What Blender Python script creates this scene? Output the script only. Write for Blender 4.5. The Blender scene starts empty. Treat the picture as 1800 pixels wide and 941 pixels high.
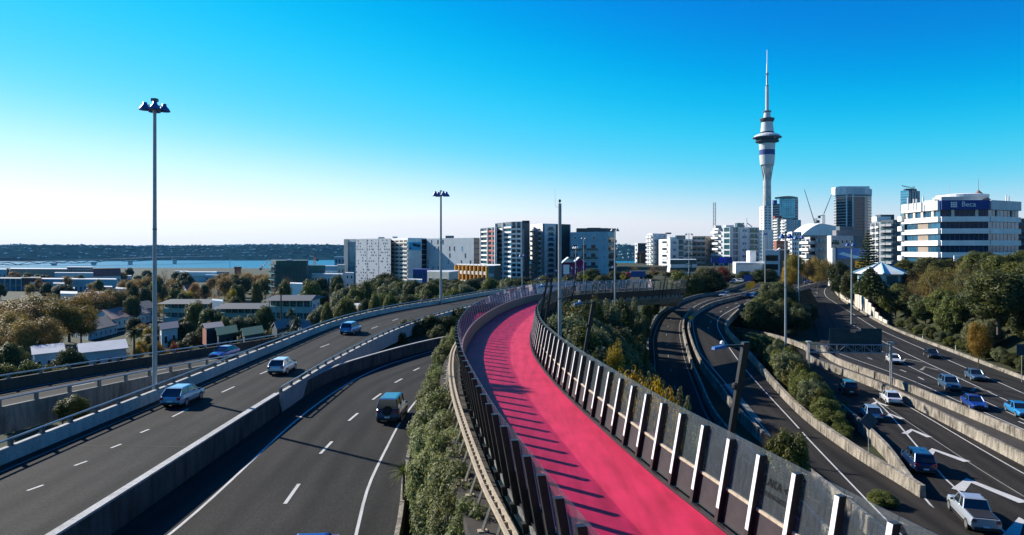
import bpy, bmesh, math, random
import numpy as np
from mathutils import Vector, Matrix
R = math.radians
S = bpy.context.scene
COL = S.collection
random.seed(7)

# ------------------------------------------------------------------ camera, sky, sun, exposure
CZ, F, CX, HY = 7.7, 1200.0, 900.0, 436.0          # eye height above the pink path, focal length / horizon in photo pixels
cd = bpy.data.cameras.new('camera'); cam = bpy.data.objects.new('camera', cd); COL.objects.link(cam)
cam.location = (0, 0, CZ); cam.rotation_euler = (R(90), 0, 0)
cd.sensor_width = 36; cd.lens = 24.0; cd.shift_y = -(470.5 - HY) / 1800.0
cd.clip_start = 0.3; cd.clip_end = 30000
S.camera = cam
SUN_EL, SUN_AZ = R(28.5), R(56)                      # azimuth measured from +Y towards -X
W = bpy.data.worlds.new('World'); S.world = W; W.use_nodes = True
wn = W.node_tree; wn.nodes.clear()
sky = wn.nodes.new('ShaderNodeTexSky'); sky.sky_type = 'NISHITA'; sky.sun_disc = False
sky.sun_elevation = SUN_EL; sky.sun_rotation = -SUN_AZ
sky.altitude = 0; sky.air_density = 1.0; sky.dust_density = 0.0; sky.ozone_density = 4.0
bg = wn.nodes.new('ShaderNodeBackground'); bg.inputs['Strength'].default_value = 0.13
wo = wn.nodes.new('ShaderNodeOutputWorld')
# one even colour grade for the whole dome: the photograph's sky is a saturated azure that burns out to white
sp_ = wn.nodes.new('ShaderNodeSeparateColor'); cb_ = wn.nodes.new('ShaderNodeCombineColor'); wn.links.new(sky.outputs[0], sp_.inputs[0])
GRADE = (((0, 0), (1.3, 0), (1.85, .002), (2.1, .015), (2.5, .06), (3.0, .15), (3.5, .30), (4.2, .56), (5, .80), (6, 1.02), (7.5, 1.25), (12, 1.5)),
         ((0, 0), (1.2, .07), (2.41, .235), (2.85, .35), (3.3, .48), (4, .61), (4.8, .70), (5.5, .79), (6.5, .94), (8, 1.15), (12, 1.5)),
         ((0, 0), (2, .26), (4.2, .72), (4.9, .84), (5.5, .90), (6.5, .98), (8, 1.15), (12, 1.5)))
EXPO = 0.8
for ch, P_ in enumerate(GRADE):
    sc_ = wn.nodes.new('ShaderNodeMath'); sc_.operation = 'MULTIPLY'; sc_.inputs[1].default_value = 1 / 12; wn.links.new(sp_.outputs[ch], sc_.inputs[0])
    fc = wn.nodes.new('ShaderNodeFloatCurve'); cv = fc.mapping.curves[0]
    for i_, (x_, y_) in enumerate(P_):
        if i_ == 0: cv.points[0].location = (0, 0)
        elif i_ == len(P_) - 1: cv.points[-1].location = (1, y_ / 1.5)
        else: cv.points.new(x_ / 12, y_ / 1.5)
    fc.mapping.update(); wn.links.new(sc_.outputs[0], fc.inputs['Value'])
    ml = wn.nodes.new('ShaderNodeMath'); ml.operation = 'MULTIPLY'; ml.inputs[1].default_value = 1.5 / (0.13 * 2 ** EXPO); wn.links.new(fc.outputs[0], ml.inputs[0]); wn.links.new(ml.outputs[0], cb_.inputs[ch])
socks = [cb_.inputs[k].links[0].from_socket for k in range(3)]
for k in (1, 0):      # the burnt-out horizon is white, never yellow: green stays below blue, red below green
    lim = wn.nodes.new('ShaderNodeMath'); lim.operation = 'MINIMUM'; wn.links.new(socks[k], lim.inputs[0]); wn.links.new(socks[k + 1], lim.inputs[1]); wn.links.new(lim.outputs[0], cb_.inputs[k]); socks[k] = lim.outputs[0]
wn.links.new(cb_.outputs[0], bg.inputs[0]); wn.links.new(bg.outputs[0], wo.inputs[0])
sd = bpy.data.lights.new('sun', 'SUN'); sd.energy = 5.0; sd.angle = R(0.5); sd.color = (1.0, 0.94, 0.85)
sun = bpy.data.objects.new('sun', sd); COL.objects.link(sun)
SUND = Vector((-math.sin(SUN_AZ) * math.cos(SUN_EL), math.cos(SUN_AZ) * math.cos(SUN_EL), math.sin(SUN_EL)))
sun.rotation_euler = (-SUND).to_track_quat('-Z', 'Y').to_euler()
S.view_settings.view_transform = 'Standard'; S.view_settings.look = 'None'
S.view_settings.exposure = EXPO; S.view_settings.gamma = 1.0; S.view_settings.use_curve_mapping = False
S.render.engine = 'CYCLES'
S.cycles.max_bounces = 6; S.cycles.diffuse_bounces = 2; S.cycles.glossy_bounces = 2; S.cycles.transmission_bounces = 4
S.cycles.transparent_max_bounces = 40; S.cycles.volume_bounces = 0
S.cycles.use_denoising = True; S.cycles.caustics_reflective = False; S.cycles.caustics_refractive = False

# ------------------------------------------------------------------ helpers: unprojection, materials, meshes
def U(px, py, z):
    Y = F * (CZ - z) / (py - HY); return Vector(((px - CX) / F * Y, Y, z))
def UY(px, py, Y):
    return Vector(((px - CX) / F * Y, Y, CZ - (py - HY) * Y / F))
def XY(px, Y): return ((px - CX) / F * Y, Y)
def ss(a, b, x):
    t = np.clip((x - a) / (b - a), 0, 1); return t * t * (3 - 2 * t)
MATS = {}
def mat(name, col, rough=0.7, var=0.15, scale=3.0, bump=0.0, metal=0.0, spec=0.4, coords='Object', col2=None, bscale=None, detail=6):
    if name in MATS: return MATS[name]
    m = bpy.data.materials.new(name); m.use_nodes = True; nt = m.node_tree; b = nt.nodes['Principled BSDF']
    b.inputs['Roughness'].default_value = rough; b.inputs['Metallic'].default_value = metal; b.inputs['Specular IOR Level'].default_value = spec
    c = (*col, 1)
    if var > 0 or col2:
        if coords == 'World':
            g = nt.nodes.new('ShaderNodeNewGeometry'); src = g.outputs['Position']
        else:
            g = nt.nodes.new('ShaderNodeTexCoord'); src = g.outputs['Object']
        n = nt.nodes.new('ShaderNodeTexNoise'); n.inputs['Scale'].default_value = scale; n.inputs['Detail'].default_value = detail
        n.inputs['Roughness'].default_value = 0.65
        nt.links.new(src, n.inputs['Vector'])
        r = nt.nodes.new('ShaderNodeValToRGB'); e = r.color_ramp.elements
        e[0].position = 0.32; e[1].position = 0.68
        a0 = tuple(x * (1 - var) for x in col) if col2 is None else col2
        a1 = tuple(min(1, x * (1 + var)) for x in col)
        e[0].color = (*a0, 1); e[1].color = (*a1, 1)
        nt.links.new(n.outputs['Fac'], r.inputs['Fac']); nt.links.new(r.outputs['Color'], b.inputs['Base Color'])
        if bump > 0:
            n2 = nt.nodes.new('ShaderNodeTexNoise'); n2.inputs['Scale'].default_value = bscale or scale * 8; n2.inputs['Detail'].default_value = 4
            nt.links.new(src, n2.inputs['Vector'])
            bp = nt.nodes.new('ShaderNodeBump'); bp.inputs['Strength'].default_value = bump; bp.inputs['Distance'].default_value = 0.05
            nt.links.new(n2.outputs['Fac'], bp.inputs['Height']); nt.links.new(bp.outputs['Normal'], b.inputs['Normal'])
    else:
        b.inputs['Base Color'].default_value = c
    MATS[name] = m; return m
def layered(name, base, streak, rough=0.85, s1=0.25, s2=3.0, amt=0.6, bump=0.25, vertical=True, fine=60.0, grain=.28, lanes=False):
    """concrete or asphalt: broad stains, streaks and a fine speckle"""
    m = bpy.data.materials.new(name); m.use_nodes = True; nt = m.node_tree; b = nt.nodes['Principled BSDF']
    b.inputs['Roughness'].default_value = rough; b.inputs['Specular IOR Level'].default_value = 0.12 if lanes else 0.25
    g = nt.nodes.new('ShaderNodeNewGeometry')
    mp = nt.nodes.new('ShaderNodeMapping'); nt.links.new(g.outputs['Position'], mp.inputs['Vector'])
    mp.inputs['Scale'].default_value = (1, 1, 0.22) if vertical else (1.0, 0.12, 1)
    n1 = nt.nodes.new('ShaderNodeTexNoise'); n1.inputs['Scale'].default_value = s1; n1.inputs['Detail'].default_value = 5
    n2 = nt.nodes.new('ShaderNodeTexNoise'); n2.inputs['Scale'].default_value = s2; n2.inputs['Detail'].default_value = 6
    n3 = nt.nodes.new('ShaderNodeTexNoise'); n3.inputs['Scale'].default_value = fine; n3.inputs['Detail'].default_value = 2
    nt.links.new(g.outputs['Position'], n1.inputs['Vector']); nt.links.new(mp.outputs[0], n2.inputs['Vector']); nt.links.new(g.outputs['Position'], n3.inputs['Vector'])
    def ramp(src, a, c):
        r = nt.nodes.new('ShaderNodeMapRange'); r.inputs[1].default_value = a; r.inputs[2].default_value = c
        nt.links.new(src, r.inputs[0]); return r.outputs[0]
    f1 = ramp(n1.outputs['Fac'], 0.35, 0.65); f2 = ramp(n2.outputs['Fac'], 0.42, 0.66)
    ad = nt.nodes.new('ShaderNodeMath'); ad.operation = 'MULTIPLY_ADD'; ad.inputs[1].default_value = 0.45
    nt.links.new(f1, ad.inputs[0]); 
    mu = nt.nodes.new('ShaderNodeMath'); mu.operation = 'MULTIPLY'; mu.inputs[1].default_value = 0.55; nt.links.new(f2, mu.inputs[0])
    nt.links.new(mu.outputs[0], ad.inputs[2])
    am = nt.nodes.new('ShaderNodeMath'); am.operation = 'MULTIPLY'; am.inputs[1].default_value = amt; nt.links.new(ad.outputs[0], am.inputs[0])
    mx = nt.nodes.new('ShaderNodeMix'); mx.data_type = 'RGBA'; mx.inputs[6].default_value = (*base, 1); mx.inputs[7].default_value = (*streak, 1)
    nt.links.new(am.outputs[0], mx.inputs[0])
    sp = ramp(n3.outputs['Fac'], 0.25, 0.75)
    ml = nt.nodes.new('ShaderNodeMapRange'); ml.inputs[3].default_value = 1 - grain; ml.inputs[4].default_value = 1 + grain; nt.links.new(sp, ml.inputs[0])
    vm = nt.nodes.new('ShaderNodeVectorMath'); vm.operation = 'SCALE'; nt.links.new(mx.outputs[2], vm.inputs[0]); nt.links.new(ml.outputs[0], vm.inputs['Scale'])
    out = vm.outputs[0]
    if lanes:      # polished wheel paths and an oily stripe in each 3.6 m lane, read from the distance across the road
        at = nt.nodes.new('ShaderNodeAttribute'); at.attribute_name = 'across'
        def mth(op, x, y=None):
            q = nt.nodes.new('ShaderNodeMath'); q.operation = op
            for i_, v_ in enumerate((x, y)):
                if v_ is None: continue
                if isinstance(v_, (int, float)): q.inputs[i_].default_value = v_
                else: nt.links.new(v_, q.inputs[i_])
            return q.outputs[0]
        wob = mth('MULTIPLY', n1.outputs['Fac'], 1.1); ph = mth('MULTIPLY', mth('ADD', at.outputs['Fac'], wob), 2 * math.pi / 3.6)
        c1 = mth('COSINE', ph); c2 = mth('COSINE', mth('MULTIPLY', ph, 2.0))
        sc = mth('ADD', mth('ADD', mth('MULTIPLY', c1, 0.13), mth('MULTIPLY', c2, -0.17)), 1.0)
        v2 = nt.nodes.new('ShaderNodeVectorMath'); v2.operation = 'SCALE'; nt.links.new(out, v2.inputs[0]); nt.links.new(sc, v2.inputs['Scale']); out = v2.outputs[0]
    nt.links.new(out, b.inputs['Base Color'])
    bp = nt.nodes.new('ShaderNodeBump'); bp.inputs['Strength'].default_value = bump; bp.inputs['Distance'].default_value = 0.02
    nt.links.new(n3.outputs['Fac'], bp.inputs['Height']); nt.links.new(bp.outputs[0], b.inputs['Normal'])
    MATS[name] = m; return m
def foliage(name, dark, light, trans=0.36, hue=0.02):
    m = bpy.data.materials.new(name); m.use_nodes = True; nt = m.node_tree; nt.nodes.clear()
    o = nt.nodes.new('ShaderNodeOutputMaterial'); g = nt.nodes.new('ShaderNodeNewGeometry'); oi = nt.nodes.new('ShaderNodeObjectInfo')
    mx = nt.nodes.new('ShaderNodeMix'); mx.data_type = 'RGBA'; mx.inputs[6].default_value = (*dark, 1); mx.inputs[7].default_value = (*light, 1)
    nt.links.new(g.outputs['Random Per Island'], mx.inputs[0])
    h = nt.nodes.new('ShaderNodeHueSaturation')
    m1 = nt.nodes.new('ShaderNodeMapRange'); m1.inputs[3].default_value = 0.5 - hue; m1.inputs[4].default_value = 0.5 + hue; nt.links.new(oi.outputs['Random'], m1.inputs[0])
    m2 = nt.nodes.new('ShaderNodeMapRange'); m2.inputs[3].default_value = 0.7; m2.inputs[4].default_value = 1.25
    mu = nt.nodes.new('ShaderNodeMath'); mu.operation = 'MULTIPLY'; mu.inputs[1].default_value = 7.31; nt.links.new(oi.outputs['Random'], mu.inputs[0])
    fr = nt.nodes.new('ShaderNodeMath'); fr.operation = 'FRACT'; nt.links.new(mu.outputs[0], fr.inputs[0]); nt.links.new(fr.outputs[0], m2.inputs[0])
    nt.links.new(m1.outputs[0], h.inputs['Hue']); nt.links.new(m2.outputs[0], h.inputs['Value']); nt.links.new(mx.outputs[2], h.inputs['Color'])
    d = nt.nodes.new('ShaderNodeBsdfPrincipled'); d.inputs['Roughness'].default_value = 0.55; d.inputs['Specular IOR Level'].default_value = 0.18
    t = nt.nodes.new('ShaderNodeBsdfTranslucent')
    nt.links.new(h.outputs[0], d.inputs['Base Color']); nt.links.new(h.outputs[0], t.inputs['Color'])
    ms = nt.nodes.new('ShaderNodeMixShader'); ms.inputs[0].default_value = trans
    nt.links.new(d.outputs[0], ms.inputs[1]); nt.links.new(t.outputs[0], ms.inputs[2]); nt.links.new(ms.outputs[0], o.inputs[0])
    MATS[name] = m; return m
def pane(name, tint, dirt=0.06, dirtcol=(0.5, 0.5, 0.48), scale=6.0, gl=0.6):
    """clear pane: tinted see-through, sky reflections at a slant, dusty scratches"""
    m = bpy.data.materials.new(name); m.use_nodes = True; nt = m.node_tree; nt.nodes.clear()
    o = nt.nodes.new('ShaderNodeOutputMaterial'); tr = nt.nodes.new('ShaderNodeBsdfTransparent'); tr.inputs[0].default_value = (*tint, 1)
    gs = nt.nodes.new('ShaderNodeBsdfGlossy'); gs.inputs['Roughness'].default_value = 0.03
    fz = nt.nodes.new('ShaderNodeLayerWeight'); fz.inputs[0].default_value = 0.5      # schlick curve, same from both sides of the pane
    f5 = nt.nodes.new('ShaderNodeMath'); f5.operation = 'POWER'; f5.inputs[1].default_value = 4.0; nt.links.new(fz.outputs['Facing'], f5.inputs[0])
    fm = nt.nodes.new('ShaderNodeMath'); fm.operation = 'MULTIPLY_ADD'; fm.inputs[1].default_value = gl; fm.inputs[2].default_value = 0.035; nt.links.new(f5.outputs[0], fm.inputs[0])
    m1 = nt.nodes.new('ShaderNodeMixShader'); nt.links.new(fm.outputs[0], m1.inputs[0]); nt.links.new(tr.outputs[0], m1.inputs[1]); nt.links.new(gs.outputs[0], m1.inputs[2])
    df = nt.nodes.new('ShaderNodeBsdfDiffuse'); df.inputs[0].default_value = (*dirtcol, 1)
    g = nt.nodes.new('ShaderNodeNewGeometry'); n = nt.nodes.new('ShaderNodeTexNoise'); n.inputs['Scale'].default_value = scale; n.inputs['Detail'].default_value = 8; n.inputs['Roughness'].default_value = 0.8
    mp = nt.nodes.new('ShaderNodeMapping'); mp.inputs['Scale'].default_value = (1.6, 1.6, 0.16); nt.links.new(g.outputs['Position'], mp.inputs[0]); nt.links.new(mp.outputs[0], n.inputs['Vector'])
    rr = nt.nodes.new('ShaderNodeMapRange'); rr.inputs[1].default_value = 0.38; rr.inputs[2].default_value = 0.75; rr.inputs[3].default_value = dirt * .6; rr.inputs[4].default_value = dirt * 1.5
    nt.links.new(n.outputs['Fac'], rr.inputs[0])
    m2 = nt.nodes.new('ShaderNodeMixShader'); nt.links.new(rr.outputs[0], m2.inputs[0]); nt.links.new(m1.outputs[0], m2.inputs[1]); nt.links.new(df.outputs[0], m2.inputs[2])
    nt.links.new(m2.outputs[0], o.inputs[0]); MATS[name] = m; return m

class MB:
    """collects faces for one mesh"""
    def __init__(s): s.v = []; s.f = []; s.m = []
    def add(s, vs, fs, mi=0):
        b = len(s.v); s.v += [tuple(p) for p in vs]; s.f += [tuple(i + b for i in f) for f in fs]; s.m += [mi] * len(fs); return s
    def box(s, x0, x1, y0, y1, z0, z1, mi=0, M=None):
        vs = [(x, y, z) for z in (z0, z1) for y in (y0, y1) for x in (x0, x1)]
        if M is not None: vs = [M @ Vector(p) for p in vs]
        return s.add(vs, [(0, 2, 3, 1), (4, 5, 7, 6), (0, 1, 5, 4), (2, 6, 7, 3), (0, 4, 6, 2), (1, 3, 7, 5)], mi)
    def bar(s, a, b, r, r2=None, n=6, mi=0, cap=True, up=None):
        a = Vector(a); b = Vector(b); r2 = r if r2 is None else r2
        d = (b - a).normalized(); u = d.orthogonal().normalized() if up is None else (Vector(up) - d * d.dot(Vector(up))).normalized(); w = d.cross(u)
        off = math.pi / n if n == 4 else 0
        vs = []
        for c, rr in ((a, r), (b, r2)):
            for k in range(n):
                t = 2 * math.pi * k / n + off; vs.append(c + (u * math.cos(t) + w * math.sin(t)) * rr)
        fs = [(k, (k + 1) % n, n + (k + 1) % n, n + k) for k in range(n)]
        if cap: fs += [tuple(range(n))[::-1], tuple(range(n, 2 * n))]
        return s.add(vs, fs, mi)
    def lathe(s, prof, n=16, c=(0, 0, 0), mi=0):
        vs = [(c[0] + r * math.cos(2 * math.pi * k / n), c[1] + r * math.sin(2 * math.pi * k / n), c[2] + z) for r, z in prof for k in range(n)]
        fs = [(i * n + k, i * n + (k + 1) % n, (i + 1) * n + (k + 1) % n, (i + 1) * n + k) for i in range(len(prof) - 1) for k in range(n)]
        fs += [tuple(range(n))[::-1], tuple((len(prof) - 1) * n + k for k in range(n))]
        return s.add(vs, fs, mi)
    def prism(s, poly, z0, z1, mi=0):
        n = len(poly); vs = [(p[0], p[1], z0) for p in poly] + [(p[0], p[1], z1) for p in poly]
        return s.add(vs, [tuple(range(n))[::-1], tuple(range(n, 2 * n))] + [(k, (k + 1) % n, n + (k + 1) % n, n + k) for k in range(n)], mi)
    def mesh(s, name, mats, smooth=False):
        me = bpy.data.meshes.new(name); me.from_pydata(s.v, [], s.f)
        if not isinstance(mats, (list, tuple)): mats = [mats]
        for m in mats: me.materials.append(m)
        if len(mats) > 1: me.polygons.foreach_set('material_index', s.m)
        bm = bmesh.new(); bm.from_mesh(me); bmesh.ops.recalc_face_normals(bm, faces=bm.faces); bm.to_mesh(me); bm.free()
        if smooth: me.polygons.foreach_set('use_smooth', [True] * len(me.polygons))
        me.update(); return me
    def build(s, name, mats, parent=None, smooth=False, **k):
        return link(name, s.mesh(name, mats, smooth), parent, **k)
def link(name, data, parent=None, loc=None, rz=None, scale=None, label=None, cat=None, group=None, kind=None):
    o = bpy.data.objects.new(name, data); COL.objects.link(o)
    if parent is not None: o.parent = parent
    if loc is not None: o.location = loc
    if rz is not None: o.rotation_euler = (0, 0, rz)
    if scale is not None: o.scale = scale
    if label: o['label'] = label
    if cat: o['category'] = cat
    if group: o['group'] = group
    if kind: o['kind'] = kind
    return o
def thing(name, label, cat, loc=(0, 0, 0), rz=0, group=None, scale=None):
    o = link(name, None, None, loc, rz, scale, label, cat, group); o.empty_display_size = 0.2; return o
def spline(pts, step=2.0):
    """Catmull-Rom through the points, resampled evenly; returns array (n, d)"""
    P = np.array([tuple(p) for p in pts], float)
    P = np.vstack([2 * P[0] - P[1], P, 2 * P[-1] - P[-2]]); out = []
    for i in range(1, len(P) - 2):
        for t in np.linspace(0, 1, 24, endpoint=False):
            a, b, c, d = P[i - 1], P[i], P[i + 1], P[i + 2]
            out.append(.5 * ((2 * b) + (c - a) * t + (2 * a - 5 * b + 4 * c - d) * t * t + (3 * b - 3 * c + d - a) * t ** 3))
    out.append(P[-2]); out = np.array(out)
    return resample(out, step)
def resample(out, step=None, n=None):
    s = np.concatenate([[0], np.cumsum(np.linalg.norm(np.diff(out[:, :2], axis=0), axis=1))])
    n = n or max(2, int(round(s[-1] / step)) + 1)
    q = np.linspace(0, s[-1], n)
    return np.stack([np.interp(q, s, out[:, k]) for k in range(out.shape[1])], 1)
def normals(P):
    d = np.gradient(P[:, :2], axis=0); d /= np.linalg.norm(d, axis=1)[:, None] + 1e-9
    return np.stack([d[:, 1], -d[:, 0]], 1)           # to the right of travel
def off(P, d):
    Q = P.copy(); Q[:, :2] += normals(P) * d; return Q
def sweep(P, prof, mb=None, mi=0):
    """prof: closed list of (right offset, height)"""
    mb = mb or MB(); N = normals(P); n = len(prof)
    vs = [(P[i, 0] + N[i, 0] * a, P[i, 1] + N[i, 1] * a, P[i, 2] + h) for i in range(len(P)) for a, h in prof]
    fs = [(i * n + k, i * n + (k + 1) % n, (i + 1) * n + (k + 1) % n, (i + 1) * n + k) for i in range(len(P) - 1) for k in range(n)]
    fs += [tuple(range(n))[::-1], tuple((len(P) - 1) * n + k for k in range(n))]
    return mb.add(vs, fs, mi)
def ribbon(name, L, Rr, m, kind='structure', parent=None, dz=0.0):
    n = max(len(L), len(Rr)); L = resample(L, n=n); Rr = resample(Rr, n=n); mb = MB()
    vs = []; K = 4
    for i in range(n):
        for k in range(K + 1):
            p = L[i] * (1 - k / K) + Rr[i] * (k / K); vs.append((p[0], p[1], p[2] + dz))
    mb.add(vs, [(i * (K + 1) + k, i * (K + 1) + k + 1, (i + 1) * (K + 1) + k + 1, (i + 1) * (K + 1) + k) for i in range(n - 1) for k in range(K)])
    me = bpy.data.meshes.new(name); me.from_pydata(mb.v, [], mb.f); me.materials.append(m); at = me.attributes.new('across', 'FLOAT', 'POINT')
    at.data.foreach_set('value', [float(np.linalg.norm(L[i] - Rr[i])) * k / K for i in range(n) for k in range(K + 1)]); me.update(); o = link(name, me, parent)
    if o.data.polygons[0].normal.z < 0: o.data.flip_normals()
    if kind and parent is None: o['kind'] = kind
    return o
def cut(P, seg):
    """split a polyline into runs of about seg metres"""
    s = np.concatenate([[0], np.cumsum(np.linalg.norm(np.diff(P[:, :2], axis=0), axis=1))]); n = max(1, int(round(s[-1] / seg)))
    out = []
    for i in range(n):
        a, b = s[-1] * i / n + 0.012, s[-1] * (i + 1) / n - 0.012
        q = np.linspace(a, b, max(2, int((b - a) / 1.5) + 2)); out.append(np.stack([np.interp(q, s, P[:, k]) for k in range(3)], 1))
    return out
def strip(name, P, w, m, parent, dz=0.012):
    N = normals(P); mb = MB(); n = len(P)
    vs = [(P[i, 0] + N[i, 0] * a, P[i, 1] + N[i, 1] * a, P[i, 2] + dz) for i in range(n) for a in (-w / 2, w / 2)]
    mb.add(vs, [(2 * i, 2 * i + 1, 2 * i + 3, 2 * i + 2) for i in range(n - 1)]); return mb.build(name, m, parent)
def dashes(P, w, dash, gap, m, parent, s0=0.0, dz=0.012):
    s = np.concatenate([[0], np.cumsum(np.linalg.norm(np.diff(P[:, :2], axis=0), axis=1))]); a = s0
    while a + dash < s[-1]:
        q = np.linspace(a, a + dash, 4); strip('lane_dash', np.stack([np.interp(q, s, P[:, k]) for k in range(3)], 1), w, m, parent, dz); a += dash + gap
def A3(pts, z=None): return np.array([(p[0], p[1], (p[2] if z is None else z)) for p in pts], float)

# ------------------------------------------------------------------ materials
layered('asphalt', (0.031, 0.029, 0.0265), (0.0155, 0.015, 0.0142), 0.88, 0.12, 0.9, 0.9, 0.5, vertical=False, fine=11, grain=.5, lanes=True)
layered('asphalt_brown', (0.032, 0.028, 0.0235), (0.0165, 0.015, 0.0135), 0.9, 0.12, 0.9, 0.9, 0.5, vertical=False, fine=11, grain=.5, lanes=True)
layered('concrete', (0.21, 0.205, 0.19), (0.06, 0.06, 0.058), 0.85, 0.35, 2.4, 0.9, 0.3, fine=14)
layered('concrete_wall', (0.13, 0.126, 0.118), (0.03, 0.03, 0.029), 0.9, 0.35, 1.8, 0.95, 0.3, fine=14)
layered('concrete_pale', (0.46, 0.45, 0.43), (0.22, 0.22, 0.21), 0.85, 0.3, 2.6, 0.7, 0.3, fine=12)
layered('concrete_tan', (0.34, 0.30, 0.24), (0.04, 0.034, 0.027), 0.9, 0.5, 3.4, 1.0, 0.5, fine=9)
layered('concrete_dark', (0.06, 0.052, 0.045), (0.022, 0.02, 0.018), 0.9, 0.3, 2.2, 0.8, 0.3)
layered('line_paint', (0.55, 0.54, 0.51), (0.28, 0.27, 0.26), 0.7, 0.8, 6, 0.55, 0.2, False, 40)
layered('line_worn', (0.26, 0.245, 0.21), (0.12, 0.115, 0.10), 0.8, 0.8, 6, 0.7, 0.2, False, 40)
layered('pink', (0.62, 0.023, 0.082), (0.34, 0.009, 0.036), 0.62, 0.6, 2.6, 0.85, 0.12, False, 70)
layered('soil', (0.10, 0.075, 0.035), (0.05, 0.045, 0.02), 0.95, 0.15, 0.9, 0.9, 0.6, False, 6)
mat('steel', (0.42, 0.43, 0.43), 0.45, 0.15, 2, metal=0.6)
mat('galv', (0.36, 0.38, 0.39), 0.5, 0.2, 3, metal=0.5)
mat('mast', (0.30, 0.33, 0.34), 0.5, 0.12, 2, metal=0.2)
mat('mast_dark', (0.10, 0.12, 0.13), 0.5, 0.12, 2, metal=0.2)
mat('black', (0.012, 0.012, 0.013), 0.35, 0.2, 8, spec=0.5)
mat('blackmatt', (0.02, 0.02, 0.021), 0.7, 0.25, 8)
mat('plum', (0.022, 0.018, 0.021), 0.5, 0.35, 5, spec=0.5)
mat('led', (0.78, 0.78, 0.76), 0.4, 0.06, 6)
mat('beige', (0.44, 0.36, 0.25), 0.6, 0.25, 6)
mat('white', (0.78, 0.78, 0.76), 0.6, 0.08, 0.6)
mat('lampblue', (0.03, 0.10, 0.30), 0.4, 0.15, 6)
pane('glass_left', (0.88, 0.78, 0.89), 0.05, (0.6, 0.5, 0.6))
pane('glass_right', (0.95, 0.97, 0.975), 0.052, (0.50, 0.57, 0.60), 9.0, 0.8)
pane('glass_clear', (0.95, 0.97, 0.98), 0.02)
foliage('leaf_dark', (0.016, 0.028, 0.007), (0.115, 0.125, 0.036))
foliage('leaf_olive', (0.032, 0.044, 0.009), (0.19, 0.19, 0.042))
foliage('leaf_grey', (0.032, 0.046, 0.015), (0.25, 0.26, 0.12))
foliage('leaf_yellow', (0.16, 0.10, 0.004), (0.50, 0.28, 0.01))
foliage('leaf_gold', (0.15, 0.105, 0.012), (0.40, 0.28, 0.035))
foliage('leaf_brown', (0.14, 0.088, 0.022), (0.36, 0.235, 0.06))
foliage('leaf_red', (0.10, 0.02, 0.008), (0.25, 0.06, 0.02))
foliage('leaf_bright', (0.045, 0.065, 0.012), (0.15, 0.17, 0.035))
foliage('leaf_light', (0.06, 0.078, 0.02), (0.30, 0.31, 0.125), 0.42)
mat('bark', (0.09, 0.07, 0.05), 0.9, 0.35, 8)

# ------------------------------------------------------------------ plan of the roads (world metres; pink path at z = 0)
ZA, ZB, ZE = -5.7, -4.5, -11.3
M = MATS
def zr(Y): return float(np.interp(Y, [0, 75, 190, 235, 400], [ZE, ZE, -5.9, -5.0, -5.0]))
def UR(px, py, dz=0.0):
    z = ZE
    for _ in range(30):
        Y = F * (CZ - z - dz) / (py - HY); z = 0.5 * z + 0.5 * zr(Y)
    return Vector(((px - CX) / F * Y, Y, z))
# near road on the left, at the foot of the long wall
aL = spline(A3([(-18.7, 8), (-18.7, 30), (-18.8, 56), (-18.2, 68), (-15.8, 77), (-11, 89), (-4, 101), (5, 114)], ZA))
aR = spline(A3([(-4.0, 8), (-4.6, 20), (-5.45, 32), (-6.4, 40), (-7.0, 50), (-6.8, 65), (-4.9, 78), (-1.0, 91), (8, 106)], ZA))
bL = spline(A3([(-28.9, 8), (-28.8, 38), (-28.4, 60), (-28.2, 80), (-27.4, 108), (-23, 130), (-15.8, 150), (-6, 178), (6, 205), (22, 235)], ZB))
bR = spline(A3([(-18.95, 8), (-18.95, 56), (-18.6, 75), (-17, 97), (-13.5, 118), (-8.2, 139), (0, 167), (10.5, 193), (26, 223)], ZB))
cC = spline([(-49, 22, -4.5), (-45, 40, -4.5), (-42, 51, -4.5), (-38.9, 64.6, -4.9), (-36.7, 78, -5.6), (-34.6, 96, -6.7), (-33.4, 115, -7.9), (-32.6, 140, -9.6), (-31, 170, -11.5)])
cL, cR = off(cC, -4.1), off(cC, 4.1)
# ramps to the right of the path
d1L = spline([(12, 30, ZE), (13.5, 55, ZE), (16, 78, ZE)] + [tuple(UR(*p)) for p in ((1139, 628), (1141, 589), (1159, 556), (1191, 536), (1224, 524), (1269, 516))] + [(86, 246, -5)])
d1R = spline([(19, 28, ZE), (21.3, 55, ZE)] + [tuple(UR(*p)) for p in ((1264, 747), (1230, 678), (1210, 625), (1201, 574), (1214, 551), (1246, 534), (1308, 519))] + [(94, 240, -5)])
d2L = spline([(23.2, 28, ZE), (24.4, 45, ZE)] + [tuple(UR(*p, 0.8)) for p in ((1358, 768), (1299, 714), (1269, 675), (1236, 634), (1219, 598), (1213, 568), (1226, 548), (1255, 532), (1314, 517))] + [(97, 239, -5)])
d2R = spline([(28.6, 30, ZE), (30.2, 44, ZE), (31.0, 53, ZE)] + [tuple(UR(*p, 0.85)) for p in ((1486, 777), (1388, 702), (1305, 610), (1275, 577), (1279, 560), (1311, 533), (1345, 520))] + [(106, 236, -5)])
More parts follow.
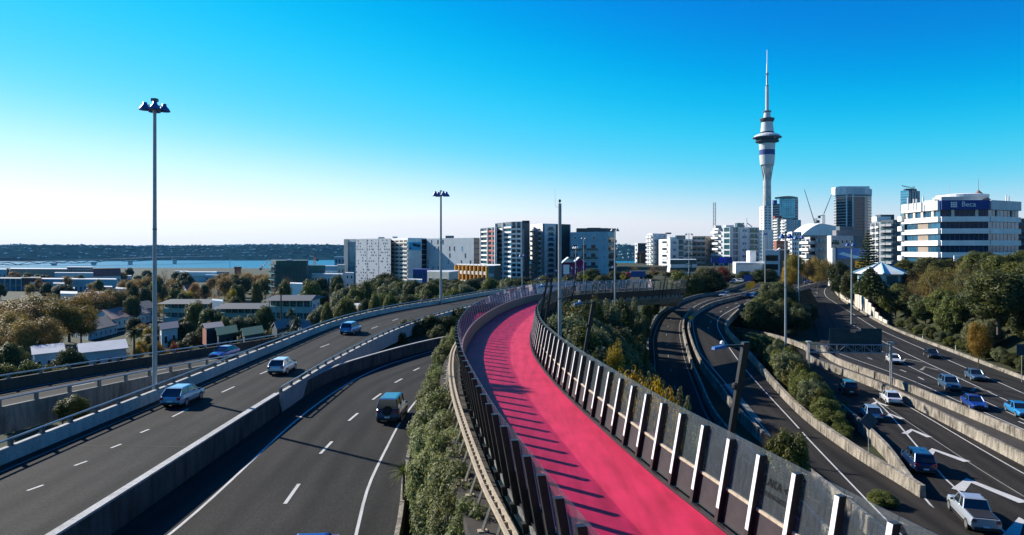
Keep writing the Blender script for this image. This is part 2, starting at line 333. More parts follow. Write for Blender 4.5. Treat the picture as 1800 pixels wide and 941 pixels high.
# motorway
mL = A3([(27.9, 30), (29.4, 44), (30.9, 52), (34.8, 64), (38.6, 81), (41.5, 97), (44, 112), (45.5, 125), (43, 143), (37, 158)], ZE)
mL = spline(mL)
w1 = spline([tuple(U(*p, ZE + 1.0))[:2] + (ZE,) for p in ((2300, 1040), (1990, 890), (1800, 797), (1557, 677), (1427, 627))] + [(54.5, 127, ZE), (54, 146, ZE), (47, 165, ZE)])
w2 = spline([tuple(U(*p, ZE + 1.0))[:2] + (ZE,) for p in ((2500, 1030), (2050, 858), (1800, 757), (1579, 668), (1458, 622))] + [(64, 142, ZE), (74.5, 168, ZE), (88, 200, ZE), (104, 238, ZE), (117, 274, ZE), (130, 310, ZE), (145, 350, ZE), (172, 400, ZE)])
e2R = spline([(64, 42, ZE), (67.5, 70, ZE), (71.5, 89, ZE), (79, 120, ZE), (90.5, 165, ZE), (114, 232, ZE), (126, 265, ZE), (140, 298, ZE), (160, 340, ZE), (190, 395, ZE)])
# pink path
pC = spline([(8.4, -2, 0), (6.2, 6, 0), (4.35, 13.5, 0), (3.05, 19.5, 0), (2.15, 24, 0), (0.35, 35.5, 0), (-0.65, 45, 0), (-0.98, 53, 0), (-0.55, 65, 0), (1.6, 81.6, 0), (5.6, 97, 0), (10.6, 103.6, 0), (18.4, 109.6, 0), (24.2, 113.8, 0), (27.3, 119.5, -.25), (29.2, 128, -1.2), (33.4, 145, -3.0), (37.9, 163, -4.7)], 1.5)
PW = 2.42
S.render.resolution_x, S.render.resolution_y = 1024, 535

# ------------------------------------------------------------------ terrain
def interp_line(P, Y): 
    o = np.argsort(P[:, 1]); return np.interp(Y, P[o, 1], P[o, 0])
flat = []
for L_, R_ in ((aL, aR), (d1L, d1R), (d2L, d2R), (mL, resample(w1[::1], n=len(mL))), (w2, e2R)):
    n = 160; a = resample(L_, n=n); b = resample(R_, n=n)
    if np.linalg.norm(a[0, :2] - b[0, :2]) > np.linalg.norm(a[0, :2] - b[-1, :2]): b = b[::-1]
    for t in np.linspace(0, 1, 9): flat.append(a * (1 - t) + b * t)
flat = np.vstack(flat)
def hbase(X, Y):
    X = np.asarray(X, float); Y = np.asarray(Y, float)
    zl = -23.5 - 0.012 * np.clip(Y - 220, 0, 700) - 0.014 * np.clip(Y - 900, 0, 900) + 3.0 * ss(-60, -10, X) * ss(500, 150, Y)
    zc = -6.2 + (-5.4) * ss(4, 14, X)
    right = interp_line(e2R, np.clip(Y, 45, 395))
    hill = ss(300, 230, Y) * np.clip((X - right - 4) * 0.42, 0, 9.5) + ss(230, 320, Y) * 5 * ss(20, 60, X)
    far = -19.0 + 10.0 * ss(15, 75, X) - 0.015 * np.clip(Y - 420, 0, 2000) * 1.0 - 8 * ss(700, 1500, Y)
    zc = zc * ss(420, 210, Y) + far * (1 - ss(420, 210, Y))
    zc = zc + hill - 10.0 * ss(118, 150, Y) * ss(30, 8, X) * ss(320, 240, Y)
    s = ss(-24, -62, X + 0.06 * np.clip(Y - 100, 0, 400))
    z = zc * (1 - s) + zl * s
    z = z + (ss(1700, 1880, Y + 0.06 * X)) * (-58 - z)
    z = z + 34 * ss(-40, -300, Y)  # unseen rise behind the camera, shaped to darken window reflections
    z = z + 0.5 * np.sin(X * .11 + 1) * np.sin(Y * .09) * ss(10, 40, np.abs(X))
    return z
def terrain_z(X, Y):
    X = np.atleast_1d(np.asarray(X, float)); Y = np.atleast_1d(np.asarray(Y, float)); z = hbase(X, Y)
    near = (np.abs(X - 40) < 200) & (Y < 420); idx = np.where(near)[0]
    for c in range(0, len(idx), 400):
        ii = idx[c:c + 400]; d = (X[ii, None] - flat[None, :, 0]) ** 2 + (Y[ii, None] - flat[None, :, 1]) ** 2
        k = d.argmin(1); dist = np.sqrt(d[np.arange(len(ii)), k]); t = ss(10.0, 2.6, dist)
        z[ii] = z[ii] * (1 - t) + (flat[k, 2] - 0.35) * t
    return z
gx = np.concatenate([-np.geomspace(3600, 130, 26), np.arange(-126, 178, 3.2), np.geomspace(180, 3200, 22)])
gy = np.concatenate([-np.geomspace(1500, 16, 16), np.arange(-12, 300, 3.2), np.geomspace(300, 2100, 46)])
GX, GY = np.meshgrid(gx, gy); GZ = terrain_z(GX.ravel(), GY.ravel())
me = bpy.data.meshes.new('ground'); nx, ny = len(gx), len(gy)
me.from_pydata(np.stack([GX.ravel(), GY.ravel(), GZ], 1).tolist(), [], [(j * nx + i, j * nx + i + 1, (j + 1) * nx + i + 1, (j + 1) * nx + i) for j in range(ny - 1) for i in range(nx - 1)])
mg = layered('ground_cover', (0.04, 0.044, 0.015), (0.014, 0.019, 0.007), 0.95, 0.05, 0.5, 0.95, 0.6, False, 3)
me.materials.append(mg); me.polygons.foreach_set('use_smooth', [True] * len(me.polygons))
g = link('ground', me, kind='structure')
# far land, sea
mb = MB(); mb.box(-7000, 7000, 1500, 8000, -60, -52.3)
msea = bpy.data.materials.new('sea'); msea.use_nodes = True; nt = msea.node_tree; b = nt.nodes['Principled BSDF']
b.inputs['Base Color'].default_value = (0.0, 0.16, 0.27, 1); b.inputs['Roughness'].default_value = 0.5; b.inputs['Specular IOR Level'].default_value = 0.15
gn = nt.nodes.new('ShaderNodeNewGeometry'); nz = nt.nodes.new('ShaderNodeTexNoise'); nz.inputs['Scale'].default_value = 0.05; nz.inputs['Detail'].default_value = 6
bp = nt.nodes.new('ShaderNodeBump'); bp.inputs['Strength'].default_value = 0.9; bp.inputs['Distance'].default_value = 3
nt.links.new(gn.outputs[0], nz.inputs['Vector']); nt.links.new(nz.outputs[0], bp.inputs['Height']); nt.links.new(bp.outputs[0], b.inputs['Normal'])
mb.build('sea', msea, kind='structure')
rng = np.random.default_rng(3)
def hills(name, Y0, Y1, top, x0, x1, seed, base=-52.6, step=26, rise=500):
    r = np.random.default_rng(seed); xs = np.arange(x0, x1, step); ys = np.linspace(Y0, Y1, 26); V = []
    ph = r.uniform(0, 6.28, 12); fr = np.geomspace(0.0005, 0.018, 12); am = np.geomspace(0.55, 0.07, 12)
    jit = r.normal(0, 1, (len(ys), len(xs)))
    for j, y in enumerate(ys):
        u = sum(a * np.sin(f * (xs + y * .7) + p) for f, p, a in zip(fr, ph, am))
        shore = 160 * np.sin(xs * 0.0016 + seed) + 70 * np.sin(xs * .006 + 2 * seed)
        prog = ss(0, rise, y - Y0 - shore)
        zz = base + (top - base) * prog * (0.80 + 0.09 * u) + jit[j] * 2.0 * prog - 3 * (1 - prog)
        V += [(x, y, z) for x, z in zip(xs, zz)]
    n = len(xs); me = bpy.data.meshes.new(name)
    me.from_pydata(V, [], [(j * n + i, j * n + i + 1, (j + 1) * n + i + 1, (j + 1) * n + i) for j in range(len(ys) - 1) for i in range(n - 1)])
    me.materials.append(M['far_wood']); return link(name, me, kind='structure'), np.array(V)
mat('far_wood', (.014, .040, .046), .95, .3, .03, spec=0.0, coords='World', col2=(.002, .009, .013), detail=9)
hl, hv = hills('hills', 3100, 4700, 33, -5200, 600, 3)
hills('hills_beyond', 5200, 7600, 34, -1500, 3600, 5)
# house roofs and gables far across the water: nobody could count them
mb = MB(); r = np.random.default_rng(11)
for k in range(5200):
    v = hv[r.integers(len(hv))]
    if v[2] < -40: continue
    w, d, h = r.uniform(4, 11), r.uniform(4, 8), r.uniform(3, 6); x, y, z = v[0] + r.uniform(-12, 12), v[1], v[2] - 1
    mb.box(x - w / 2, x + w / 2, y - d / 2 - 8, y + d / 2 - 8, z, z + h, int(r.choice([0, 0, 0, 1, 2])))
mb.build('far_houses', [mat('fh_white', (.7, .7, .68), .7, 0), mat('fh_grey', (.35, .36, .37), .7, 0), mat('fh_red', (.4, .2, .14), .7, 0)], label='pale houses scattered over the hills across the harbour', cat='houses', kind='stuff')

# ------------------------------------------------------------------ roads and their paint
ra = ribbon('road', aL, aR, M['asphalt'])
rb = ribbon('viaduct_road', off(bL, .1), off(bR, -.1), M['asphalt'])
rc = ribbon('off_ramp_road', cL, cR, M['asphalt'])
r1 = ribbon('ramp_road', d1L, d1R, M['asphalt_brown'], dz=0.03)
r2 = ribbon('slip_road', d2L, d2R, M['asphalt_brown'], dz=0.03)
rm1 = ribbon('motorway', mL, w1[::-1][:0] if False else resample(w1, n=len(w1)), M['asphalt_brown'])
rm2 = ribbon('motorway_beyond_median', w2, e2R, M['asphalt'])
rmed = ribbon('median_strip', w1, resample(w2[w2[:, 1] < 130], n=len(w1)), M['concrete_dark'], dz=0.05)
LP, LW = M['line_paint'], M['line_worn']
def pline(name, pts, w, m, parent, zf, dz=0.012, step=2.0):
    P = spline([tuple(zf(*p)) for p in pts], step); strip(name, P, w, m, parent, dz); return P
fa = lambda x, y: U(x, y, ZA); fb = lambda x, y: U(x, y, ZB); fe = lambda x, y: U(x, y, ZE)
pline('edge_line', [(120, 1080), (350, 896), (520, 740), (606, 678), (670, 646), (738, 624), (800, 606)], .16, LP, ra, fa)
pline('edge_line', [(600, 1060), (627, 936), (648, 855), (678, 791), (708, 736), (746, 689), (785, 655)], .16, LP, ra, fa)
for d in (((430, 985), (461, 942)), ((501, 886), (525.5, 851)), ((563, 798), (583.5, 776.5)), ((613, 740), (629, 726.6)), ((655, 703), (670, 692)), ((694, 673), (707, 666)), ((727, 652), (737, 647))):
    P = np.array([tuple(fa(*q)) for q in d]); strip('lane_dash', resample(P, n=4), .2, LP, ra)
for d in (((48, 863), (76, 853)), ((131, 819), (153, 811)), ((195, 788), (213, 781)), ((247, 761), (262, 755)), ((303, 733), (331, 719)), ((390, 690), (412, 680)), ((457, 658), (476, 650)), ((563, 611), (579, 605)), ((653, 578), (664, 574)), ((690, 564), (700, 560.5))):
    P = np.array([tuple(fb(*q)) for q in d]); strip('lane_dash', resample(P, n=4), .16, LP, rb)
strip('edge_line', off(bL, 1.0), .12, LW, rb); strip('edge_line', off(bR[bR[:, 1] > 50], -.75), .12, LP, rb)
for yj in (42, 74, 106, 136):
    i = int(np.argmin(abs(bL[:, 1] - yj))); k = int(np.argmin(np.linalg.norm(bR[:, :2] - bL[i, :2], axis=1))); strip('expansion_joint', resample(np.array([bL[i], bR[k]]) + np.array([[.4, 0, 0], [-.3, 0, 0]]), n=8), .09, M['concrete_dark'], rb, .008)
strip('edge_line', off(cC, -3.3), .12, LP, rc); strip('edge_line', off(cC, 3.2), .12, LW, rc); dashes(cC, .13, 3, 7, LP, rc)
rz = 0.075
pr = lambda x, y: UR(x, y)
strip('edge_line', off(d1L, 1.0), .13, LW, r1, rz); strip('edge_line', off(d1R, -.75), .13, LW, r1, rz)
dashes(resample((resample(d1L, n=120) + resample(d1R, n=120)) / 2, 2.0), .12, 2, 8, LW, r1, dz=rz)
pline('edge_line', [(1600, 960), (1513, 871), (1423.6, 777), (1397, 747), (1307, 647), (1269, 592), (1261, 571), (1269, 556), (1302, 537)], .15, LP, r2, pr, .13)
pline('edge_line', [(1420, 840), (1328, 738), (1275, 675), (1248, 643), (1227, 613), (1218, 566), (1230, 551), (1260, 536)], .13, LP, r2, pr, .13)
cc = (resample(d2L, n=200) + resample(d2R, n=200)) / 2; cc = cc[cc[:, 1] > 135]
dashes(off(cc, .2), .12, 2.4, 6, LP, r2, dz=rz)
# pale concrete expansion joint on the slip road
P = np.array([tuple(UR(1277, 676)), tuple(UR(1335, 745))]); strip('joint_strip', resample(P, n=8), .9, LW, r2, rz + .006)
pline('edge_line', [(1760, 1040), (1677, 938), (1568, 808), (1485, 717), (1432, 662)], .16, LP, rm1, fe)
pline('edge_line', [(2040, 950), (1800, 833), (1592, 712), (1507, 668), (1432, 640)], .14, LP, rm1, fe)
pline('gore_line', [(1860, 1020), (1771, 940), (1677, 856), (1650, 829), (1565, 730), (1535, 700)], .16, LP, rm1, fe)
pline('gore_line', [(1990, 985), (1800, 873), (1700, 811), (1592, 739), (1540, 703)], .12, LW, rm1, fe)
def chevron(pts, w, m, parent, zz=0.02):
    """bent band through three photo points lying on the road"""
    P = [fe(*p) for p in pts]; mb = MB(); vs = []
    for i, p in enumerate(P):
        d = ((P[min(i + 1, 2)] - P[i]).normalized() + (P[i] - P[max(i - 1, 0)]).normalized()).normalized(); n = Vector((d.y, -d.x, 0)); k = 1.35 if i == 1 else 1
        for s in (-1, 1): vs.append((p.x + n.x * s * w * k / 2, p.y + n.y * s * w * k / 2, ZE + zz))
    mb.add(vs, [(0, 1, 3, 2), (2, 3, 5, 4)]); mb.build('chevron', m, parent)
for c, w in ((((1559, 733), (1566, 729), (1587, 737)), .55), (((1590, 763), (1603, 756), (1634, 769)), .6), (((1629, 803), (1641, 791), (1700, 812)), .75), (((1684, 862), (1703, 845), (1800, 884)), .9), (((1776, 945), (1795, 915), (1880, 965)), .9), (((1585, 931), (1604, 908), (1690, 952)), .95), (((1535, 711), (1541, 707), (1560, 714)), .5)):
    chevron(c, w, LP, rm1)
pline('edge_line', [(2100, 823), (1800, 692), (1560, 586), (1534, 574), (1474, 536), (1455, 524), (1449, 514), (1453, 504)], .16, LP, rm2, fe)
pline('edge_line', [(1960, 825), (1700, 712), (1590, 664), (1475, 622)], .14, LP, rm2, fe)
pline('edge_line', [(1425, 527), (1418, 519), (1414, 511), (1418, 502), (1430, 494)], .2, LP, rm2, fe)
pline('gore_line', [(1950, 790), (1780, 709), (1680, 662), (1570, 610), (1500, 572)], .16, LP, rm2, fe)
pline('gore_line', [(1950, 815), (1770, 724), (1670, 678), (1590, 640), (1540, 612)], .14, LP, rm2, fe)
for c in (((1585, 637), (1592, 631), (1622, 637)), ((1619, 651), (1626, 645), (1650, 651)), ((1662, 667), (1668, 661), (1692, 667)), ((1708, 688), (1715, 682), (1741, 689)), ((1768, 713), (1776, 707), (1806, 714))): chevron(c, .5, LW, rm2)
for d in (((1525, 629), (1533, 632)), ((1582, 650), (1593, 654)), ((1614, 663), (1624, 668)), ((1790, 741), (1805, 747)), ((1432, 520), (1437, 522)), ((1434, 514), (1437, 516)), ((1437, 508), (1439, 510)), ((1441, 502), (1443, 504))):
    P = np.array([tuple(fe(*q)) for q in d]); strip('lane_dash', resample(P, n=3), .2, LP, rm2)

# tar seams
layered('asphalt_patch', (0.017, 0.0165, 0.016), (0.010, 0.0098, 0.0095), 0.85, 0.3, 1.2, 0.8, 0.4, False, 11, .4)
strip('tar_seam', resample(A3([(-13.1, 22), (-13.05, 40), (-13.2, 55), (-12.6, 68)], ZA), 2.0), .05, M['asphalt_patch'], ra, .007)
strip('tar_seam', resample(A3([(-24.3, 20), (-24.25, 45), (-24.1, 75), (-23.2, 105)], ZB), 2.0), .05, M['asphalt_patch'], rb, .007)
# ------------------------------------------------------------------ walls, parapets, barriers: things of concrete panels, rails and posts
def barrier(name, label, P, prof, m, seg=4.0, rail=None, cat='barrier', rmat='mast_dark', post_every=2.6, side=0.0, cap=None):
    t = thing(name, label, cat, tuple(P[0])); o = -Vector(P[0])
    for q in cut(P, seg):
        mb = sweep(q, prof); mb.build('panel', M[m], t, loc=o)
        if cap: sweep(q, cap).build('sunlit_top', M['concrete_pale'], t, loc=o)  # pale strip along the wall top: sunlight put into the colour
    if rail:
        h0, h1, rr = rail; Q = off(P, side); pr_ = [(rr * math.cos(a), h1 + rr * math.sin(a)) for a in np.linspace(0, 2 * math.pi, 8, endpoint=False)]
        sweep(Q, pr_).build('rail', M['steel'], t, loc=o)
        X = resample(Q, post_every); N = normals(X); mb = MB()
        mb.box(-.09, .09, -.13, .13, -.02, h1 - h0 - rr + .01); mb.box(-.16, .16, -.16, .16, -.02, .03); pm = mb.mesh('rail_post', M[rmat])
        for i in range(len(X)): link('rail_post', pm, t, loc=(X[i, 0] + o.x, X[i, 1] + o.y, X[i, 2] + h0 + o.z), rz=math.atan2(N[i, 1], N[i, 0]))
    return t
wa = aL[aL[:, 1] < 55.2]; wa = np.vstack([wa, [wa[-1, 0], 55.4, ZA]])
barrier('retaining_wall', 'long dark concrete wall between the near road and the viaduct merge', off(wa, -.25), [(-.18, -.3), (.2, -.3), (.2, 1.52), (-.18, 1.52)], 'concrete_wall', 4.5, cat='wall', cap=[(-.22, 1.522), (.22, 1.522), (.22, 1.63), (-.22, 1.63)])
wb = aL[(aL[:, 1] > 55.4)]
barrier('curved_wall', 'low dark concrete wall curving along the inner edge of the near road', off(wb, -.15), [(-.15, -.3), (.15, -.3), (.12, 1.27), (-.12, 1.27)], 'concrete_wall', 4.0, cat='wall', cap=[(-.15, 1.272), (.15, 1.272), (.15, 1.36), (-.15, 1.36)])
pb = bR[bR[:, 1] > 55.6]
barrier('viaduct_parapet', 'concrete parapet with a steel rail on the near edge of the viaduct', pb, [(-.14, 0.01), (.2, -1.4), (.22, .45), (-.1, .45)], 'concrete_pale', 5, rail=(.45, .8, .06), side=.05)
barrier('viaduct_parapet', 'pale railed concrete parapet on the far edge of the viaduct beside the tall mast', bL, [(-.2, -1.4), (.16, 0.01), (.1, .85), (-.2, .85)], 'concrete_pale', 5, rail=(.85, 1.24, .07), side=-.05)
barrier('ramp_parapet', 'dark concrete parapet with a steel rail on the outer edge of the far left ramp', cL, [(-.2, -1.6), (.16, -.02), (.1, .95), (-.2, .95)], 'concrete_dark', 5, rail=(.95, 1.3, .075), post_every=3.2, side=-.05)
barrier('ramp_parapet', 'graffiti marked concrete parapet with a steel rail between the far ramp and the viaduct', cR[cR[:, 1] < 118], [(-.14, -.02), (.2, -1.6), (.2, .45), (-.1, .45)], 'concrete', 5, rail=(.45, 1.0, .075), post_every=3.0, side=.05)
for k, (yy, xx) in enumerate(((56.2, -18.9),)):
    mb = MB(); q0, q1 = Vector((-18.95, 54.2, ZB + .8)), Vector((-18.85, 56.2, ZB + 1.12)); 
kp = [(.02, -.3), (.32, -.3), (.28, .62), (.06, .62)]
barrier('kerb_wall', 'low stained kerb wall on the hedge side of the near road', aR[(aR[:, 1] > 12) & (aR[:, 1] < 84)], kp, 'concrete_tan', 4, cat='wall')
bp_ = [(-.26, -.35), (.26, -.35), (.16, .25), (.13, .88), (-.13, .88), (-.16, .25)]
barrier('ramp_barrier', 'dark concrete barrier on the tree side of the shaded ramp', d1L, bp_, 'concrete', 5)
barrier('ramp_barrier', 'pale edged concrete barrier between shaded ramp and planted strip', d1R, bp_, 'concrete_tan', 4)
barrier('slip_barrier', 'concrete barrier along the inner curve of the slip road', off(d2L, -.3), bp_, 'concrete_tan', 4)
barrier('slip_barrier', 'weathered tan concrete wall along the outer curve of the slip road', off(d2R[d2R[:, 1] > 51.5], .3), [(-.25, -.35), (.25, -.35), (.2, .95), (-.2, .95)], 'concrete_tan', 4.5)
q = mL[(mL[:, 1] > 51.8) & (mL[:, 1] < 84)]
barrier('motorway_barrier', 'stained concrete wall tapering to a point beside the chevron merge', q, [(-.2, -.35), (.2, -.35), (.16, .95), (-.16, .95)], 'concrete_tan', 4.5)
mp_ = [(-.28, -.3), (.28, -.3), (.2, .3), (.17, 1.0), (-.17, 1.0), (-.2, .3)]
barrier('median_barrier', 'weathered concrete median wall on the chevron side of the motorway', w1[w1[:, 1] > 38], mp_, 'concrete_tan', 4)
barrier('median_barrier', 'weathered concrete median wall on the far carriageway side', w2[(w2[:, 1] > 38) & (w2[:, 1] < 128)], mp_, 'concrete_tan', 4)
barrier('verge_kerb', 'low tan kerb along the wooded edge of the motorway', off(e2R[e2R[:, 1] < 250], .1), [(-.2, -.3), (.3, -.3), (.25, .5), (-.12, .5)], 'concrete_tan', 5, cat='kerb')
# tall panel wall on the bend of the motorway
q = e2R[(e2R[:, 1] > 168) & (e2R[:, 1] < 300)]; q = off(q, 1.0)
t = thing('noise_wall', 'cream panelled noise wall stepping along the motorway bend', 'wall', tuple(q[0])); o = -Vector(q[0])
segs = cut(q, 5.5)
for i, s_ in enumerate(segs):
    h = 1.0 + 3.4 * ss(0, 6, i) * (1 - .5 * ss(len(segs) - 8, len(segs), i))
    sweep(s_, [(-.1, 0), (.1, 0), (.1, h), (-.1, h)]).build('panel', M['concrete_cream'] if 'concrete_cream' in M else layered('concrete_cream', (.62, .56, .46), (.42, .37, .3), .85, .3, 2, .5), t, loc=o)
    mb = MB(); mb.box(-.18, .18, -.18, .18, -.1, h + .1); mb.build('post', M['concrete_tan'], t, loc=Vector(s_[0]) + o)

# ------------------------------------------------------------------ the pink path on its old ramp
pk = ribbon('path', off(pC, -PW), off(pC, PW), M['pink'])
deck = sweep(pC, [(-2.62, -.03), (2.62, -.03), (2.62, -.5), (1.7, -1.5), (-1.7, -1.5), (-2.62, -.5)]).build('bridge_deck', M['concrete'], kind='structure')
led = pC[(pC[:, 1] < 78)]
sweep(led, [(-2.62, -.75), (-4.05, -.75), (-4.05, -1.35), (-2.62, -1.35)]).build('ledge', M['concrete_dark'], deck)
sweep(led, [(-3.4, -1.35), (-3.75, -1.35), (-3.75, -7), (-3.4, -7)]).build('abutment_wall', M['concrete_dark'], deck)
for sx in (-1, 1):
    sweep(off(pC, sx * 2.5), [(-.06, -.02), (.06, -.02), (.06, .07), (-.06, .07)]).build('edge_strip', M['plum'], pk)
for s_ in (90, 104, 117.6):
    sl = np.concatenate([[0], np.cumsum(np.linalg.norm(np.diff(pC[:, :2], axis=0), axis=1))]); x, y = [float(np.interp(s_, sl, pC[:, k])) for k in (0, 1)]
    zg = float(terrain_z(x, y)[0]) - .5; mb = MB(); mb.lathe([(.75, zg), (.75, -1.9), (1.2, -1.48)], 12, (x, y, 0)); mb.build('pier', M['concrete'], deck)

# fences: leaning posts with light strips, dark lower panels, panes
LEAN, PH, GH, LH = .42, 2.34, 2.45, .95
def lean(z): return LEAN * z / PH
def fence(side, name, label, glassm, inner):
    E = resample(off(pC, side * 2.46), 1.5); sel = [i for i in range(len(E)) if E[i, 1] > 8]
    t = thing(name, label, 'fence', tuple(E[sel[0]])); o = Vector(E[sel[0]])
    x0, x1 = (0.03, .2) if inner else (.03, .23)
    def slab(mb, z0, z1, xa, xb, y0, y1, mi=0):
        vs = [(x + lean(z), y, z) for z in (z0, z1) for y in (y0, y1) for x in (xa, xb)]
        mb.add(vs, [(0, 2, 3, 1), (4, 5, 7, 6), (0, 1, 5, 4), (2, 6, 7, 3), (0, 4, 6, 2), (1, 3, 7, 5)], mi)
    pm = MB(); slab(pm, -.35, PH, x0, x1, -.078, .078); slab(pm, -.3, .0, x0 - .0, x1 + .12, -.1, .1); pm = pm.mesh('post', M['black'])
    lm = MB(); slab(lm, .42, PH - .01, x0 - .012, x0 - .001, -.072, .072); lm = lm.mesh('light_strip', M['led'])
    gx_ = .205 if inner else .01
    gm = MB(); slab(gm, LH + .02, GH, gx_, gx_ + .014, .0, 1.0); gm = gm.mesh('glass_panel', M[glassm])
    bm_ = MB(); slab(bm_, .06, LH, gx_ - .02, gx_ + .03, .0, 1.0); bm_ = bm_.mesh('lower_panel', M['plum'])
    rm_ = MB(); slab(rm_, LH - .02, LH + .05, gx_ - .05, gx_ - .001, .0, 1.0); rm_ = rm_.mesh('mid_rail', M['beige'])
    N = normals(E)
    for a, i in enumerate(sel):
        n = N[i] * side; ang = math.atan2(n[1], n[0]); p = Vector(E[i]) - o
        po = link('post', pm, t, loc=p, rz=ang); link('light_strip', lm, po)
        if a + 1 < len(sel):
            q = Vector(E[i + 1]) - o; d = q - p; L = d.length
            # local y runs along the fence, x outward
            ang2 = math.atan2(d.y, d.x) - math.pi / 2; ysc = L
            if side < 0: ang2 += math.pi; p2 = q
            else: p2 = p
            gp = Vector((math.cos(ang2 + math.pi / 2), math.sin(ang2 + math.pi / 2), 0))
            go = link('glass_panel', gm, t, loc=p2 + gp * .012, rz=ang2, scale=(1, ysc - .024, 1))
            link('lower_panel', bm_, t, loc=p2 + gp * .008, rz=ang2, scale=(1, ysc - .016, 1))
            link('mid_rail', rm_, t, loc=p2 + gp * .07, rz=ang2, scale=(1, ysc - .14, 1))
    return t, E
fl, EL = fence(-1, 'path_fence', 'curved fence of black posts and violet glass left of the pink path', 'glass_left', False)
fr, ER = fence(1, 'path_fence', 'curved fence of white faced posts and dusty glass right of the pink path', 'glass_right', True)
# scratched lettering on one pane of the near fence
def text_obj(name, s, size, m, parent=None, ext=.002):
    c = bpy.data.curves.new(name, 'FONT'); c.body = s; c.size = size; c.extrude = ext; c.align_x = 'CENTER'; c.align_y = 'CENTER'
    o = bpy.data.objects.new(name, c); COL.objects.link(o); dg = bpy.context.evaluated_depsgraph_get(); me_ = bpy.data.meshes.new_from_object(o.evaluated_get(dg))
    bpy.data.objects.remove(o); me_.materials.clear(); me_.materials.append(m); return link(name, me_, parent)
mat('scratch', (.006, .008, .010), .8, 0, spec=.05)
gl = [c for c in fr.children if c.name.startswith('glass_panel')]
gl.sort(key=lambda c: abs(c.location.y + fr.location.y - 16.6))
for txt, dz, sz in (('LAKA <', 1.75, .3), ('#FEEINGBOD', 1.45, .17)):
    to = text_obj('scratched_writing', txt, sz, M['scratch'], fr, .001); gp = gl[0]
    ang = gp.rotation_euler.z; w = gp.scale.y
    Mx = Matrix.Translation(gp.location) @ Matrix.Rotation(ang, 4, 'Z') @ Matrix.Translation((.19 + lean(dz) - .004, .55 * w, dz)) @ Matrix.Rotation(math.atan2(LEAN, PH), 4, 'Y') @ Matrix.Rotation(-math.pi / 2, 4, 'Z') @ Matrix.Rotation(math.pi / 2, 4, 'X')
    to.matrix_local = Mx
# old beige guard rail outside the left fence
gr_ = spline(off(pC[(pC[:, 1] > 9) & (pC[:, 1] < 60)], -3.35), 1.0)
t = thing('guard_rail', 'beige ladder like guard rail on raked struts outside the left fence', 'guard rail', tuple(gr_[0])); o = -Vector(gr_[0])
for dx in (-.11, .11):
    sweep(off(gr_, dx), [(-.05, .16), (.05, .16), (.05, .26), (-.05, .26)]).build('rail', M['beige'], t, loc=o)
X = resample(gr_, 1.5); N = normals(X)
mb = MB(); mb.bar((.02, 0, .18), (-.3, 0, -.72), .05, .06, 4); mb.bar((.05, 0, .18), (.42, 0, -.72), .045, .05, 4); mb.box(-.45, -.16, -.1, .1, -.75, -.71); sm_ = mb.mesh('strut', M['beige'])
mb = MB(); mb.box(-.1, .1, -.03, .03, .17, .25); rm_ = mb.mesh('rung', M['beige'])
for i in range(len(X)): link('strut', sm_, t, loc=Vector(X[i]) + o, rz=math.atan2(N[i, 1], N[i, 0]))
X = resample(gr_, .5); N = normals(X)
for i in range(len(X)): link('rung', rm_, t, loc=Vector(X[i]) + o, rz=math.atan2(N[i, 1], N[i, 0]))
# leaning black light poles
def path_lamp(p, n, label):
    ang = math.atan2(n[1], n[0]); t = thing('path_lamp', label, 'lamp', (p[0], p[1], -.4), ang, 'leaning black lamps along the path')
    mb = MB(); vs = []
    for z, w, x in ((0, .065, -.1), (5.3, .10, .85)):
        for a, b in ((-1, -1), (1, -1), (1, 1), (-1, 1)): vs.append((x + a * w, b * w * .8, z))
    mb.add(vs, [(0, 1, 2, 3), (4, 5, 6, 7)] + [(k, (k + 1) % 4, 4 + (k + 1) % 4, 4 + k) for k in range(4)]); mb.build('pole', M['black'], t)
    mb = MB(); mb.box(.1, .78, -.035, .035, 5.16, 5.23); mb.build('arm', M['black'], t)
    mb = MB(); mb.add([(-.22, -.1, 5.1), (.18, -.1, 5.14), (.18, .1, 5.14), (-.22, .1, 5.1), (-.2, -.08, 5.18), (.18, -.08, 5.24), (.18, .08, 5.24), (-.2, .08, 5.18)], [(3, 2, 1, 0), (4, 5, 6, 7), (0, 1, 5, 4), (1, 2, 6, 5), (2, 3, 7, 6), (3, 0, 4, 7)]); h = mb.build('lamp_head', M['lampblue'], t)
    mb = MB(); mb.lathe([(.0, 5.26), (.07, 5.27), (.06, 5.33), (.02, 5.36)], 8, (.08, 0, 0)); mb.build('sensor', M['white'], h)
    mb = MB(); mb.lathe([(.05, 3.9), (.1, 3.95), (.1, 4.05), (.03, 4.1)], 8, (.5, 0, 0)); mb.build('camera', M['blackmatt'], t)
E = resample(off(pC, 3.15), 1.0); N = normals(E); s0 = int(np.argmin(abs(E[:, 1] - 19.8)))
wh = ['nearest leaning black lamp by the dusty glass fence above the slip road', 'leaning black lamp beside the bushes where the fence bends', 'leaning black lamp left of the pale camera pole', 'leaning black lamp behind the bend of the path near the camera pole']
k = 0; i = s0
while i < len(E) and E[i, 1] < 124:
    lb = wh[k] if k < 4 else 'small leaning black lamp in the row along the far stretch of the path'
    path_lamp(E[i], N[i], lb); k += 1; i += 16 if k < 3 else 11

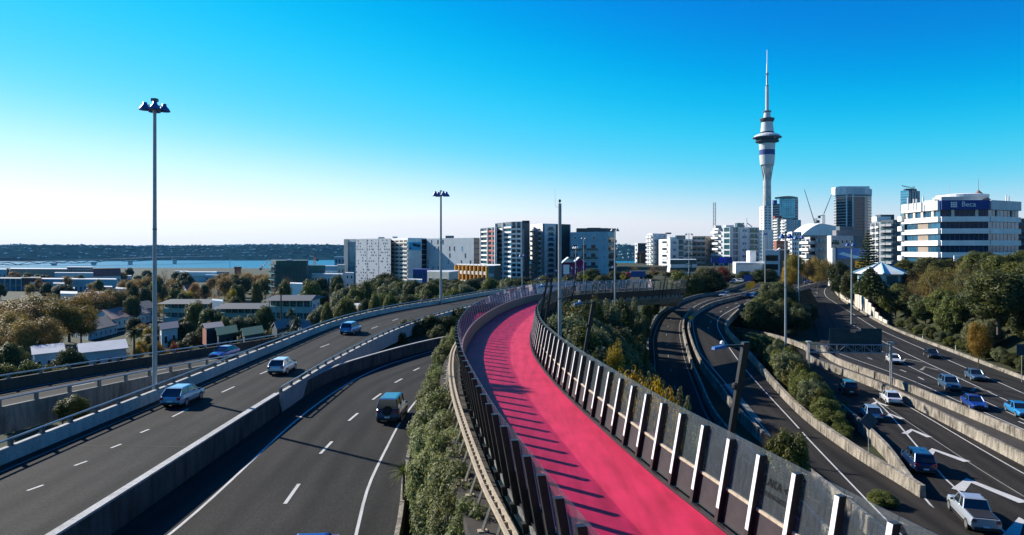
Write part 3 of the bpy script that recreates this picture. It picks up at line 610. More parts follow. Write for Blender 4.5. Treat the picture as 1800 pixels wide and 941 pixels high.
# ------------------------------------------------------------------ masts and lamps
def head_mesh(mb, c, r, mi=0):
    mb.lathe([(r, 0), (r * 1.0, r * .1), (r * .75, r * .55), (r * .38, r * .95), (r * .34, r * 1.35), (.02, r * 1.4)], 10, c, mi)
def mast(label, px, ybase, ytop, Y, r0, r1, heads=4, hr=.5, m='mast', zb=None, group=None, lampm='lampblue', spread=.9, hat=True):
    top = UY(px, ytop, Y); x = top.x; zb = zb if zb is not None else float(terrain_z(x, Y)[0]) - .3
    t = thing('lamp_mast', label, 'lamp mast', (x, Y, zb), group=group); H = top.z - zb
    mb = MB(); mb.lathe([(r0 * 1.6, 0), (r0 * 1.6, .05), (r0, .06), (r1, H)], 12); mb.build('pole', M[m], t, smooth=False)
    mb = MB(); mb.lathe([(r1 * 1.35, H * .62), (r1 * 1.35, H * .62 + .12)], 12); mb.build('collar', M['mast_dark'], t)
    if heads:
        mb = MB(); mb.lathe([(r1 * 1.5, H - .25), (r1 * 1.5, H + .02)], 10)
        for k in range(heads):
            a = 2 * math.pi * k / heads + .5; mb.bar((0, 0, H - .1), (math.cos(a) * spread, math.sin(a) * spread, H - .1), .045)
        if hat: mb.box(-.22, .22, -.22, .22, H + .25, H + .5); mb.box(-.1, .1, -.1, .1, H, H + .26)
        mb.build('crossarm', M['mast_dark'], t)
        hm = MB(); head_mesh(hm, (0, 0, -hr * .9), hr); hm = hm.mesh('lamp_head', M[lampm], True)
        for k in range(heads):
            a = 2 * math.pi * k / heads + .5; link('lamp_head', hm, t, loc=(math.cos(a) * spread, math.sin(a) * spread, H - .1))
    return t, H
mast('tall grey lamp mast with four blue lamps beside the viaduct parapet', 272, 0, 184, 57.4, .20, .13, 4, .48, zb=-8, spread=.72)
mast('tall grey lamp mast with blue lamps rising from the bushes by the viaduct', 775, 0, 339, 149, .30, .2, 4, .75, zb=-9, spread=1.3)
t, H = mast('pale camera pole with a thin aerial beside the bend of the pink path', 984, 0, 358, 60, .17, .15, 0, zb=-10.5)
mb = MB(); mb.lathe([(.03, H), (.03, H + .12), (.1, H + .13), (.12, H + .26), (.06, H + .36), (.01, H + .38)], 10); mb.build('dome_camera', M['blackmatt'], t)
mb = MB(); mb.bar((0, 0, H - .45), (-.4, 0, H - .2), .012); mb.bar((-.4, 0, H - .2), (-.42, 0, H + 1.35), .012, .006); mb.build('aerial', M['steel'], t)
mast('grey mast with two lamps standing before the far fence', 1081, 0, 402, 100, .16, .1, 2, .32, zb=-10, lampm='mast', spread=.45, hat=False)
mast('slim mast with white lamps by the purple house', 1012, 0, 434, 190, .16, .1, 3, .42, zb=-9, lampm='white', spread=.6, hat=False)
mast('slim mast behind the fence left of the two lamp mast', 1026, 0, 418, 240, .16, .1, 2, .4, zb=-9, lampm='mast', spread=.7, hat=False)
mast('slim mast with a blue lamp before the red and white apartments', 918, 0, 448, 170, .15, .1, 2, .45, zb=-9, spread=.5, hat=False)
mast('tall pale mast with blue lamps standing in the bushes before the motorway gantry', 1381, 0, 413, 106, .2, .13, 4, .5, zb=-12, spread=.8)
mast('slim grey mast beside the broad bare tree left of the overbridge', 1404, 0, 416, 185, .2, .13, 4, .65, zb=-12, spread=1.1, hat=False)
mast('blue lamp mast on the wooded bank by the motorway bend', 1497, 0, 428, 150, .2, .12, 3, .5, zb=-9, spread=.8)
mast('slim twin lamp mast before the beige apartments', 1211, 0, 411, 230, .18, .1, 2, .45, zb=-9, lampm='mast_dark', spread=1.3, hat=False)
mast('slim blue lamp mast before the curved white car park', 1345, 0, 410, 235, .2, .12, 2, .5, zb=-9, spread=.6, hat=False)
# ------------------------------------------------------------------ gantry with the backs of big signs
gA, gB = Vector((41.3, 95.0, ZE)), Vector((52.3, 94.2, ZE))
t = thing('sign_gantry', 'grey lattice sign gantry spanning the motorway with dark sign backs', 'gantry', tuple(gA)); o = -gA
d = (gB - gA); L = d.length; u = d.normalized(); n_ = Vector((u.y, -u.x, 0))
for p, h in ((gA, 5.9), (gB, 5.9)):
    mb = MB()
    for s in (-.22, .22): mb.bar(p + n_ * s, p + n_ * s + Vector((0, 0, h)), .09, n=8)
    for k in range(4): mb.bar(p - n_ * .22 + Vector((0, 0, 1 + k * 1.1)), p + n_ * .22 + Vector((0, 0, 1.5 + k * 1.1)), .04)
    mb.box(p.x - .28, p.x + .28, p.y - .4, p.y + .4, p.z + h, p.z + h + .12); mb.build('leg', M['steel'], t, loc=o)
mb = MB()
for s in (-.35, .35):
    for z in (4.5, 5.6): mb.bar(gA + n_ * s + Vector((0, 0, z)), gB + n_ * s + Vector((0, 0, z)), .05)
k = 9
for s in (-.35, .35):
    for i in range(k):
        a = gA + u * (L * i / k) + n_ * s; b2 = gA + u * (L * (i + 1) / k) + n_ * s; lo, hi = Vector((0, 0, 4.5)), Vector((0, 0, 5.6))
        mb.bar(a + lo, a + hi, .03); mb.bar((a + lo) if i % 2 else (a + hi), (b2 + hi) if i % 2 else (b2 + lo), .03)
mb.build('truss', M['galv'], t, loc=o)
mat('signback', (.012, .035, .045), .45, .3, 2, metal=.3)
x = 3.0
for w, h in ((.95, 3.4), (.95, 3.4), (.95, 3.4), (.7, 2.8), (.7, 3.0), (.95, 3.4), (.95, 3.4), (.95, 3.4)):
    p = gA + u * x + n_ * -.6; mb = MB(); q = p + u * (w - .02)
    A = [p + Vector((0, 0, 4.4)), q + Vector((0, 0, 4.4)), q + Vector((0, 0, 4.4 + h)), p + Vector((0, 0, 4.4 + h))]; B = [v - n_ * .06 for v in A]
    mb.add(A + B, [(0, 1, 2, 3), (7, 6, 5, 4), (0, 4, 5, 1), (1, 5, 6, 2), (2, 6, 7, 3), (3, 7, 4, 0)]); sp = mb.build('sign_panel', M['signback'], t, loc=o)
    mb = MB(); c = p + u * (w * .5) + n_ * .05; mb.bar(c + Vector((0, 0, 4.4)), c + Vector((0, 0, 4.4 + h)), .035, n=4); mb.bar(c + n_ * .45 + Vector((0, 0, 4.5)), c + Vector((0, 0, 6.2)), .03, n=4); mb.build('brace', M['steel'], sp, loc=o)
    x += w
mb = MB(); mb.add([gA + u * 3 + n_ * s + Vector((0, 0, z)) for s in (-.55, -.5) for z in (4.35, 5.55)] + [gA + u * 9.6 + n_ * s + Vector((0, 0, z)) for s in (-.55, -.5) for z in (4.35, 5.55)], [(0, 1, 5, 4), (2, 6, 7, 3), (0, 4, 6, 2), (1, 3, 7, 5), (0, 2, 3, 1), (4, 5, 7, 6)])
mb.build('walkway_screen', M['blackmatt'], t, loc=o)
# ------------------------------------------------------------------ road signs
def sign(label, pos, h, w, shape, m, arrow=False, name='road_sign', turn=0, back=None):
    t = thing(name, label, 'sign', tuple(pos), turn); mb = MB(); mb.lathe([(.045, 0), (.04, h)], 8); mb.build('post', M['galv'], t)
    mb = MB()
    if shape == 'diamond': P = [(0, -w * .7), (w * .7, 0), (0, w * .7), (-w * .7, 0)]
    elif shape == 'round': P = [(w / 2 * math.cos(a), w / 2 * math.sin(a)) for a in np.linspace(0, 6.283, 16, endpoint=False)]
    else: P = [(-w / 2, -w * shape / 2), (w / 2, -w * shape / 2), (w / 2, w * shape / 2), (-w / 2, w * shape / 2)]
    n = len(P); zc = h - (w * .55 if shape == 'diamond' else 0)
    mb.add([(x, -.06, zc + z) for x, z in P] + [(x, -.085, zc + z) for x, z in P], [tuple(range(n)), tuple(range(n, 2 * n))[::-1]] + [(k, (k + 1) % n, n + (k + 1) % n, n + k) for k in range(n)])
    f = mb.build('face', m, t)
    if arrow:
        mb = MB(); mb.add([(x, -.094, zc + z) for x, z in ((-.07, -.35), (.07, -.35), (.07, .05), (.2, .05), (0, .35), (-.2, .05), (-.07, .05))], [tuple(range(7))]); mb.build('arrow', M['blackmatt'], f)
    return t
mat('sign_yellow', (.8, .38, .01), .5, .05); mat('sign_blue', (.02, .06, .25), .5, .1); mat('sign_white', (.75, .75, .73), .5, .05); mat('sign_dark', (.015, .05, .075), .5, .2)
for lb, px, py, Y in (('yellow diamond warning sign behind the far fence near the purple house', 1029, 487, 150), ('yellow diamond warning sign behind the far fence near the harbour gap', 1095, 487, 150)):
    p = UY(px, py, Y); sign(lb, (p.x, Y, p.z - 4), 4.6, 1.1, 'diamond', M['sign_yellow'], True)
p = UR(1295, 560); sign('dark back of a diamond sign on the outer barrier of the slip road', (p.x + 1.2, p.y, p.z), 3.2, 1.5, 'diamond', M['sign_dark'])
p = UR(1214, 578); sign('small round orange edged keep left sign on the nose between the ramps', (p.x - .8, p.y - 3, p.z + .6), 1.9, .8, 'round', M['sign_yellow'])
p = U(1527, 812, ZE); sign('dark diamond sign back on a slim white post at the wall end', tuple(p), 4.3, 1.2, 'diamond', M['sign_dark'])
p = U(1796, 672, ZE); sign('white post with a dark sign back at the wooded verge', tuple(p), 4.6, 1.6, 1.0, M['sign_dark'])
for lb, px, py in (('slim white marker post on the wooded verge above the black car', 1680, 618), ('short white marker post on the verge beside the noise wall end', 1622, 598)):
    p = U(px, py, ZE + .2); t = thing('marker_post', lb, 'post', tuple(p)); mb = MB(); mb.lathe([(.07, 0), (.07, 1.1)], 8); mb.build('post', M['white'], t); mb = MB(); mb.lathe([(.075, .85), (.075, 1.0)], 8); mb.build('band', M['black'], t)
# cluster of yellow arrow boards where the ramps meet
for lb, px, py, Y, w in (('tallest yellow board of the cluster where the ramps meet', 1322, 500, 212, 1.6), ('yellow board low on the nose between the ramps', 1308, 516, 200, 1.0), ('yellow board with white top in the cluster where the ramps meet', 1316, 504, 209, 1.7)):
    p = UY(px, py, Y); sign(lb, (p.x, Y, -5.6), p.z + 5.6, w, 1.2, M['sign_yellow'], False)
p = UY(1315, 489, 235); sign('blue road sign between the dark round trees', (p.x, 235, -6), p.z + 6, 3.0, .75, M['sign_blue'])
p = UY(995.5, 475, 200); t = sign('white sign board by the purple house', (p.x, 200, p.z - 5), 5.2, 1.7, 1.6, M['sign_white'])

# ------------------------------------------------------------------ cars
mat('tyre', (.015, .015, .015), .8, .1); mat('rim', (.4, .41, .42), .35, .1, metal=.7); mat('trim', (.02, .02, .022), .6, .1)
def glossy(name, col, metal=.3):
    m = bpy.data.materials.new(name); m.use_nodes = True; b = m.node_tree.nodes['Principled BSDF']; b.inputs['Base Color'].default_value = (*col, 1); b.inputs['Metallic'].default_value = metal
    b.inputs['Roughness'].default_value = .3; b.inputs['Coat Weight'].default_value = .7; b.inputs['Coat Roughness'].default_value = .06; MATS[name] = m; return m
glossy('carglass', (.012, .018, .024), 0); MATS['carglass'].node_tree.nodes['Principled BSDF'].inputs['Roughness'].default_value = .08
glossy('headlamp', (.75, .77, .8), .1); glossy('taillamp', (.45, .01, .01), 0)
PAINT = {'white': (.72, .73, .73), 'silver': (.42, .46, .5), 'black': (.012, .012, .014), 'navy': (.012, .03, .09), 'blue': (.015, .06, .30), 'skyblue': (.04, .30, .62), 'steelblue': (.06, .13, .22), 'paleblue': (.30, .45, .58), 'charcoal': (.03, .034, .04)}
for k, c in PAINT.items(): glossy('paint_' + k, c, .35)
KINDS = {  # length, half width, bonnet z, belt z, roof z, cabin stations (base front, roof front, roof rear, base rear), ride
    'hatch': (4.1, .86, .86, .95, 1.47, (.9, .25, -1.35, -1.95), .3),
    'sedan': (4.6, .88, .86, .94, 1.44, (.95, .25, -1.05, -1.75), .3),
    'suv': (4.6, .92, 1.0, 1.1, 1.70, (1.05, .45, -1.75, -2.2), .36),
    'jeep': (4.0, .92, 1.08, 1.18, 1.95, (.62, .45, -1.85, -1.95), .42),
    'ute': (5.2, .92, 1.02, 1.1, 1.76, (1.15, .55, -.55, -.85), .4)}
CARM = {}
def car_meshes(kind):
    if kind in CARM: return CARM[kind]
    L, hw, zb, zbelt, zroof, (b0, r0, r1, b1), ride = KINDS[kind]; h = L / 2; out = {}
    st = [(h, .80, .42, zb - .22), (h - .06, .9, ride, zb - .14), (h - .35, .97, ride - .05, zb - .06), (b0 + .1, 1, ride - .05, zb + .02), (b0 - .5, 1.0, ride - .05, zbelt)]
    if kind == 'ute': st += [(b1, 1, ride - .05, zbelt), (b1 - .12, 1, ride - .05, zbelt - .02), (-h + .15, 1, ride, zbelt - .02), (-h, .96, ride + .1, zbelt - .04)]
    else: st += [(b1 + .35, 1, ride - .05, zbelt), (max(b1 - .05, -h + .22), .98, ride - .03, zbelt - .03), (-h + .08, .93, ride, zbelt - .09), (-h, .86, ride + .14, zbelt - .2)]
    mb = MB(); vs = []; n = 8
    for x, w, z0, z1 in st:
        w *= hw; m_ = (z0 + z1) / 2 + .06
        vs += [(x, -w * .9, z0), (x, w * .9, z0), (x, w, z0 + .1), (x, w * 1.0, m_), (x, w * .93, z1 - .05), (x, w * .86, z1), (x, -w * .86, z1), (x, -w * .93, z1 - .05), (x, -w, m_), (x, -w, z0 + .1)]
    n = 10; mb.add(vs, [(i * n + k, i * n + (k + 1) % n, (i + 1) * n + (k + 1) % n, (i + 1) * n + k) for i in range(len(st) - 1) for k in range(n)] + [tuple(range(n))[::-1], tuple((len(st) - 1) * n + k for k in range(n))])
    out['body'] = mb
    # greenhouse: glass loft then painted roof and pillars
    gb = MB(); wb, wr = hw * .88, hw * .70; zr_ = zroof - .045
    v = [(b0, -wb, zbelt - .02), (b0, wb, zbelt - .02), (b1, wb, zbelt - .02), (b1, -wb, zbelt - .02), (r0, -wr, zr_), (r0, wr, zr_), (r1, wr, zr_), (r1, -wr, zr_)]
    gb.add(v, [(0, 1, 2, 3), (4, 7, 6, 5), (0, 4, 5, 1), (1, 5, 6, 2), (2, 6, 7, 3), (3, 7, 4, 0)]); out['windows'] = gb
    rb_ = MB(); e = .03
    rb_.add([(r0 + .1, -wr - e, zr_ - .02), (r0 + .1, wr + e, zr_ - .02), (r1 - .08, wr + e, zr_ - .02), (r1 - .08, -wr - e, zr_ - .02), (r0 - .1, -wr * .85, zroof), (r0 - .1, wr * .85, zroof), (r1 + .12, wr * .85, zroof - .01), (r1 + .12, -wr * .85, zroof - .01)],
            [(0, 1, 2, 3), (4, 7, 6, 5), (0, 4, 5, 1), (1, 5, 6, 2), (2, 6, 7, 3), (3, 7, 4, 0)])
    for s in (-1, 1):
        for xa, xb in ((b0, r0), (b1, r1)): rb_.bar((xa, s * (wb + .005), zbelt - .02), (xb, s * (wr + .015), zr_), .045, .04, 4)
        xm = (r0 + r1) / 2; rb_.bar((xm, s * (wb + .005), zbelt - .02), (xm, s * (wr + .012), zr_), .04, .035, 4)
    out['roof'] = rb_
    tr = .33 if kind in ('hatch', 'sedan') else .37
    wy = MB(); n = 14
    for s0_, s1_, r_, mi in ((-.11, .11, tr, 0), (.10, .118, tr * .66, 1)):
        vs = [(r_ * math.cos(2 * math.pi * k / n), y, r_ * math.sin(2 * math.pi * k / n)) for y in (s0_, s1_) for k in range(n)]
        wy.add(vs, [(k, (k + 1) % n, n + (k + 1) % n, n + k) for k in range(n)] + [tuple(range(n))[::-1], tuple(range(n, 2 * n))], mi)
    out['tr'] = tr; out['L'] = L; out['hw'] = hw; out['zb'] = zb; out['zbelt'] = zbelt
    r = dict(body=mb.mesh('body', M['trim']), windows=gb.mesh('windows', M['carglass']), roof=rb_.mesh('roof', M['trim']), wheel=wy.mesh('wheel', [M['tyre'], M['rim']]), info=out)
    b = MB(); b.box(-.05, .03, -.17, .17, -.07, .07); r['lamp'] = b.mesh('headlight', M['headlamp'])
    b = MB(); b.box(-.03, .05, -.13, .13, -.11, .11); r['tail'] = b.mesh('taillight', M['taillamp'])
    b = MB(); b.box(-.06, .05, -.04, hw * .6, -.09, .09); r['bumper'] = b.mesh('bumper', M['trim'])
    b = MB(); b.box(-.07, .05, -.05, .13, -.05, .07); r['mirror'] = b.mesh('mirror', M['trim'])
    CARM[kind] = r; return r
def car(label, kind, paint, pos, d, extra=None):
    m = car_meshes(kind); i = m['info']; d = Vector((d[0], d[1])).normalized(); t = thing('car', label, 'car', tuple(pos), math.atan2(d.y, d.x), 'cars on the roads')
    def ob(name, me, mt=None, **k):
        q = link(name, me, t, **k)
        if mt: q.material_slots[0].link = 'OBJECT'; q.material_slots[0].material = mt
        return q
    P = M['paint_' + paint]; ob('body', m['body'], P); ob('windows', m['windows']); ob('roof', m['roof'], P)
    h = i['L'] / 2
    for x in (h - .85, -h + .85):
        for s in (-1, 1): link('wheel', m['wheel'], t, loc=(x, s * (i['hw'] - .09), i['tr']), rz=0 if s > 0 else math.pi)
    for s in (-1, 1):
        link('headlight', m['lamp'], t, loc=(h - .03, s * i['hw'] * .62, i['zb'] - .24)); link('taillight', m['tail'], t, loc=(-h + .03, s * i['hw'] * .74, i['zbelt'] - .22))
        link('mirror', m['mirror'], t, loc=(KINDS[kind][5][0] - .25, s * (i['hw'] + .02) - (0.13 if s < 0 else 0), i['zbelt'] + .02))
    b = MB(); b.box(h - .06, h + .035, -i['hw'] * .42, i['hw'] * .42, i['zb'] - .42, i['zb'] - .2); b.build('grille', M['trim'], t)
    for x_, nm in ((h + .01, 'bumper'), (-h - .05, 'bumper')):
        b = MB(); b.box(x_ - .02, x_ + .06, -i['hw'] * .84, i['hw'] * .84, .3, .46); b.build(nm, M['trim'], t)
    b = MB(); b.box(-h - .075, -h - .03, -.2, .2, .5, .62); b.build('number_plate', M['sign_white'], t)
    for s in (-1, 1):
        b = MB()
        for x_ in (h - .85, -h + .85): b.lathe([(i['tr'] * 1.16, -.02), (i['tr'] * 1.16, .0)], 14, (0, 0, 0)) if False else None
        b.box(-h + 1.35, h - 1.35, s * i['hw'] - .015, s * i['hw'] + .015, .26, .36); b.build('sill', M['trim'], t)
    if kind == 'ute':
        b = MB(); b.box(-h + .1, KINDS[kind][5][3] - .1, -.72, .72, i['zbelt'] - .03, i['zbelt'] + .02); b.build('tray_cover', M['trim'], t)
    if kind == 'jeep':
        b = MB(); n = 14; vs = [(x, .34 * math.cos(2 * math.pi * k / n), 1.05 + .34 * math.sin(2 * math.pi * k / n)) for x in (-h - .2, -h) for k in range(n)]
        b.add(vs, [(k, (k + 1) % n, n + (k + 1) % n, n + k) for k in range(n)] + [tuple(range(n))[::-1], tuple(range(n, 2 * n))]); b.build('spare_wheel', M['tyre'], t)
    return t
car('white and blue hatchback on the viaduct nearest the tall lamp mast', 'hatch', 'paleblue', U(322, 708, ZB), (0.01, 1))
car('pale hatchback on the viaduct beside the start of the near parapet rail', 'hatch', 'white', U(497, 654, ZB), (.01, 1))
car('blue car farthest along the viaduct before the dark bushes', 'suv', 'skyblue', U(617, 586, ZB), (.1, 1))
p = Vector((-36.2, 86, -6.1)); car('blue car on the far ramp half hidden by the viaduct parapet', 'sedan', 'blue', p, (-.14, -1))
car('boxy dark four wheel drive with a blue roof on the near road', 'jeep', 'steelblue', U(690, 735, ZA), (.03, 1))
car('blue car cut by the bottom edge of the near road', 'suv', 'blue', U(546, 1018, ZA), (-.08, 1))
eD = (.245, .83); e2D = (-.27, -.83)
car('dark navy car beside the chevrons near the wall end', 'suv', 'navy', U(1614, 822, ZE), eD)
car('silver utility truck nearest the camera on the chevron carriageway', 'ute', 'silver', U(1709, 915, ZE), eD)
car('grey blue car entering the merge behind the slim sign post', 'hatch', 'paleblue', U(1531, 734, ZE), eD)
car('white car beside the median wall below the gantry', 'sedan', 'white', U(1566, 707, ZE), eD)
car('dark car in shade near the bushes before the gantry', 'suv', 'charcoal', U(1491, 690, ZE), eD)
car('white car on the far carriageway just right of the gantry leg', 'sedan', 'white', U(1571, 638, ZE), e2D)
car('black car on the lane nearest the wooded verge', 'sedan', 'black', U(1638, 628, ZE), e2D)
car('steel blue car between the pale chevrons and the median', 'suv', 'steelblue', U(1669, 683, ZE), e2D)
car('silver blue car on the outer lane below the trees', 'hatch', 'steelblue', U(1714, 667, ZE), e2D)
car('deep blue low car beside the median wall on the far carriageway', 'sedan', 'blue', U(1712, 716, ZE), e2D)
car('bright sky blue car cut by the edge of the picture', 'sedan', 'skyblue', U(1792, 729, ZE), e2D)
car('small dark blue car on the distant motorway bend', 'sedan', 'navy', U(1423, 511, ZE), (-.3, -1))
car('silver car on the ramp beside the dark hedge', 'hatch', 'silver', UR(1274, 522), (-.7, -.75))
car('dark car on the slip road by the yellow boards', 'sedan', 'charcoal', UR(1312, 524), (.7, .7))
car('bright blue car on the slip road before the bushes', 'hatch', 'skyblue', UR(1327, 524), (.75, .65))
car('blue grey car at the head of the ramp under the round tree', 'suv', 'steelblue', (79, 243, -5), (-.5, -.8))
car('white car at the head of the ramp beside the hedge', 'sedan', 'white', (83.5, 250, -5), (-.6, -.8))

# blue box truck on the street beyond the far fence
p = UY(1117, 486, 300); t = thing('truck', 'dark blue box truck on the street beyond the far fence', 'truck', (p.x, 300, p.z - 1.2))
mb = MB(); mb.box(-2.2, 4.2, -1.2, 1.2, .9, 3.5); mb.build('box', mat('truck_blue', (.02, .06, .22), .5, .1), t); mb = MB(); mb.box(-4.0, -2.3, -1.15, 1.15, .6, 2.8); mb.build('cab', mat('truck_red', (.45, .03, .03), .5, .1), t)
mb = MB(); mb.box(-4.03, -3.99, -.95, .95, 1.7, 2.6); mb.build('windscreen', M['carglass'], t)
for x in (-3.2, 2.6):
    for y in (-1.1, 1.1): mb = MB(); mb.bar((x, y - .12, .5), (x, y + .12, .5), .5, n=14); mb.build('wheel', M['tyre'], t)

# ------------------------------------------------------------------ trees and shrubs: leaf faces through the crown, tapered trunk with limbs
def leaves(name, C, Rr, n, size, seed, mt, shell=.55, up=.35, asp=.5, zs=1.0):
    r = np.random.default_rng(seed); C = np.array(C, float); Rr = np.array(Rr, float)
    if Rr.ndim == 1: Rr = np.stack([Rr] * 3, 1)
    p = (Rr[:, 0] * Rr[:, 2]); i = r.choice(len(C), n, p=p / p.sum())
    d = r.normal(size=(n, 3)); d /= np.linalg.norm(d, axis=1)[:, None]
    f = 1 - shell * r.random(n) ** 1.6
    pos = C[i] + d * Rr[i] * f[:, None]
    nrm = d * 1.1 + r.normal(size=(n, 3)) * .38 + np.array([0, 0, up]); nrm /= np.linalg.norm(nrm, axis=1)[:, None]
    t = np.cross(nrm, r.normal(size=(n, 3))); t /= np.linalg.norm(t, axis=1)[:, None] + 1e-9; b = np.cross(nrm, t)
    s = size * r.uniform(.6, 1.35, n)[:, None]
    q = np.array([1, 1, zs]); V = np.stack([pos + t * s * q, pos + b * s * asp * q, pos - t * s * q, pos - b * s * asp * q], 1).reshape(-1, 3)
    me = bpy.data.meshes.new(name); me.vertices.add(4 * n); me.vertices.foreach_set('co', V.ravel()); me.loops.add(4 * n); me.loops.foreach_set('vertex_index', np.arange(4 * n))
    me.polygons.add(n); me.polygons.foreach_set('loop_start', np.arange(0, 4 * n, 4)); me.update(calc_edges=True); me.materials.append(mt); return me
def lobes(seed, n, rx, rz, zc, lr, flat=False, zs=.36):
    r = np.random.default_rng(seed); C = []; Q = []
    for k in range(n):
        d = r.normal(size=3); d /= np.linalg.norm(d)
        if flat: d[2] = abs(d[2]) * .9 - .1
        f = r.uniform(.55, .95); q = lr * r.uniform(.65, 1.3)
        C.append((d[0] * (rx - q * .7) * f, d[1] * (rx - q * .7) * f, zc + d[2] * (rz - q * .7 * zs) * f)); Q.append((q, q, q * zs))
    return C, Q
def trunk_mesh(seed, zc, r0, limbs=6, spread=.6):
    r = random.Random(seed); mb = MB(); mb.bar((0, 0, -.05), (.02, 0, zc * .6), r0, r0 * .7, 7); mb.bar((.02, 0, zc * .6), (.04, .02, zc * 1.15), r0 * .7, r0 * .25, 6)
    for k in range(limbs):
        a = 6.28 * k / limbs + r.uniform(-.3, .3); z = zc * r.uniform(.45, .8); e = (math.cos(a) * spread * r.uniform(.6, 1), math.sin(a) * spread * r.uniform(.6, 1), z + r.uniform(.15, .4))
        m_ = (e[0] * .45, e[1] * .45, z + (e[2] - z) * .7); mb.bar((.02, 0, z), m_, r0 * .45, r0 * .3, 5); mb.bar(m_, e, r0 * .3, r0 * .08, 4)
    return mb.mesh('trunk', M['bark'])
TV = {}
def kinddef(kind, mt, nvar, n, size, rz, zc, lr, nl, r0=.06, shell=.55, flat=False, asp=.5, spread=.6, zs=.38):
    TV[kind] = [(leaves(kind, *lobes(s * 13 + hash_(kind), nl, 1.0, rz, zc, lr, flat, zs), n, size, s + 5, M[mt], shell, asp=asp, zs=zs), trunk_mesh(s, zc, r0, spread=spread)) for s in range(nvar)]
def hash_(s): return sum(ord(c) * (i + 1) for i, c in enumerate(s)) % 997
# unit trees: crown radius 1, total height 1 (x, y scaled by radius, z by height)
kinddef('dome', 'leaf_dark', 4, 20000, .05, .42, .56, .33, 60)
kinddef('olive', 'leaf_olive', 3, 18000, .05, .43, .55, .31, 58)
kinddef('grey', 'leaf_grey', 4, 20000, .046, .43, .55, .30, 62)
kinddef('brown', 'leaf_brown', 3, 14000, .036, .38, .60, .33, 50, .045, .85, asp=.4)
kinddef('gold', 'leaf_gold', 2, 14000, .038, .38, .60, .33, 50, .045, .85, asp=.4)
kinddef('bright', 'leaf_bright', 2, 13000, .05, .45, .55, .32, 50)
kinddef('yellow', 'leaf_yellow', 2, 11000, .04, .46, .52, .30, 50, zs=.5)
kinddef('bare', 'leaf_brown', 2, 5200, .024, .44, .55, .32, 44, .04, .95, asp=.22)
kinddef('red', 'leaf_red', 1, 6000, .05, .45, .5, .3, 40)
kinddef('near', 'leaf_light', 4, 42000, .040, .47, .50, .27, 90, .03, .8, asp=.42, zs=.32)
TNAME = {'dome': 'evergreen_tree', 'olive': 'leafy_tree', 'grey': 'leafy_tree', 'bright': 'leafy_tree', 'brown': 'autumn_tree', 'gold': 'autumn_tree', 'yellow': 'autumn_tree', 'red': 'autumn_tree', 'bare': 'bare_tree', 'near': 'shrub'}
TC = [0]
ORD = ['dark', 'mid green', 'pale']
def tree(kind, label, x, y, z0, h, r, cat='tree', group=None, name=None, rz=None):
    TC[0] += 1; c, tk = TV[kind][TC[0] % len(TV[kind])]
    t = thing(name if name not in (None, 'tree') else TNAME[kind], label, cat, (x, y, z0), random.uniform(0, 6.28) if rz is None else rz, group, (r, r, h))
    link('trunk', tk, t); link('crown', c, t); return t
def ptree(kind, label, px, ytop, Y, wpx, group=None, name=None, z0=None, cat='tree'):
    p = UY(px, ytop, Y); zg = float(terrain_z(p.x, Y)[0]) - .2 if z0 is None else z0
    return tree(kind, label, p.x, Y, zg, max(1.0, p.z - zg), wpx * Y / F / 2, cat, group, name)
rn = random.Random(21)
def where(px, Y, near=300, far=420):
    a = next(w for c, w in ((60, 'at the left edge of the picture'), (150, 'above the park'), (235, 'behind the white terraces'), (300, 'beside the tall mast'), (385, 'behind the far left flats'), (440, 'around the brick chimney'), (480, 'left of the dark glass block'), (550, 'before the dark glass block'), (610, 'before the white townhouses'), (690, 'before the pale student block'), (760, 'before the poster block'), (850, 'before the orange fins'), (935, 'before the stepped tower'), (9999, 'before the white tower')) if px < c)
    return a + (', close' if Y < near else ', farther' if Y < far else ', far back')
KW = {'dome': 'dark rounded', 'olive': 'olive green', 'grey': 'grey green', 'bright': 'light green', 'brown': 'brown', 'bare': 'bare twiggy', 'gold': 'golden', 'red': 'red leaved'}
def fill(poly, n, mind, kinds, label, group, hz, rr, name='tree', cat='tree', seed=1, lim=None, hmin=1.4):
    """spread n trees inside a plan polygon, at least mind apart"""
    r = random.Random(seed); xs = [p[0] for p in poly]; ys = [p[1] for p in poly]; pts = []
    def inside(x, y):
        c = False; j = len(poly) - 1
        for i in range(len(poly)):
            if (poly[i][1] > y) != (poly[j][1] > y) and x < (poly[j][0] - poly[i][0]) * (y - poly[i][1]) / (poly[j][1] - poly[i][1]) + poly[i][0]: c = not c
            j = i
        return c
    for _ in range(n * 60):
        x, y = r.uniform(min(xs), max(xs)), r.uniform(min(ys), max(ys))
        if inside(x, y) and all((x - a) ** 2 + (y - b) ** 2 > mind ** 2 for a, b in pts): pts.append((x, y))
        if len(pts) >= n: break
    for x, y in pts:
        zg = float(terrain_z(x, y)[0]) - .2; k = r.choice(kinds); h = r.uniform(*hz); rad = r.uniform(*rr) * (h / hz[1]) ** .5
        if lim:
            hm = CZ - (lim(CX + F * (x + .75 * rad) / y, y) - HY) * y / F - zg
            if hm < hmin: continue
            h = min(h, hm * r.uniform(.88, 1)); rad = min(rad, .62 * h)
        tree(k, label(k, x, y) if callable(label) else label[k] if isinstance(label, dict) else label, x, y, zg, h, rad, cat, group, name)
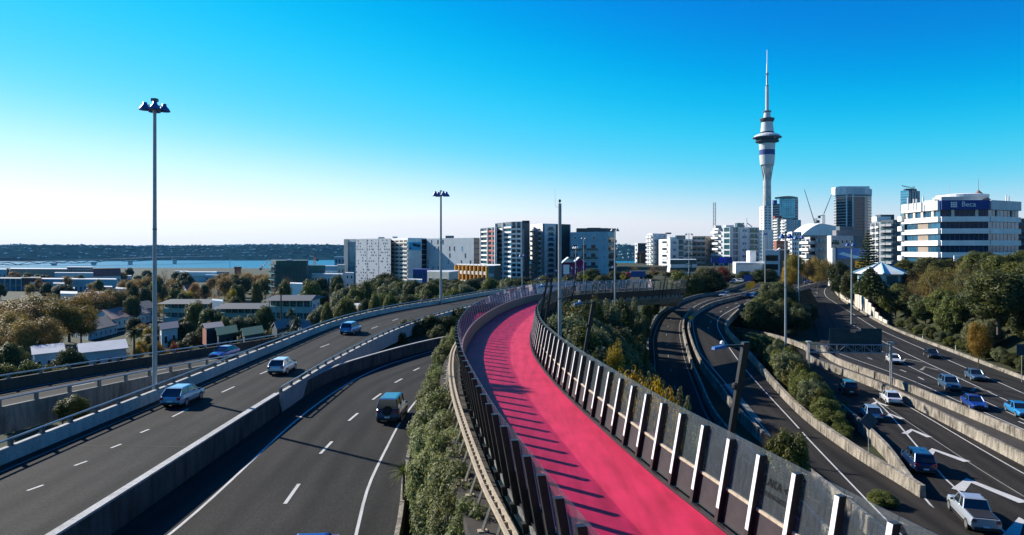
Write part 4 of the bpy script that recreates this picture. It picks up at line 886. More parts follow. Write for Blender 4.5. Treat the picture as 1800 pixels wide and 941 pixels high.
# hedge between the near road and the path
def zpath_left(Y): return float(interp_line(off(pC[pC[:, 1] < 85], -4.1), Y))
hd = [(22, .15, 5.4, 1.25), (24, .0, 5.7, 1.4), (26, -.2, 5.5, 1.5), (28, -.05, 5.9, 1.5), (30, -.3, 5.6, 1.6), (32, -.1, 5.9, 1.6), (34, -.4, 5.6, 1.6), (36, -.25, 5.9, 1.6), (38.2, -.5, 5.6, 1.6), (40.5, -.55, 5.6, 1.5), (43, -.6, 5.2, 1.4), (46, -.6, 5.2, 1.2), (49, -.7, 5.4, 1.15), (52, -.7, 5.7, 1.15), (55.5, -.75, 6.0, 1.15), (59, -.75, 6.3, 1.2), (62.5, -.65, 6.6, 1.2)]
for i, (Y, dx, h, r) in enumerate(hd):
    lb = '%s shrub from the bottom of the pale green hedge beside the path ledge' % ('first second third fourth fifth sixth seventh eighth ninth tenth eleventh twelfth thirteenth fourteenth fifteenth sixteenth last'.split()[i])
    tree('near', lb, zpath_left(Y) + dx + .35, Y, ZA - .4, h + .7 + (.35, -.3, .15, -.4, .3, .0, -.25)[i % 7], r + (.2, .05, .25, .1)[i % 4], 'shrub', 'hedge shrubs beside the near road', 'shrub')
# spiky cabbage plant in the hedge
def fronds(name, n, L, w, seed, mt, droop=.5, zmin=-.3):
    r = random.Random(seed); mb = MB()
    for k in range(n):
        a = r.uniform(0, 6.283); e = r.uniform(zmin, 1.2); d = Vector((math.cos(a) * math.cos(e), math.sin(a) * math.cos(e), math.sin(e))); sd_ = Vector((-math.sin(a), math.cos(a), 0)); l = L * r.uniform(.75, 1.1); P = []
        for s_ in range(5):
            u_ = s_ / 4; c = d * l * u_ + Vector((0, 0, -droop * l * u_ * u_)); ww = w * (1 - u_ ** 1.5) * (.5 + min(1, u_ * 4) * .5) + .003; P += [c - sd_ * ww, c + sd_ * ww]
        mb.add(P, [(2 * i, 2 * i + 1, 2 * i + 3, 2 * i + 2) for i in range(4)])
    return mb.mesh(name, mt)
t = thing('cabbage_plant', 'spiky green cabbage plant poking from the hedge over the road edge', 'plant', (-5.5, 34.7, ZA - .3)); mb = MB(); mb.bar((0, 0, 0), (0, 0, 2.3), .09, .07, 7); mb.build('trunk', M['bark'], t)
link('crown', fronds('crown', 60, 1.0, .035, 3, M['leaf_bright'], .35), t, loc=(0, 0, 2.3))
# dark bushes between viaduct and near road
for px, yt, Y, w in ((722, 556, 108, 60), (755, 547, 112, 56), (788, 548, 112, 44), (808, 536, 128, 46), (705, 580, 100, 32), (770, 566, 104, 46)):
    ptree('dome', 'dense dark bush in the gap between the viaduct and the near road', px, yt, Y, w, 'bushes beside the viaduct', 'bush', -10, 'bush')
ptree('bright', 'small weedy bush in the gap between the ramp parapets', 128, 692, 53.5, 60, None, 'bush', -6.5, 'bush')
# planted island right of the path
def pr_x(Y, d): return float(interp_line(off(pC[pC[:, 1] < 100], d), Y))
lbA = {'grey': 'grey green leafy tree in the planted island right of the path', 'olive': 'olive green tree in the planted island right of the path', 'dome': 'dark rounded tree in the planted island right of the path', 'gold': 'golden brown tree in the planted island right of the path'}
gA_ = 'trees in the island between path and ramp'
poly = [(pr_x(52, 5.0), 52), (pr_x(60, 5.2), 60), (pr_x(75, 5.4), 75), (8.5, 88), (14, 96), (22, 101), (33, 108), (30, 118), (24, 112), (19.5, 100), (16, 85), (13.5, 70), (11.8, 57), (11.2, 52)]
def limA(px, y):
    a = np.interp(px, [960, 1010, 1050, 1090, 1125, 1136, 1142, 1152, 1190, 1215, 1250, 1300], [560, 534, 514, 510, 522, 560, 602, 632, 655, 692, 738, 800]); return max(a, np.interp(y, [50, 58, 66], [655, 615, 500]))
def lab(words, cuts_y, cuts_x, xf):
    def f(k, x, y):
        a = next((w for c, w in cuts_y if y < c), cuts_y[-1][1]); b = next((w for c, w in cuts_x if xf(x, y) < c), cuts_x[-1][1]); return '%s %s %s' % (words[k], b, a)
    return f
wd = {'grey': 'grey green leafy tree', 'olive': 'olive green tree', 'dome': 'dark rounded tree', 'gold': 'russet tree', 'bright': 'light green tree'}
lfA = lab(wd, ((54, 'by the yellow bushes'), (66, 'behind the second path lamp'), (80, 'near the camera pole'), (92, 'in the middle of the island'), (200, 'under the far fence')), ((8, 'close to the path fence'), (12.5, 'in mid island'), (99, 'on the ramp side')), lambda x, y: x - max(0, y - 85) * .7)
fill(poly, 70, 2.5, ['grey', 'grey', 'grey', 'olive', 'dome'], lfA, gA_, (8.5, 11.2), (2.6, 3.7), seed=5, lim=limA)
isl = ((1000, 540, 72, 44), (1020, 528, 80, 44), (1045, 517, 88, 46), (1070, 512, 93, 46), (1095, 513, 96, 44), (1114, 520, 97, 36), (1122, 545, 92, 32), (1124, 578, 84, 32), (1116, 600, 76, 34), (1100, 570, 80, 40), (1075, 558, 76, 46), (1050, 556, 70, 50), (1025, 570, 64, 50), (1000, 588, 58, 44), (1065, 598, 64, 50), (1095, 618, 62, 46), (1122, 635, 60, 36), (1045, 618, 57, 44), (1020, 622, 54, 36), (1075, 636, 55, 44), (1108, 652, 53, 40), (1142, 650, 54, 34))
islw = ['behind the camera pole', 'third from the camera pole along the far fence', 'against the far fence left of the two lamp mast', 'under the far fence at the two lamp mast', 'right of the two lamp mast', 'below the far bridge piers', 'at the ramp bend below the piers', 'above the shaded ramp', 'overhanging the shaded ramp', 'behind the golden brown bush', 'right behind the second path lamp', 'left behind the second path lamp', 'right of the camera pole foot', 'between camera pole and fence', 'left of the golden brown bush', 'above the yellow bushes', 'right above the yellow bushes', 'close behind the second path lamp', 'at the fence bend below the camera pole', 'left above the yellow bushes', 'just over the yellow bushes', 'at the right end of the yellow bushes']
for i, (px, yt, Y, w) in enumerate(isl): ptree(('grey', 'grey', 'olive', 'grey', 'dome')[i % 5], 'leafy island tree ' + islw[i], px, yt, Y, w * 1.12, gA_)
poly = [(13, 92), (20, 100), (27, 108), (23, 112), (25, 124), (29, 142), (27, 142), (21.5, 118), (17, 102)]
fill(poly, 30, 2.4, ['dome', 'olive', 'grey'], {k: v.replace('right of the path', 'below the far end of the path') for k, v in lbA.items()}, gA_, (5.5, 10), (2.0, 2.9), seed=6, lim=limA)
for px, yt, Y, w in ((1114, 628, 39, 96), (1145, 642, 38, 96), (1086, 632, 41, 70), (1168, 662, 37, 76), (1188, 690, 36, 56)):
    ptree('yellow', 'bright yellow flowering bush beside the dusty glass fence', px, yt, Y, w, 'yellow bushes', 'bush', None, 'bush')
for px, yt, Y, w in ((1200, 728, 38, 56), (1222, 728, 42, 46), (1185, 660, 52, 50), (1160, 640, 56, 44), (1208, 692, 48, 40)):
    ptree('grey', 'grey green bush at the ramp edge below the yellow bushes', px, yt, Y, w, 'bushes at the ramp edge', 'bush', None, 'bush')
ptree('gold', 'golden brown bush among the grey green island trees', 1082, 575, 58, 44)
# bare shrub on the strip between slip road and fence
for px, yt, Y, w in ((1375, 738, 50, 70), (1398, 752, 48, 62), (1355, 745, 52, 52)): ptree('bare', 'twiggy olive shrub between the fence and the slip road', px, yt, Y, w, 'twiggy shrubs by the slip road', 'shrub', None, 'shrub')
for px, yt, Y, w in ((1388, 744, 47.5, 80), (1358, 764, 48, 54)): ptree('olive', 'rounded leafy shrub among the twiggy shrubs by the slip road', px, yt, Y, w, 'leafy shrubs by the slip road', 'shrub', None, 'shrub')
ptree('olive', 'small bush at the tip of the wall by the merge', 1552, 862, 50.5, 60, None, 'bush', ZE - .3, 'bush')
# wedge between slip road and motorway
lbB = {'grey': 'grey green bush in the wedge between slip road and gantry', 'olive': 'olive bush in the wedge between slip road and gantry', 'bright': 'light green bush in the wedge between slip road and gantry', 'dome': 'dark bush in the wedge between slip road and gantry'}
poly = [(32.6, 68), (34.6, 68), (37.9, 82), (40.8, 97), (43.3, 112), (44.8, 125), (50, 132), (52, 146), (47.4, 146), (44.8, 130), (41.2, 112), (36.6, 90), (33.6, 76)]
def limB(px, y): return np.interp(px, [1285, 1300, 1330, 1380, 1420, 1440, 1460, 1480, 1500, 1520], [612, 590, 582, 590, 612, 640, 668, 700, 735, 770])
wb_ = {k: v.replace(' tree', ' bush') for k, v in wd.items()}
lfB = lab(wb_, ((92, 'left of the gantry foot'), (104, 'beside the pale mast'), (116, 'behind the pale mast'), (128, 'at the wide end'), (200, 'by the dark hollow')), ((-1.2, 'along the slip road wall'), (1.0, 'in mid wedge'), (99, 'on the motorway side of the wedge')), lambda x, y: x - (36 + (y - 82) * .17))
fill(poly, 90, 1.25, ['olive', 'bright', 'grey', 'olive'], lfB, 'bushes in the wedge', (3.4, 6.4), (1.5, 2.5), 'bush', 'bush', 8, lim=limB)
for px, yt, Y, w, k in ((1480, 745, 72, 40, 'grey'), (1500, 738, 74, 34, 'grey'), (1470, 700, 80, 44, 'bright')): ptree(k, 'rounded bush at the narrow end of the wedge', px, yt, Y, w, 'bushes at the wedge end', 'bush', None, 'bush')
lbC = {k: v.replace('in the wedge between slip road and gantry', 'in the wood between slip road and motorway bend').replace('bush', 'tree') for k, v in lbB.items()}
poly = [(52, 148), (62, 148), (72, 166), (86, 198), (102, 240), (113, 272), (110, 275), (100, 246), (91, 222), (80, 203), (68, 184), (57, 164)]
def limC(px, y): return np.interp(px, [1300, 1325, 1345, 1362, 1378, 1392, 1404, 1412, 1440, 1462, 1500, 1530, 1560], [566, 545, 528, 510, 492, 492, 505, 528, 532, 540, 562, 582, 600])
lfC = lab(wd, ((165, 'just beyond the gantry signs'), (185, 'behind the gantry signs'), (210, 'below the slip road bend'), (235, 'by the slim grey mast'), (400, 'next to the distant motorway bend')), ((-4, 'on the slip road side'), (4, 'in mid wood'), (99, 'on the motorway edge of the wood')), lambda x, y: x - (55 + (y - 150) * .46))
fill(poly, 80, 3.2, ['dome', 'grey', 'olive', 'dome'], lfC, 'trees between slip road and motorway', (5.5, 9.0), (2.8, 4.4), seed=9, lim=limC)
# wooded bank right of the motorway
lbD = {'dome': 'dark rounded tree on the wooded bank right of the motorway', 'olive': 'olive tree on the wooded bank right of the motorway', 'grey': 'grey green tree on the wooded bank right of the motorway', 'gold': 'russet tree on the wooded bank right of the motorway'}
def bank(Y, d): return (float(interp_line(e2R, Y)) + d, Y)
poly = [bank(84, 5.5), bank(110, 5.5), bank(140, 5), bank(170, 5.5), bank(215, 4), bank(262, 3), bank(262, 14), bank(215, 26), bank(170, 42), bank(130, 52), bank(100, 42), bank(84, 26)]
lfD = lab(wd, ((100, 'at the picture edge'), (115, 'above the sky blue car'), (130, 'above the silver blue car'), (150, 'above the black car'), (175, 'before the white office'), (205, 'above the noise wall end'), (235, 'behind the noise wall'), (400, 'by the white pavilion')), ((9, 'low on the wooded bank'), (16, 'partway up the wooded bank'), (26, 'high on the wooded bank'), (99, 'on top of the wooded bank')), lambda x, y: x - float(interp_line(e2R, y)))
fill(poly, 120, 4.2, ['dome', 'dome', 'olive', 'grey', 'olive'], lfD, 'trees on the wooded bank', (6.5, 10.5), (3.6, 5.4), seed=10)
poly = [bank(84, 2.6), bank(110, 2.6), bank(150, 2.6), bank(165, 3), bank(165, 5), bank(110, 5), bank(84, 5)]
fill(poly, 36, 2.6, ['grey', 'olive', 'dome'], {k: v.replace('tree on the wooded bank right of', 'shrub at the foot of the wooded bank beside') for k, v in lbD.items()}, 'shrubs at the foot of the bank', (2.2, 3.8), (1.5, 2.2), 'shrub', 'shrub', 11)
ptree('dome', 'large dark spreading tree on the skyline of the bank before the white office', 1755, 468, 112, 110, z0=-6); ptree('gold', 'russet brown tree halfway up the wooded bank', 1720, 556, 108, 50)
for px, yt, Y, w in ((1640, 455, 160, 70), (1685, 448, 165, 60), (1700, 462, 150, 60), (1610, 462, 170, 46)): ptree('bare', 'bare twiggy tree on top of the bank before the white office', px, yt, Y, w, 'bare trees before the office')
for px, yt, Y, w in ((1395, 440, 215, 46), (1388, 462, 200, 40), (1420, 452, 235, 32), (1438, 446, 280, 42), (1455, 448, 290, 34)): ptree('gold' if px < 1400 else 'brown', 'leafless golden brown tree left of the overbridge', px, yt, Y, w, 'leafless trees by the overbridge')
# round trees about the heads of the ramps
for lb, px, yt, Y, w in (('great dark round tree at the end of the path fence', 1243, 467, 212, 76), ('lower dark tree beside the end of the path fence', 1216, 478, 196, 46), ('dark round tree left of the blue road sign', 1307, 474, 275, 30), ('dark spreading tree right of the blue road sign', 1345, 470, 272, 62), ('dark tree at the head of the wood by the overbridge', 1475, 455, 250, 44), ('dark tree by the tall norfolk pine', 1500, 470, 225, 50), ('low dark tree behind the great round tree', 1258, 490, 222, 40)):
    ptree('dome', lb, px, yt, Y, w)
ptree('olive', 'yellowish tree left of the great round tree', 1195, 470, 210, 40); ptree('red', 'red leaved bush under the blue billboard', 1270, 462, 260, 34)
ptree('red', 'second red leaved bush under the blue billboard', 1252, 464, 262, 26)
for px, yt, Y, w in ((1340, 494, 262, 30), (1358, 496, 258, 32), (1376, 490, 258, 28), (1325, 496, 262, 22)): ptree('olive', 'low green shrub behind the yellow boards', px, yt, Y, w, 'shrubs behind the yellow boards', 'shrub', None, 'shrub')
# belt of bush beyond the viaduct
gE = 'trees in the belt beyond the viaduct'
for i, px in enumerate(range(596, 990, 8)):
    Y = 268 + rn.uniform(-40, 70); yt = np.interp(px, [600, 660, 720, 800, 980], [502, 488, 492, 490, 487]) + rn.uniform(-4, 6)
    k = rn.choice(['dome', 'olive', 'grey']); ptree(k, KW[k] + ' tree in the belt past the viaduct ' + where(px, Y, 262, 300), px, yt, Y, rn.uniform(38, 56), gE)
for i, px in enumerate(range(560, 800, 14)):
    Y = 205 + rn.uniform(-20, 20); yt = np.interp(px, [560, 650, 760, 800], [528, 512, 508, 505]) + rn.uniform(-5, 8)
    k = rn.choice(['dome', 'olive', 'grey', 'bright']); ptree(k, KW[k] + ' tree just past the viaduct rail ' + where(px, Y, 200, 215), px, yt, Y, rn.uniform(30, 44), gE)
for lb, px, yt, Y, w, k in (('broad dark tree before the pale grey student block', 678, 474, 330, 58, 'dome'), ('dark tree before the sign wall block', 690, 482, 320, 46, 'dome'), ('bushy dark green tree left of the low cream building by the viaduct', 607, 518, 190, 46, 'olive'), ('dark conical tree at the viaduct rail', 752, 504, 195, 28, 'dome'), ('dark tree right of the dark glass block', 592, 478, 380, 30, 'dome'), ('dark tree beside the white townhouses', 565, 484, 370, 34, 'dome')):
    ptree(k, lb, px, yt, Y, w)
for px, yt, Y, w in ((1040, 468, 260, 64), (1000, 478, 255, 40), (1085, 472, 265, 48), (1060, 480, 250, 50), (1020, 482, 250, 40)): ptree('dome', 'dark tree behind the far fence right of the purple house', px, yt, Y, w, 'trees behind the far fence')
for px, yt, Y, w in ((1115, 465, 320, 22), (1148, 462, 300, 22), (1165, 460, 300, 24)): ptree('bare', 'bare street tree before the apartment blocks', px, yt, Y, w, 'bare street trees')
# left lowland: brown plane trees, gardens
gP = 'brown plane trees in the park'
for i, (px, yt, Y, w) in enumerate(((18, 518, 215, 120), (70, 510, 222, 125), (122, 509, 228, 110), (-25, 522, 205, 110), (45, 528, 196, 100), (98, 524, 202, 104), (143, 530, 210, 76), (5, 540, 182, 100), (165, 503, 270, 76), (192, 501, 280, 72), (215, 508, 285, 54), (30, 552, 174, 84), (75, 548, 180, 80), (-10, 570, 158, 70))):
    ptree('gold' if i in (2, 6, 5) else 'brown', ('broad golden' if i in (2, 6, 5) else 'broad brown') + ' plane tree in the park ' + ('at the picture edge', 'left of the golden tree', 'nearest the white terraces', 'cut by the picture edge', 'in the front row', 'with golden crown, second row', 'slim, beside the dark roofed terrace', 'low, behind the garden shrubs', 'behind the dark roofed terrace', 'above the brown roofed terrace', 'small, left of the mast', 'in the nearest row', 'nearest row, right', 'lowest at the picture edge')[i], px, yt, Y, w, gP)
for px, yt, Y, w in ((18, 600, 150, 70), (50, 628, 120, 60), (5, 630, 118, 60), (85, 638, 112, 46), (-20, 610, 140, 60), (110, 634, 118, 50)): ptree('olive', 'olive garden shrub behind the parapet of the far left ramp', px, yt, Y, w, 'garden shrubs behind the ramp', 'shrub', None, 'shrub')
for lb, px, yt, Y, w, k in (('flat topped dark fir before the white terraces', 120, 604, 130, 66, 'dome'), ('large dark tree before the green balcony flats', 345, 525, 215, 50, 'olive'), ('dark round tree beside the green balcony flats', 372, 535, 210, 52, 'dome'), ('low dark tree below the garden wall', 325, 560, 195, 50, 'dome'), ('dark garden tree by the red hut', 345, 578, 180, 54, 'dome'), ('grey leaved tree before the flats', 428, 547, 205, 56, 'grey'), ('dark tree between the flats', 465, 530, 205, 40, 'dome'), ('small dark tree before the middle flats', 395, 553, 200, 26, 'olive'), ('yellow poplar behind the flats', 407, 500, 300, 22, 'gold'), ('low yellow green shrub behind the flats', 412, 520, 290, 34, 'gold'), ('gold tree by the orange roof', 325, 503, 300, 36, 'gold'), ('orange leaved tree at the end of the flats', 566, 530, 215, 18, 'red'), ('small gold bush by the garden wall', 280, 594, 165, 30, 'gold'), ('red brown bush by the garden wall', 305, 592, 166, 24, 'red'), ('round yellow green bush by the small huts', 512, 576, 175, 30, 'bright'), ('broad dark tree among the warehouses', 110, 498, 420, 42, 'dome'), ('dark tree above the park', 82, 494, 430, 24, 'dome'), ('dark tree left of the mast', 232, 517, 270, 32, 'dome'), ('dark tree right behind the mast', 255, 500, 330, 30, 'dome'), ('brown tree left behind the mast', 245, 486, 420, 36, 'brown'), ('dark tree near the brick chimney', 410, 486, 430, 34, 'dome'), ('light tree right of the palm', 500, 490, 280, 34, 'olive'), ('spreading olive tree behind the flats', 545, 488, 270, 50, 'olive')):
    ptree(k, lb, px, yt, Y, w)
for i in range(95):
    px = rn.uniform(215, 610); Y = rn.uniform(265, 560); yt = 436 + (27 + rn.uniform(-4, 3)) * F / Y - rn.uniform(6, 11) * F / Y * .9
    k = rn.choice(['brown', 'dome', 'bare', 'olive', 'bare']); ptree(k, KW[k] + ' tree in the low town ' + where(px, Y, 350, 450), px, yt, Y, rn.uniform(16, 34), 'trees in the low town')
for i in range(44):
    px = rn.uniform(-10, 330); Y = rn.uniform(420, 800); yt = 436 + 33 * F / Y - rn.uniform(7, 12) * F / Y
    k = rn.choice(['brown', 'dome', 'olive']); ptree(k, KW[k] + ' tree among the warehouses ' + where(px, Y, 520, 650), px, yt, Y, rn.uniform(14, 26), 'trees among the warehouses')
for i in range(16):
    px = rn.uniform(385, 475); Y = rn.uniform(520, 640); ptree('brown', 'brown leafless tree around the brick chimney', px, rn.uniform(476, 484), Y, rn.uniform(22, 32), 'leafless trees around the chimney')
# palms and norfolk pine
def palm(label, px, yt, Y, hr):
    p = UY(px, yt, Y); zg = float(terrain_z(p.x, Y)[0]); h = p.z - zg; t = thing('palm_tree', label, 'palm', (p.x, Y, zg)); mb = MB(); mb.bar((0, 0, 0), (0, 0, h - hr * .4), .28, .2, 8); mb.build('trunk', M['bark'], t)
    link('crown', fronds('crown', 90, hr, hr * .09, int(px), M['leaf_dark'], .45, -.7), t, loc=(0, 0, h - hr * .5))
palm('tall slim palm rising before the green flats', 494, 504, 195, 1.7); palm('squat palm before the white terraces', 236, 574, 150, 2.4); palm('short palm behind the flats roof', 466, 510, 260, 1.6); palm('feathery palm below the flats', 522, 556, 190, 2.4); palm('bushy palm at the foot of the flats', 512, 542, 195, 2.2)
def norfolk(label, px, yt, Y, yb, wpx):
    p = UY(px, yt, Y); zg = UY(px, yb, Y).z - 3; h = p.z - zg; w = wpx * Y / F / 2; t = thing('norfolk_pine', label, 'pine tree', (p.x, Y, zg)); mb = MB(); mb.bar((0, 0, 0), (0, 0, h), .35, .03, 8); mb.build('trunk', M['bark'], t)
    C, Q = [], []; r = random.Random(int(px))
    for k in range(15):
        u_ = k / 14; z = h * (.18 + .8 * u_); L_ = w * (1 - u_) ** .8 + .25
        for j in range(7):
            a = 6.283 * j / 7 + k * .5
            for q in (.35, .65, .95): C.append((math.cos(a) * L_ * q, math.sin(a) * L_ * q, z + .25 * q * L_ * .6)); Q.append((L_ * .2, L_ * .2, .16 + .03 * L_))
    link('crown', leaves('crown', C, Q, 7000, .3, int(px), M['leaf_dark'], .9), t)
norfolk('tall tiered norfolk pine before the apartment blocks', 1526, 405, 235, 470, 32); norfolk('small tiered norfolk pine by the white pavilion', 1530, 470, 180, 510, 60)

for i in range(34):
    px = rn.uniform(200, 470); Y = rn.uniform(150, 235); yt = 436 + (CZ + 21 - rn.uniform(4.0, 7.5)) * F / Y
    k = rn.choice(['dome', 'olive', 'grey', 'dome', 'gold']); ptree(k, KW[k] + ' garden tree among the huts ' + where(px, Y, 175, 205), px, yt, Y, rn.uniform(24, 44), 'garden trees behind the ramp', 'garden_tree')
for i in range(12):
    px = rn.uniform(480, 640); Y = rn.uniform(165, 215); yt = 436 + (CZ + 20 - rn.uniform(4.5, 7.5)) * F / Y
    ptree(rn.choice(['dome', 'olive', 'grey']), 'garden tree at the foot of the flats by the viaduct', px, yt, Y, rn.uniform(24, 40), 'garden trees by the viaduct', 'garden_tree')

for i, (px, yt, Y, w) in enumerate(((1090, 478, 330, 20), (1105, 476, 360, 22), (1128, 478, 340, 20), (1150, 476, 330, 24), (1172, 478, 310, 22), (1185, 474, 320, 20), (1080, 482, 300, 22), (1140, 482, 300, 20), (1232, 470, 300, 26), (1285, 482, 290, 22))):
    ptree(('dome', 'olive', 'brown')[i % 3], 'small street tree beyond the far fence near the blue truck', px, yt, Y, w, 'street trees beyond the far fence', 'street_tree')

for lb, px, yt, Y, w in (('dark bush under the far bridge beside the ramp barrier', 1131, 548, 119, 28), ('second dark bush under the far bridge along the ramp barrier', 1136, 530, 135, 28), ('dark bush behind the far bridge along the ramp barrier', 1149, 524, 152, 26), ('dark bush farthest along the ramp barrier under the bridge', 1165, 518, 168, 26), ('low dark bush where the ramp barrier meets the island', 1122, 575, 110, 26)):
    ptree('dome', lb, px, yt, Y, w, 'bushes under the far bridge', 'bush', None, 'bush')

# ------------------------------------------------------------------ buildings
def bm_(name, c, r=.7, v=.1, s=.25): return mat(name, c, r, v, s, coords='World')
bm_('b_white', (.74, .74, .72)); bm_('b_cream', (.62, .57, .48)); bm_('b_grey', (.40, .41, .42)); bm_('b_lgrey', (.55, .57, .58)); bm_('b_dark', (.035, .045, .055)); bm_('b_slate', (.10, .125, .145)); bm_('b_blue', (.20, .36, .44)); bm_('b_bluegrey', (.42, .48, .52)); bm_('b_teal', (.26, .38, .38)); bm_('b_brown', (.28, .22, .17)); bm_('b_red', (.30, .05, .045)); bm_('b_purple', (.22, .012, .16)); bm_('b_orange', (.62, .30, .03)); bm_('b_brick', (.28, .09, .05)); bm_('b_green', (.03, .11, .07)); bm_('r_grey', (.20, .19, .20)); bm_('r_dark', (.06, .065, .075)); bm_('r_white', (.46, .48, .50)); bm_('r_red', (.32, .07, .04)); bm_('r_brown', (.22, .15, .13)); bm_('b_navy', (.012, .04, .20)); bm_('b_tealdark', (.03, .075, .085)); bm_('b_tan', (.48, .38, .28)); bm_('b_concrete', (.45, .44, .41))
def gl_(name, c, rough=.12, metal=.0, spec=.35): return mat(name, c, rough, .5, .12, metal=metal, spec=spec, coords='World')
gl_('g_dark', (.012, .018, .026)); gl_('g_blue', (.02, .11, .19), .1, .35); gl_('g_teal', (.025, .10, .115), .12, .1); gl_('g_sky', (.06, .28, .42), .1, .5); gl_('g_green', (.03, .12, .10), .12, .1); gl_('g_ink', (.006, .03, .07), .1, .0, .12); gl_('g_black', (.006, .008, .012), .1)
WU = {}
def wunit(fm, gm):
    k = (fm, gm)
    if k not in WU:
        mb = MB(); o, i, f, g = .5, .43, -.10, -.055
        R4 = lambda h, y: [(-h, y, -h), (h, y, -h), (h, y, h), (-h, y, h)]
        mb.add(R4(o, .06) + R4(o, f) + R4(i, f) + R4(i, g), [(4 + k_, 4 + (k_ + 1) % 4, 8 + (k_ + 1) % 4, 8 + k_) for k_ in range(4)] + [(8 + k_, 8 + (k_ + 1) % 4, 12 + (k_ + 1) % 4, 12 + k_) for k_ in range(4)] + [(k_, (k_ + 1) % 4, 4 + (k_ + 1) % 4, 4 + k_) for k_ in range(4)], 0)
        mb.add(R4(i, g), [(0, 1, 2, 3)], 1); WU[k] = mb.mesh('window', [M[fm], M[gm]])
    return WU[k]
BU = {}
def bunit(sm, rm):
    k = (sm, rm)
    if k not in BU:
        mb = MB(); mb.box(-.5, .5, -1.3, -.02, -.2, 0, 0); mb.box(-.5, .5, -1.3, -1.2, 0.002, 1.0, 1); mb.box(-.5, -.48, -1.2, -.02, .002, 1.0, 1); mb.box(.48, .5, -1.2, -.02, .002, 1.0, 1); BU[k] = mb.mesh('balcony', [M[sm], M[rm]])
    return BU[k]
def facade(t, o, p0, p1, z0, z1, sp):
    p0 = Vector((*p0, 0)); p1 = Vector((*p1, 0)); u = (p1 - p0); L = u.length; u.normalize(); n = Vector((u.y, -u.x, 0)); ang = math.atan2(u.y, u.x)
    k = sp['k']; a0, a1 = sp.get('x', (0, 1)); b0, b1 = sp.get('z', (0, 1)); H = (z1 - z0); zb, zt = z0 + H * b0, z0 + H * b1; X0, X1 = L * a0, L * a1
    def at(s, z, out=0): return p0 + u * s + n * out + Vector((0, 0, z)) + o
    if k in ('grid', 'balc', 'irr'):
        r, c = sp['n']; cw, ch = (X1 - X0) / c, (zt - zb) / r; w, h = sp.get('w', .55), sp.get('h', .55); wm = wunit(sp.get('f', 'b_white'), sp.get('g', 'g_dark')); rr = random.Random(int(L * 100))
        for i in range(r):
            for j in range(c):
                if k == 'irr' and rr.random() > sp.get('p', .5): continue
                sh = (rr.uniform(-.3, .3) * cw) if k == 'irr' else 0
                s = X0 + (j + .5) * cw + sh; z = zb + (i + .5) * ch
                link('window', wm, t, loc=at(s, z), rz=ang, scale=(cw * w, 1, ch * h))
                if k == 'balc': link('balcony', bunit(sp.get('s', 'b_white'), sp.get('r', 'b_white')), t, loc=at(s, zb + i * ch + .12 * ch), rz=ang, scale=(cw * sp.get('bw', .9), sp.get('bd', 1), ch * sp.get('bh', .3)))
    elif k == 'band':
        r = sp['n']; ch = (zt - zb) / r; h = sp.get('h', .5)
        for i in range(r):
            z = zb + i * ch; mb = MB(); Mx = Matrix.Translation(at(X0, z)) @ Matrix.Rotation(ang, 4, 'Z')
            mb.box(0, X1 - X0, -.06, .05, ch * (1 - h), ch, M=Mx); mb.build('window_band', M[sp.get('g', 'g_dark')], t)
            mb = MB(); mb.box(0, X1 - X0, -sp.get('out', .35), .05, 0, ch * (1 - h) - .02, M=Mx); mb.build('spandrel', M[sp.get('f', 'b_white')], t)
            nm = sp.get('mull', 0)
            for j in range(1, nm):
                mb = MB(); s = (X1 - X0) * j / nm; mb.box(s - .06, s + .06, -.12, -.03, ch * (1 - h), ch - .02, M=Mx); mb.build('mullion', M['b_slate'], t)
    elif k == 'fin':
        c = sp['n']
        for j in range(c + 1):
            s = X0 + (X1 - X0) * j / c; mb = MB(); Mx = Matrix.Translation(at(s, 0)) @ Matrix.Rotation(ang, 4, 'Z'); w = sp.get('w', .3); mb.box(-w, w, -sp.get('out', .5), .05, zb, zt, M=Mx); mb.build('fin', M[sp.get('f', 'b_white')], t)
    elif k == 'slab':
        Mx = Matrix.Translation(at(X0, 0)) @ Matrix.Rotation(ang, 4, 'Z'); mb = MB(); mb.box(0, X1 - X0, -sp.get('out', .3), .05, zb, zt, M=Mx); mb.build(sp.get('name', 'wall_panel'), M[sp['f']], t)
def bld(label, front, ytop, zb, wall, depth, fac=(), name='building', cat='building', roof=None, par=.8, yref=None, group=None, extra=()):
    """front: (photo column, distance) of the visible plan corners, left to right"""
    P = [XY(*q) for q in front]; Yr = front[0][1] if yref is None else yref; zt = CZ - (ytop - HY) * Yr / F
    c = P[0]; t = thing(name, label, cat, (c[0], c[1], zb), group=group); o = -Vector((c[0], c[1], zb))
    back = [(P[-1][0] + depth * P[-1][0] / P[-1][1], P[-1][1] + depth), (P[0][0] + depth * P[0][0] / P[0][1], P[0][1] + depth)]
    if len(P) == 3 and back[0][1] < P[1][1]: pass
    mb = MB(); mb.prism([(x + o.x, y + o.y) for x, y in P + back], 0, zt - zb); mb.build('wall', M[wall], t)
    cx = sum(q[0] for q in P + back) / (len(P) + 2); cy = sum(q[1] for q in P + back) / (len(P) + 2)
    mb = MB(); mb.prism([(cx + (x - cx) * .985 + o.x, cy + (y - cy) * .985 + o.y) for x, y in P + back], zt - zb - .1, zt - zb + par * .25); mb.build('roof', M[roof or wall], t)
    for i, sp in fac: facade(t, o, P[i], P[i + 1], zb, zt, sp)
    for px0, px1, y0, m_, dy in extra:       # roof plant rooms
        Y = Yr + dy; a, b2 = XY(px0, Y), XY(px1, Y); zz = CZ - (y0 - HY) * Y / F; mb = MB(); mb.box(a[0] + o.x, b2[0] + o.x, Y + o.y, Y + o.y + 5, zt - zb - .2, zz - zb); mb.build('plant_room', M[m_], t)
    return t, o, P, zt
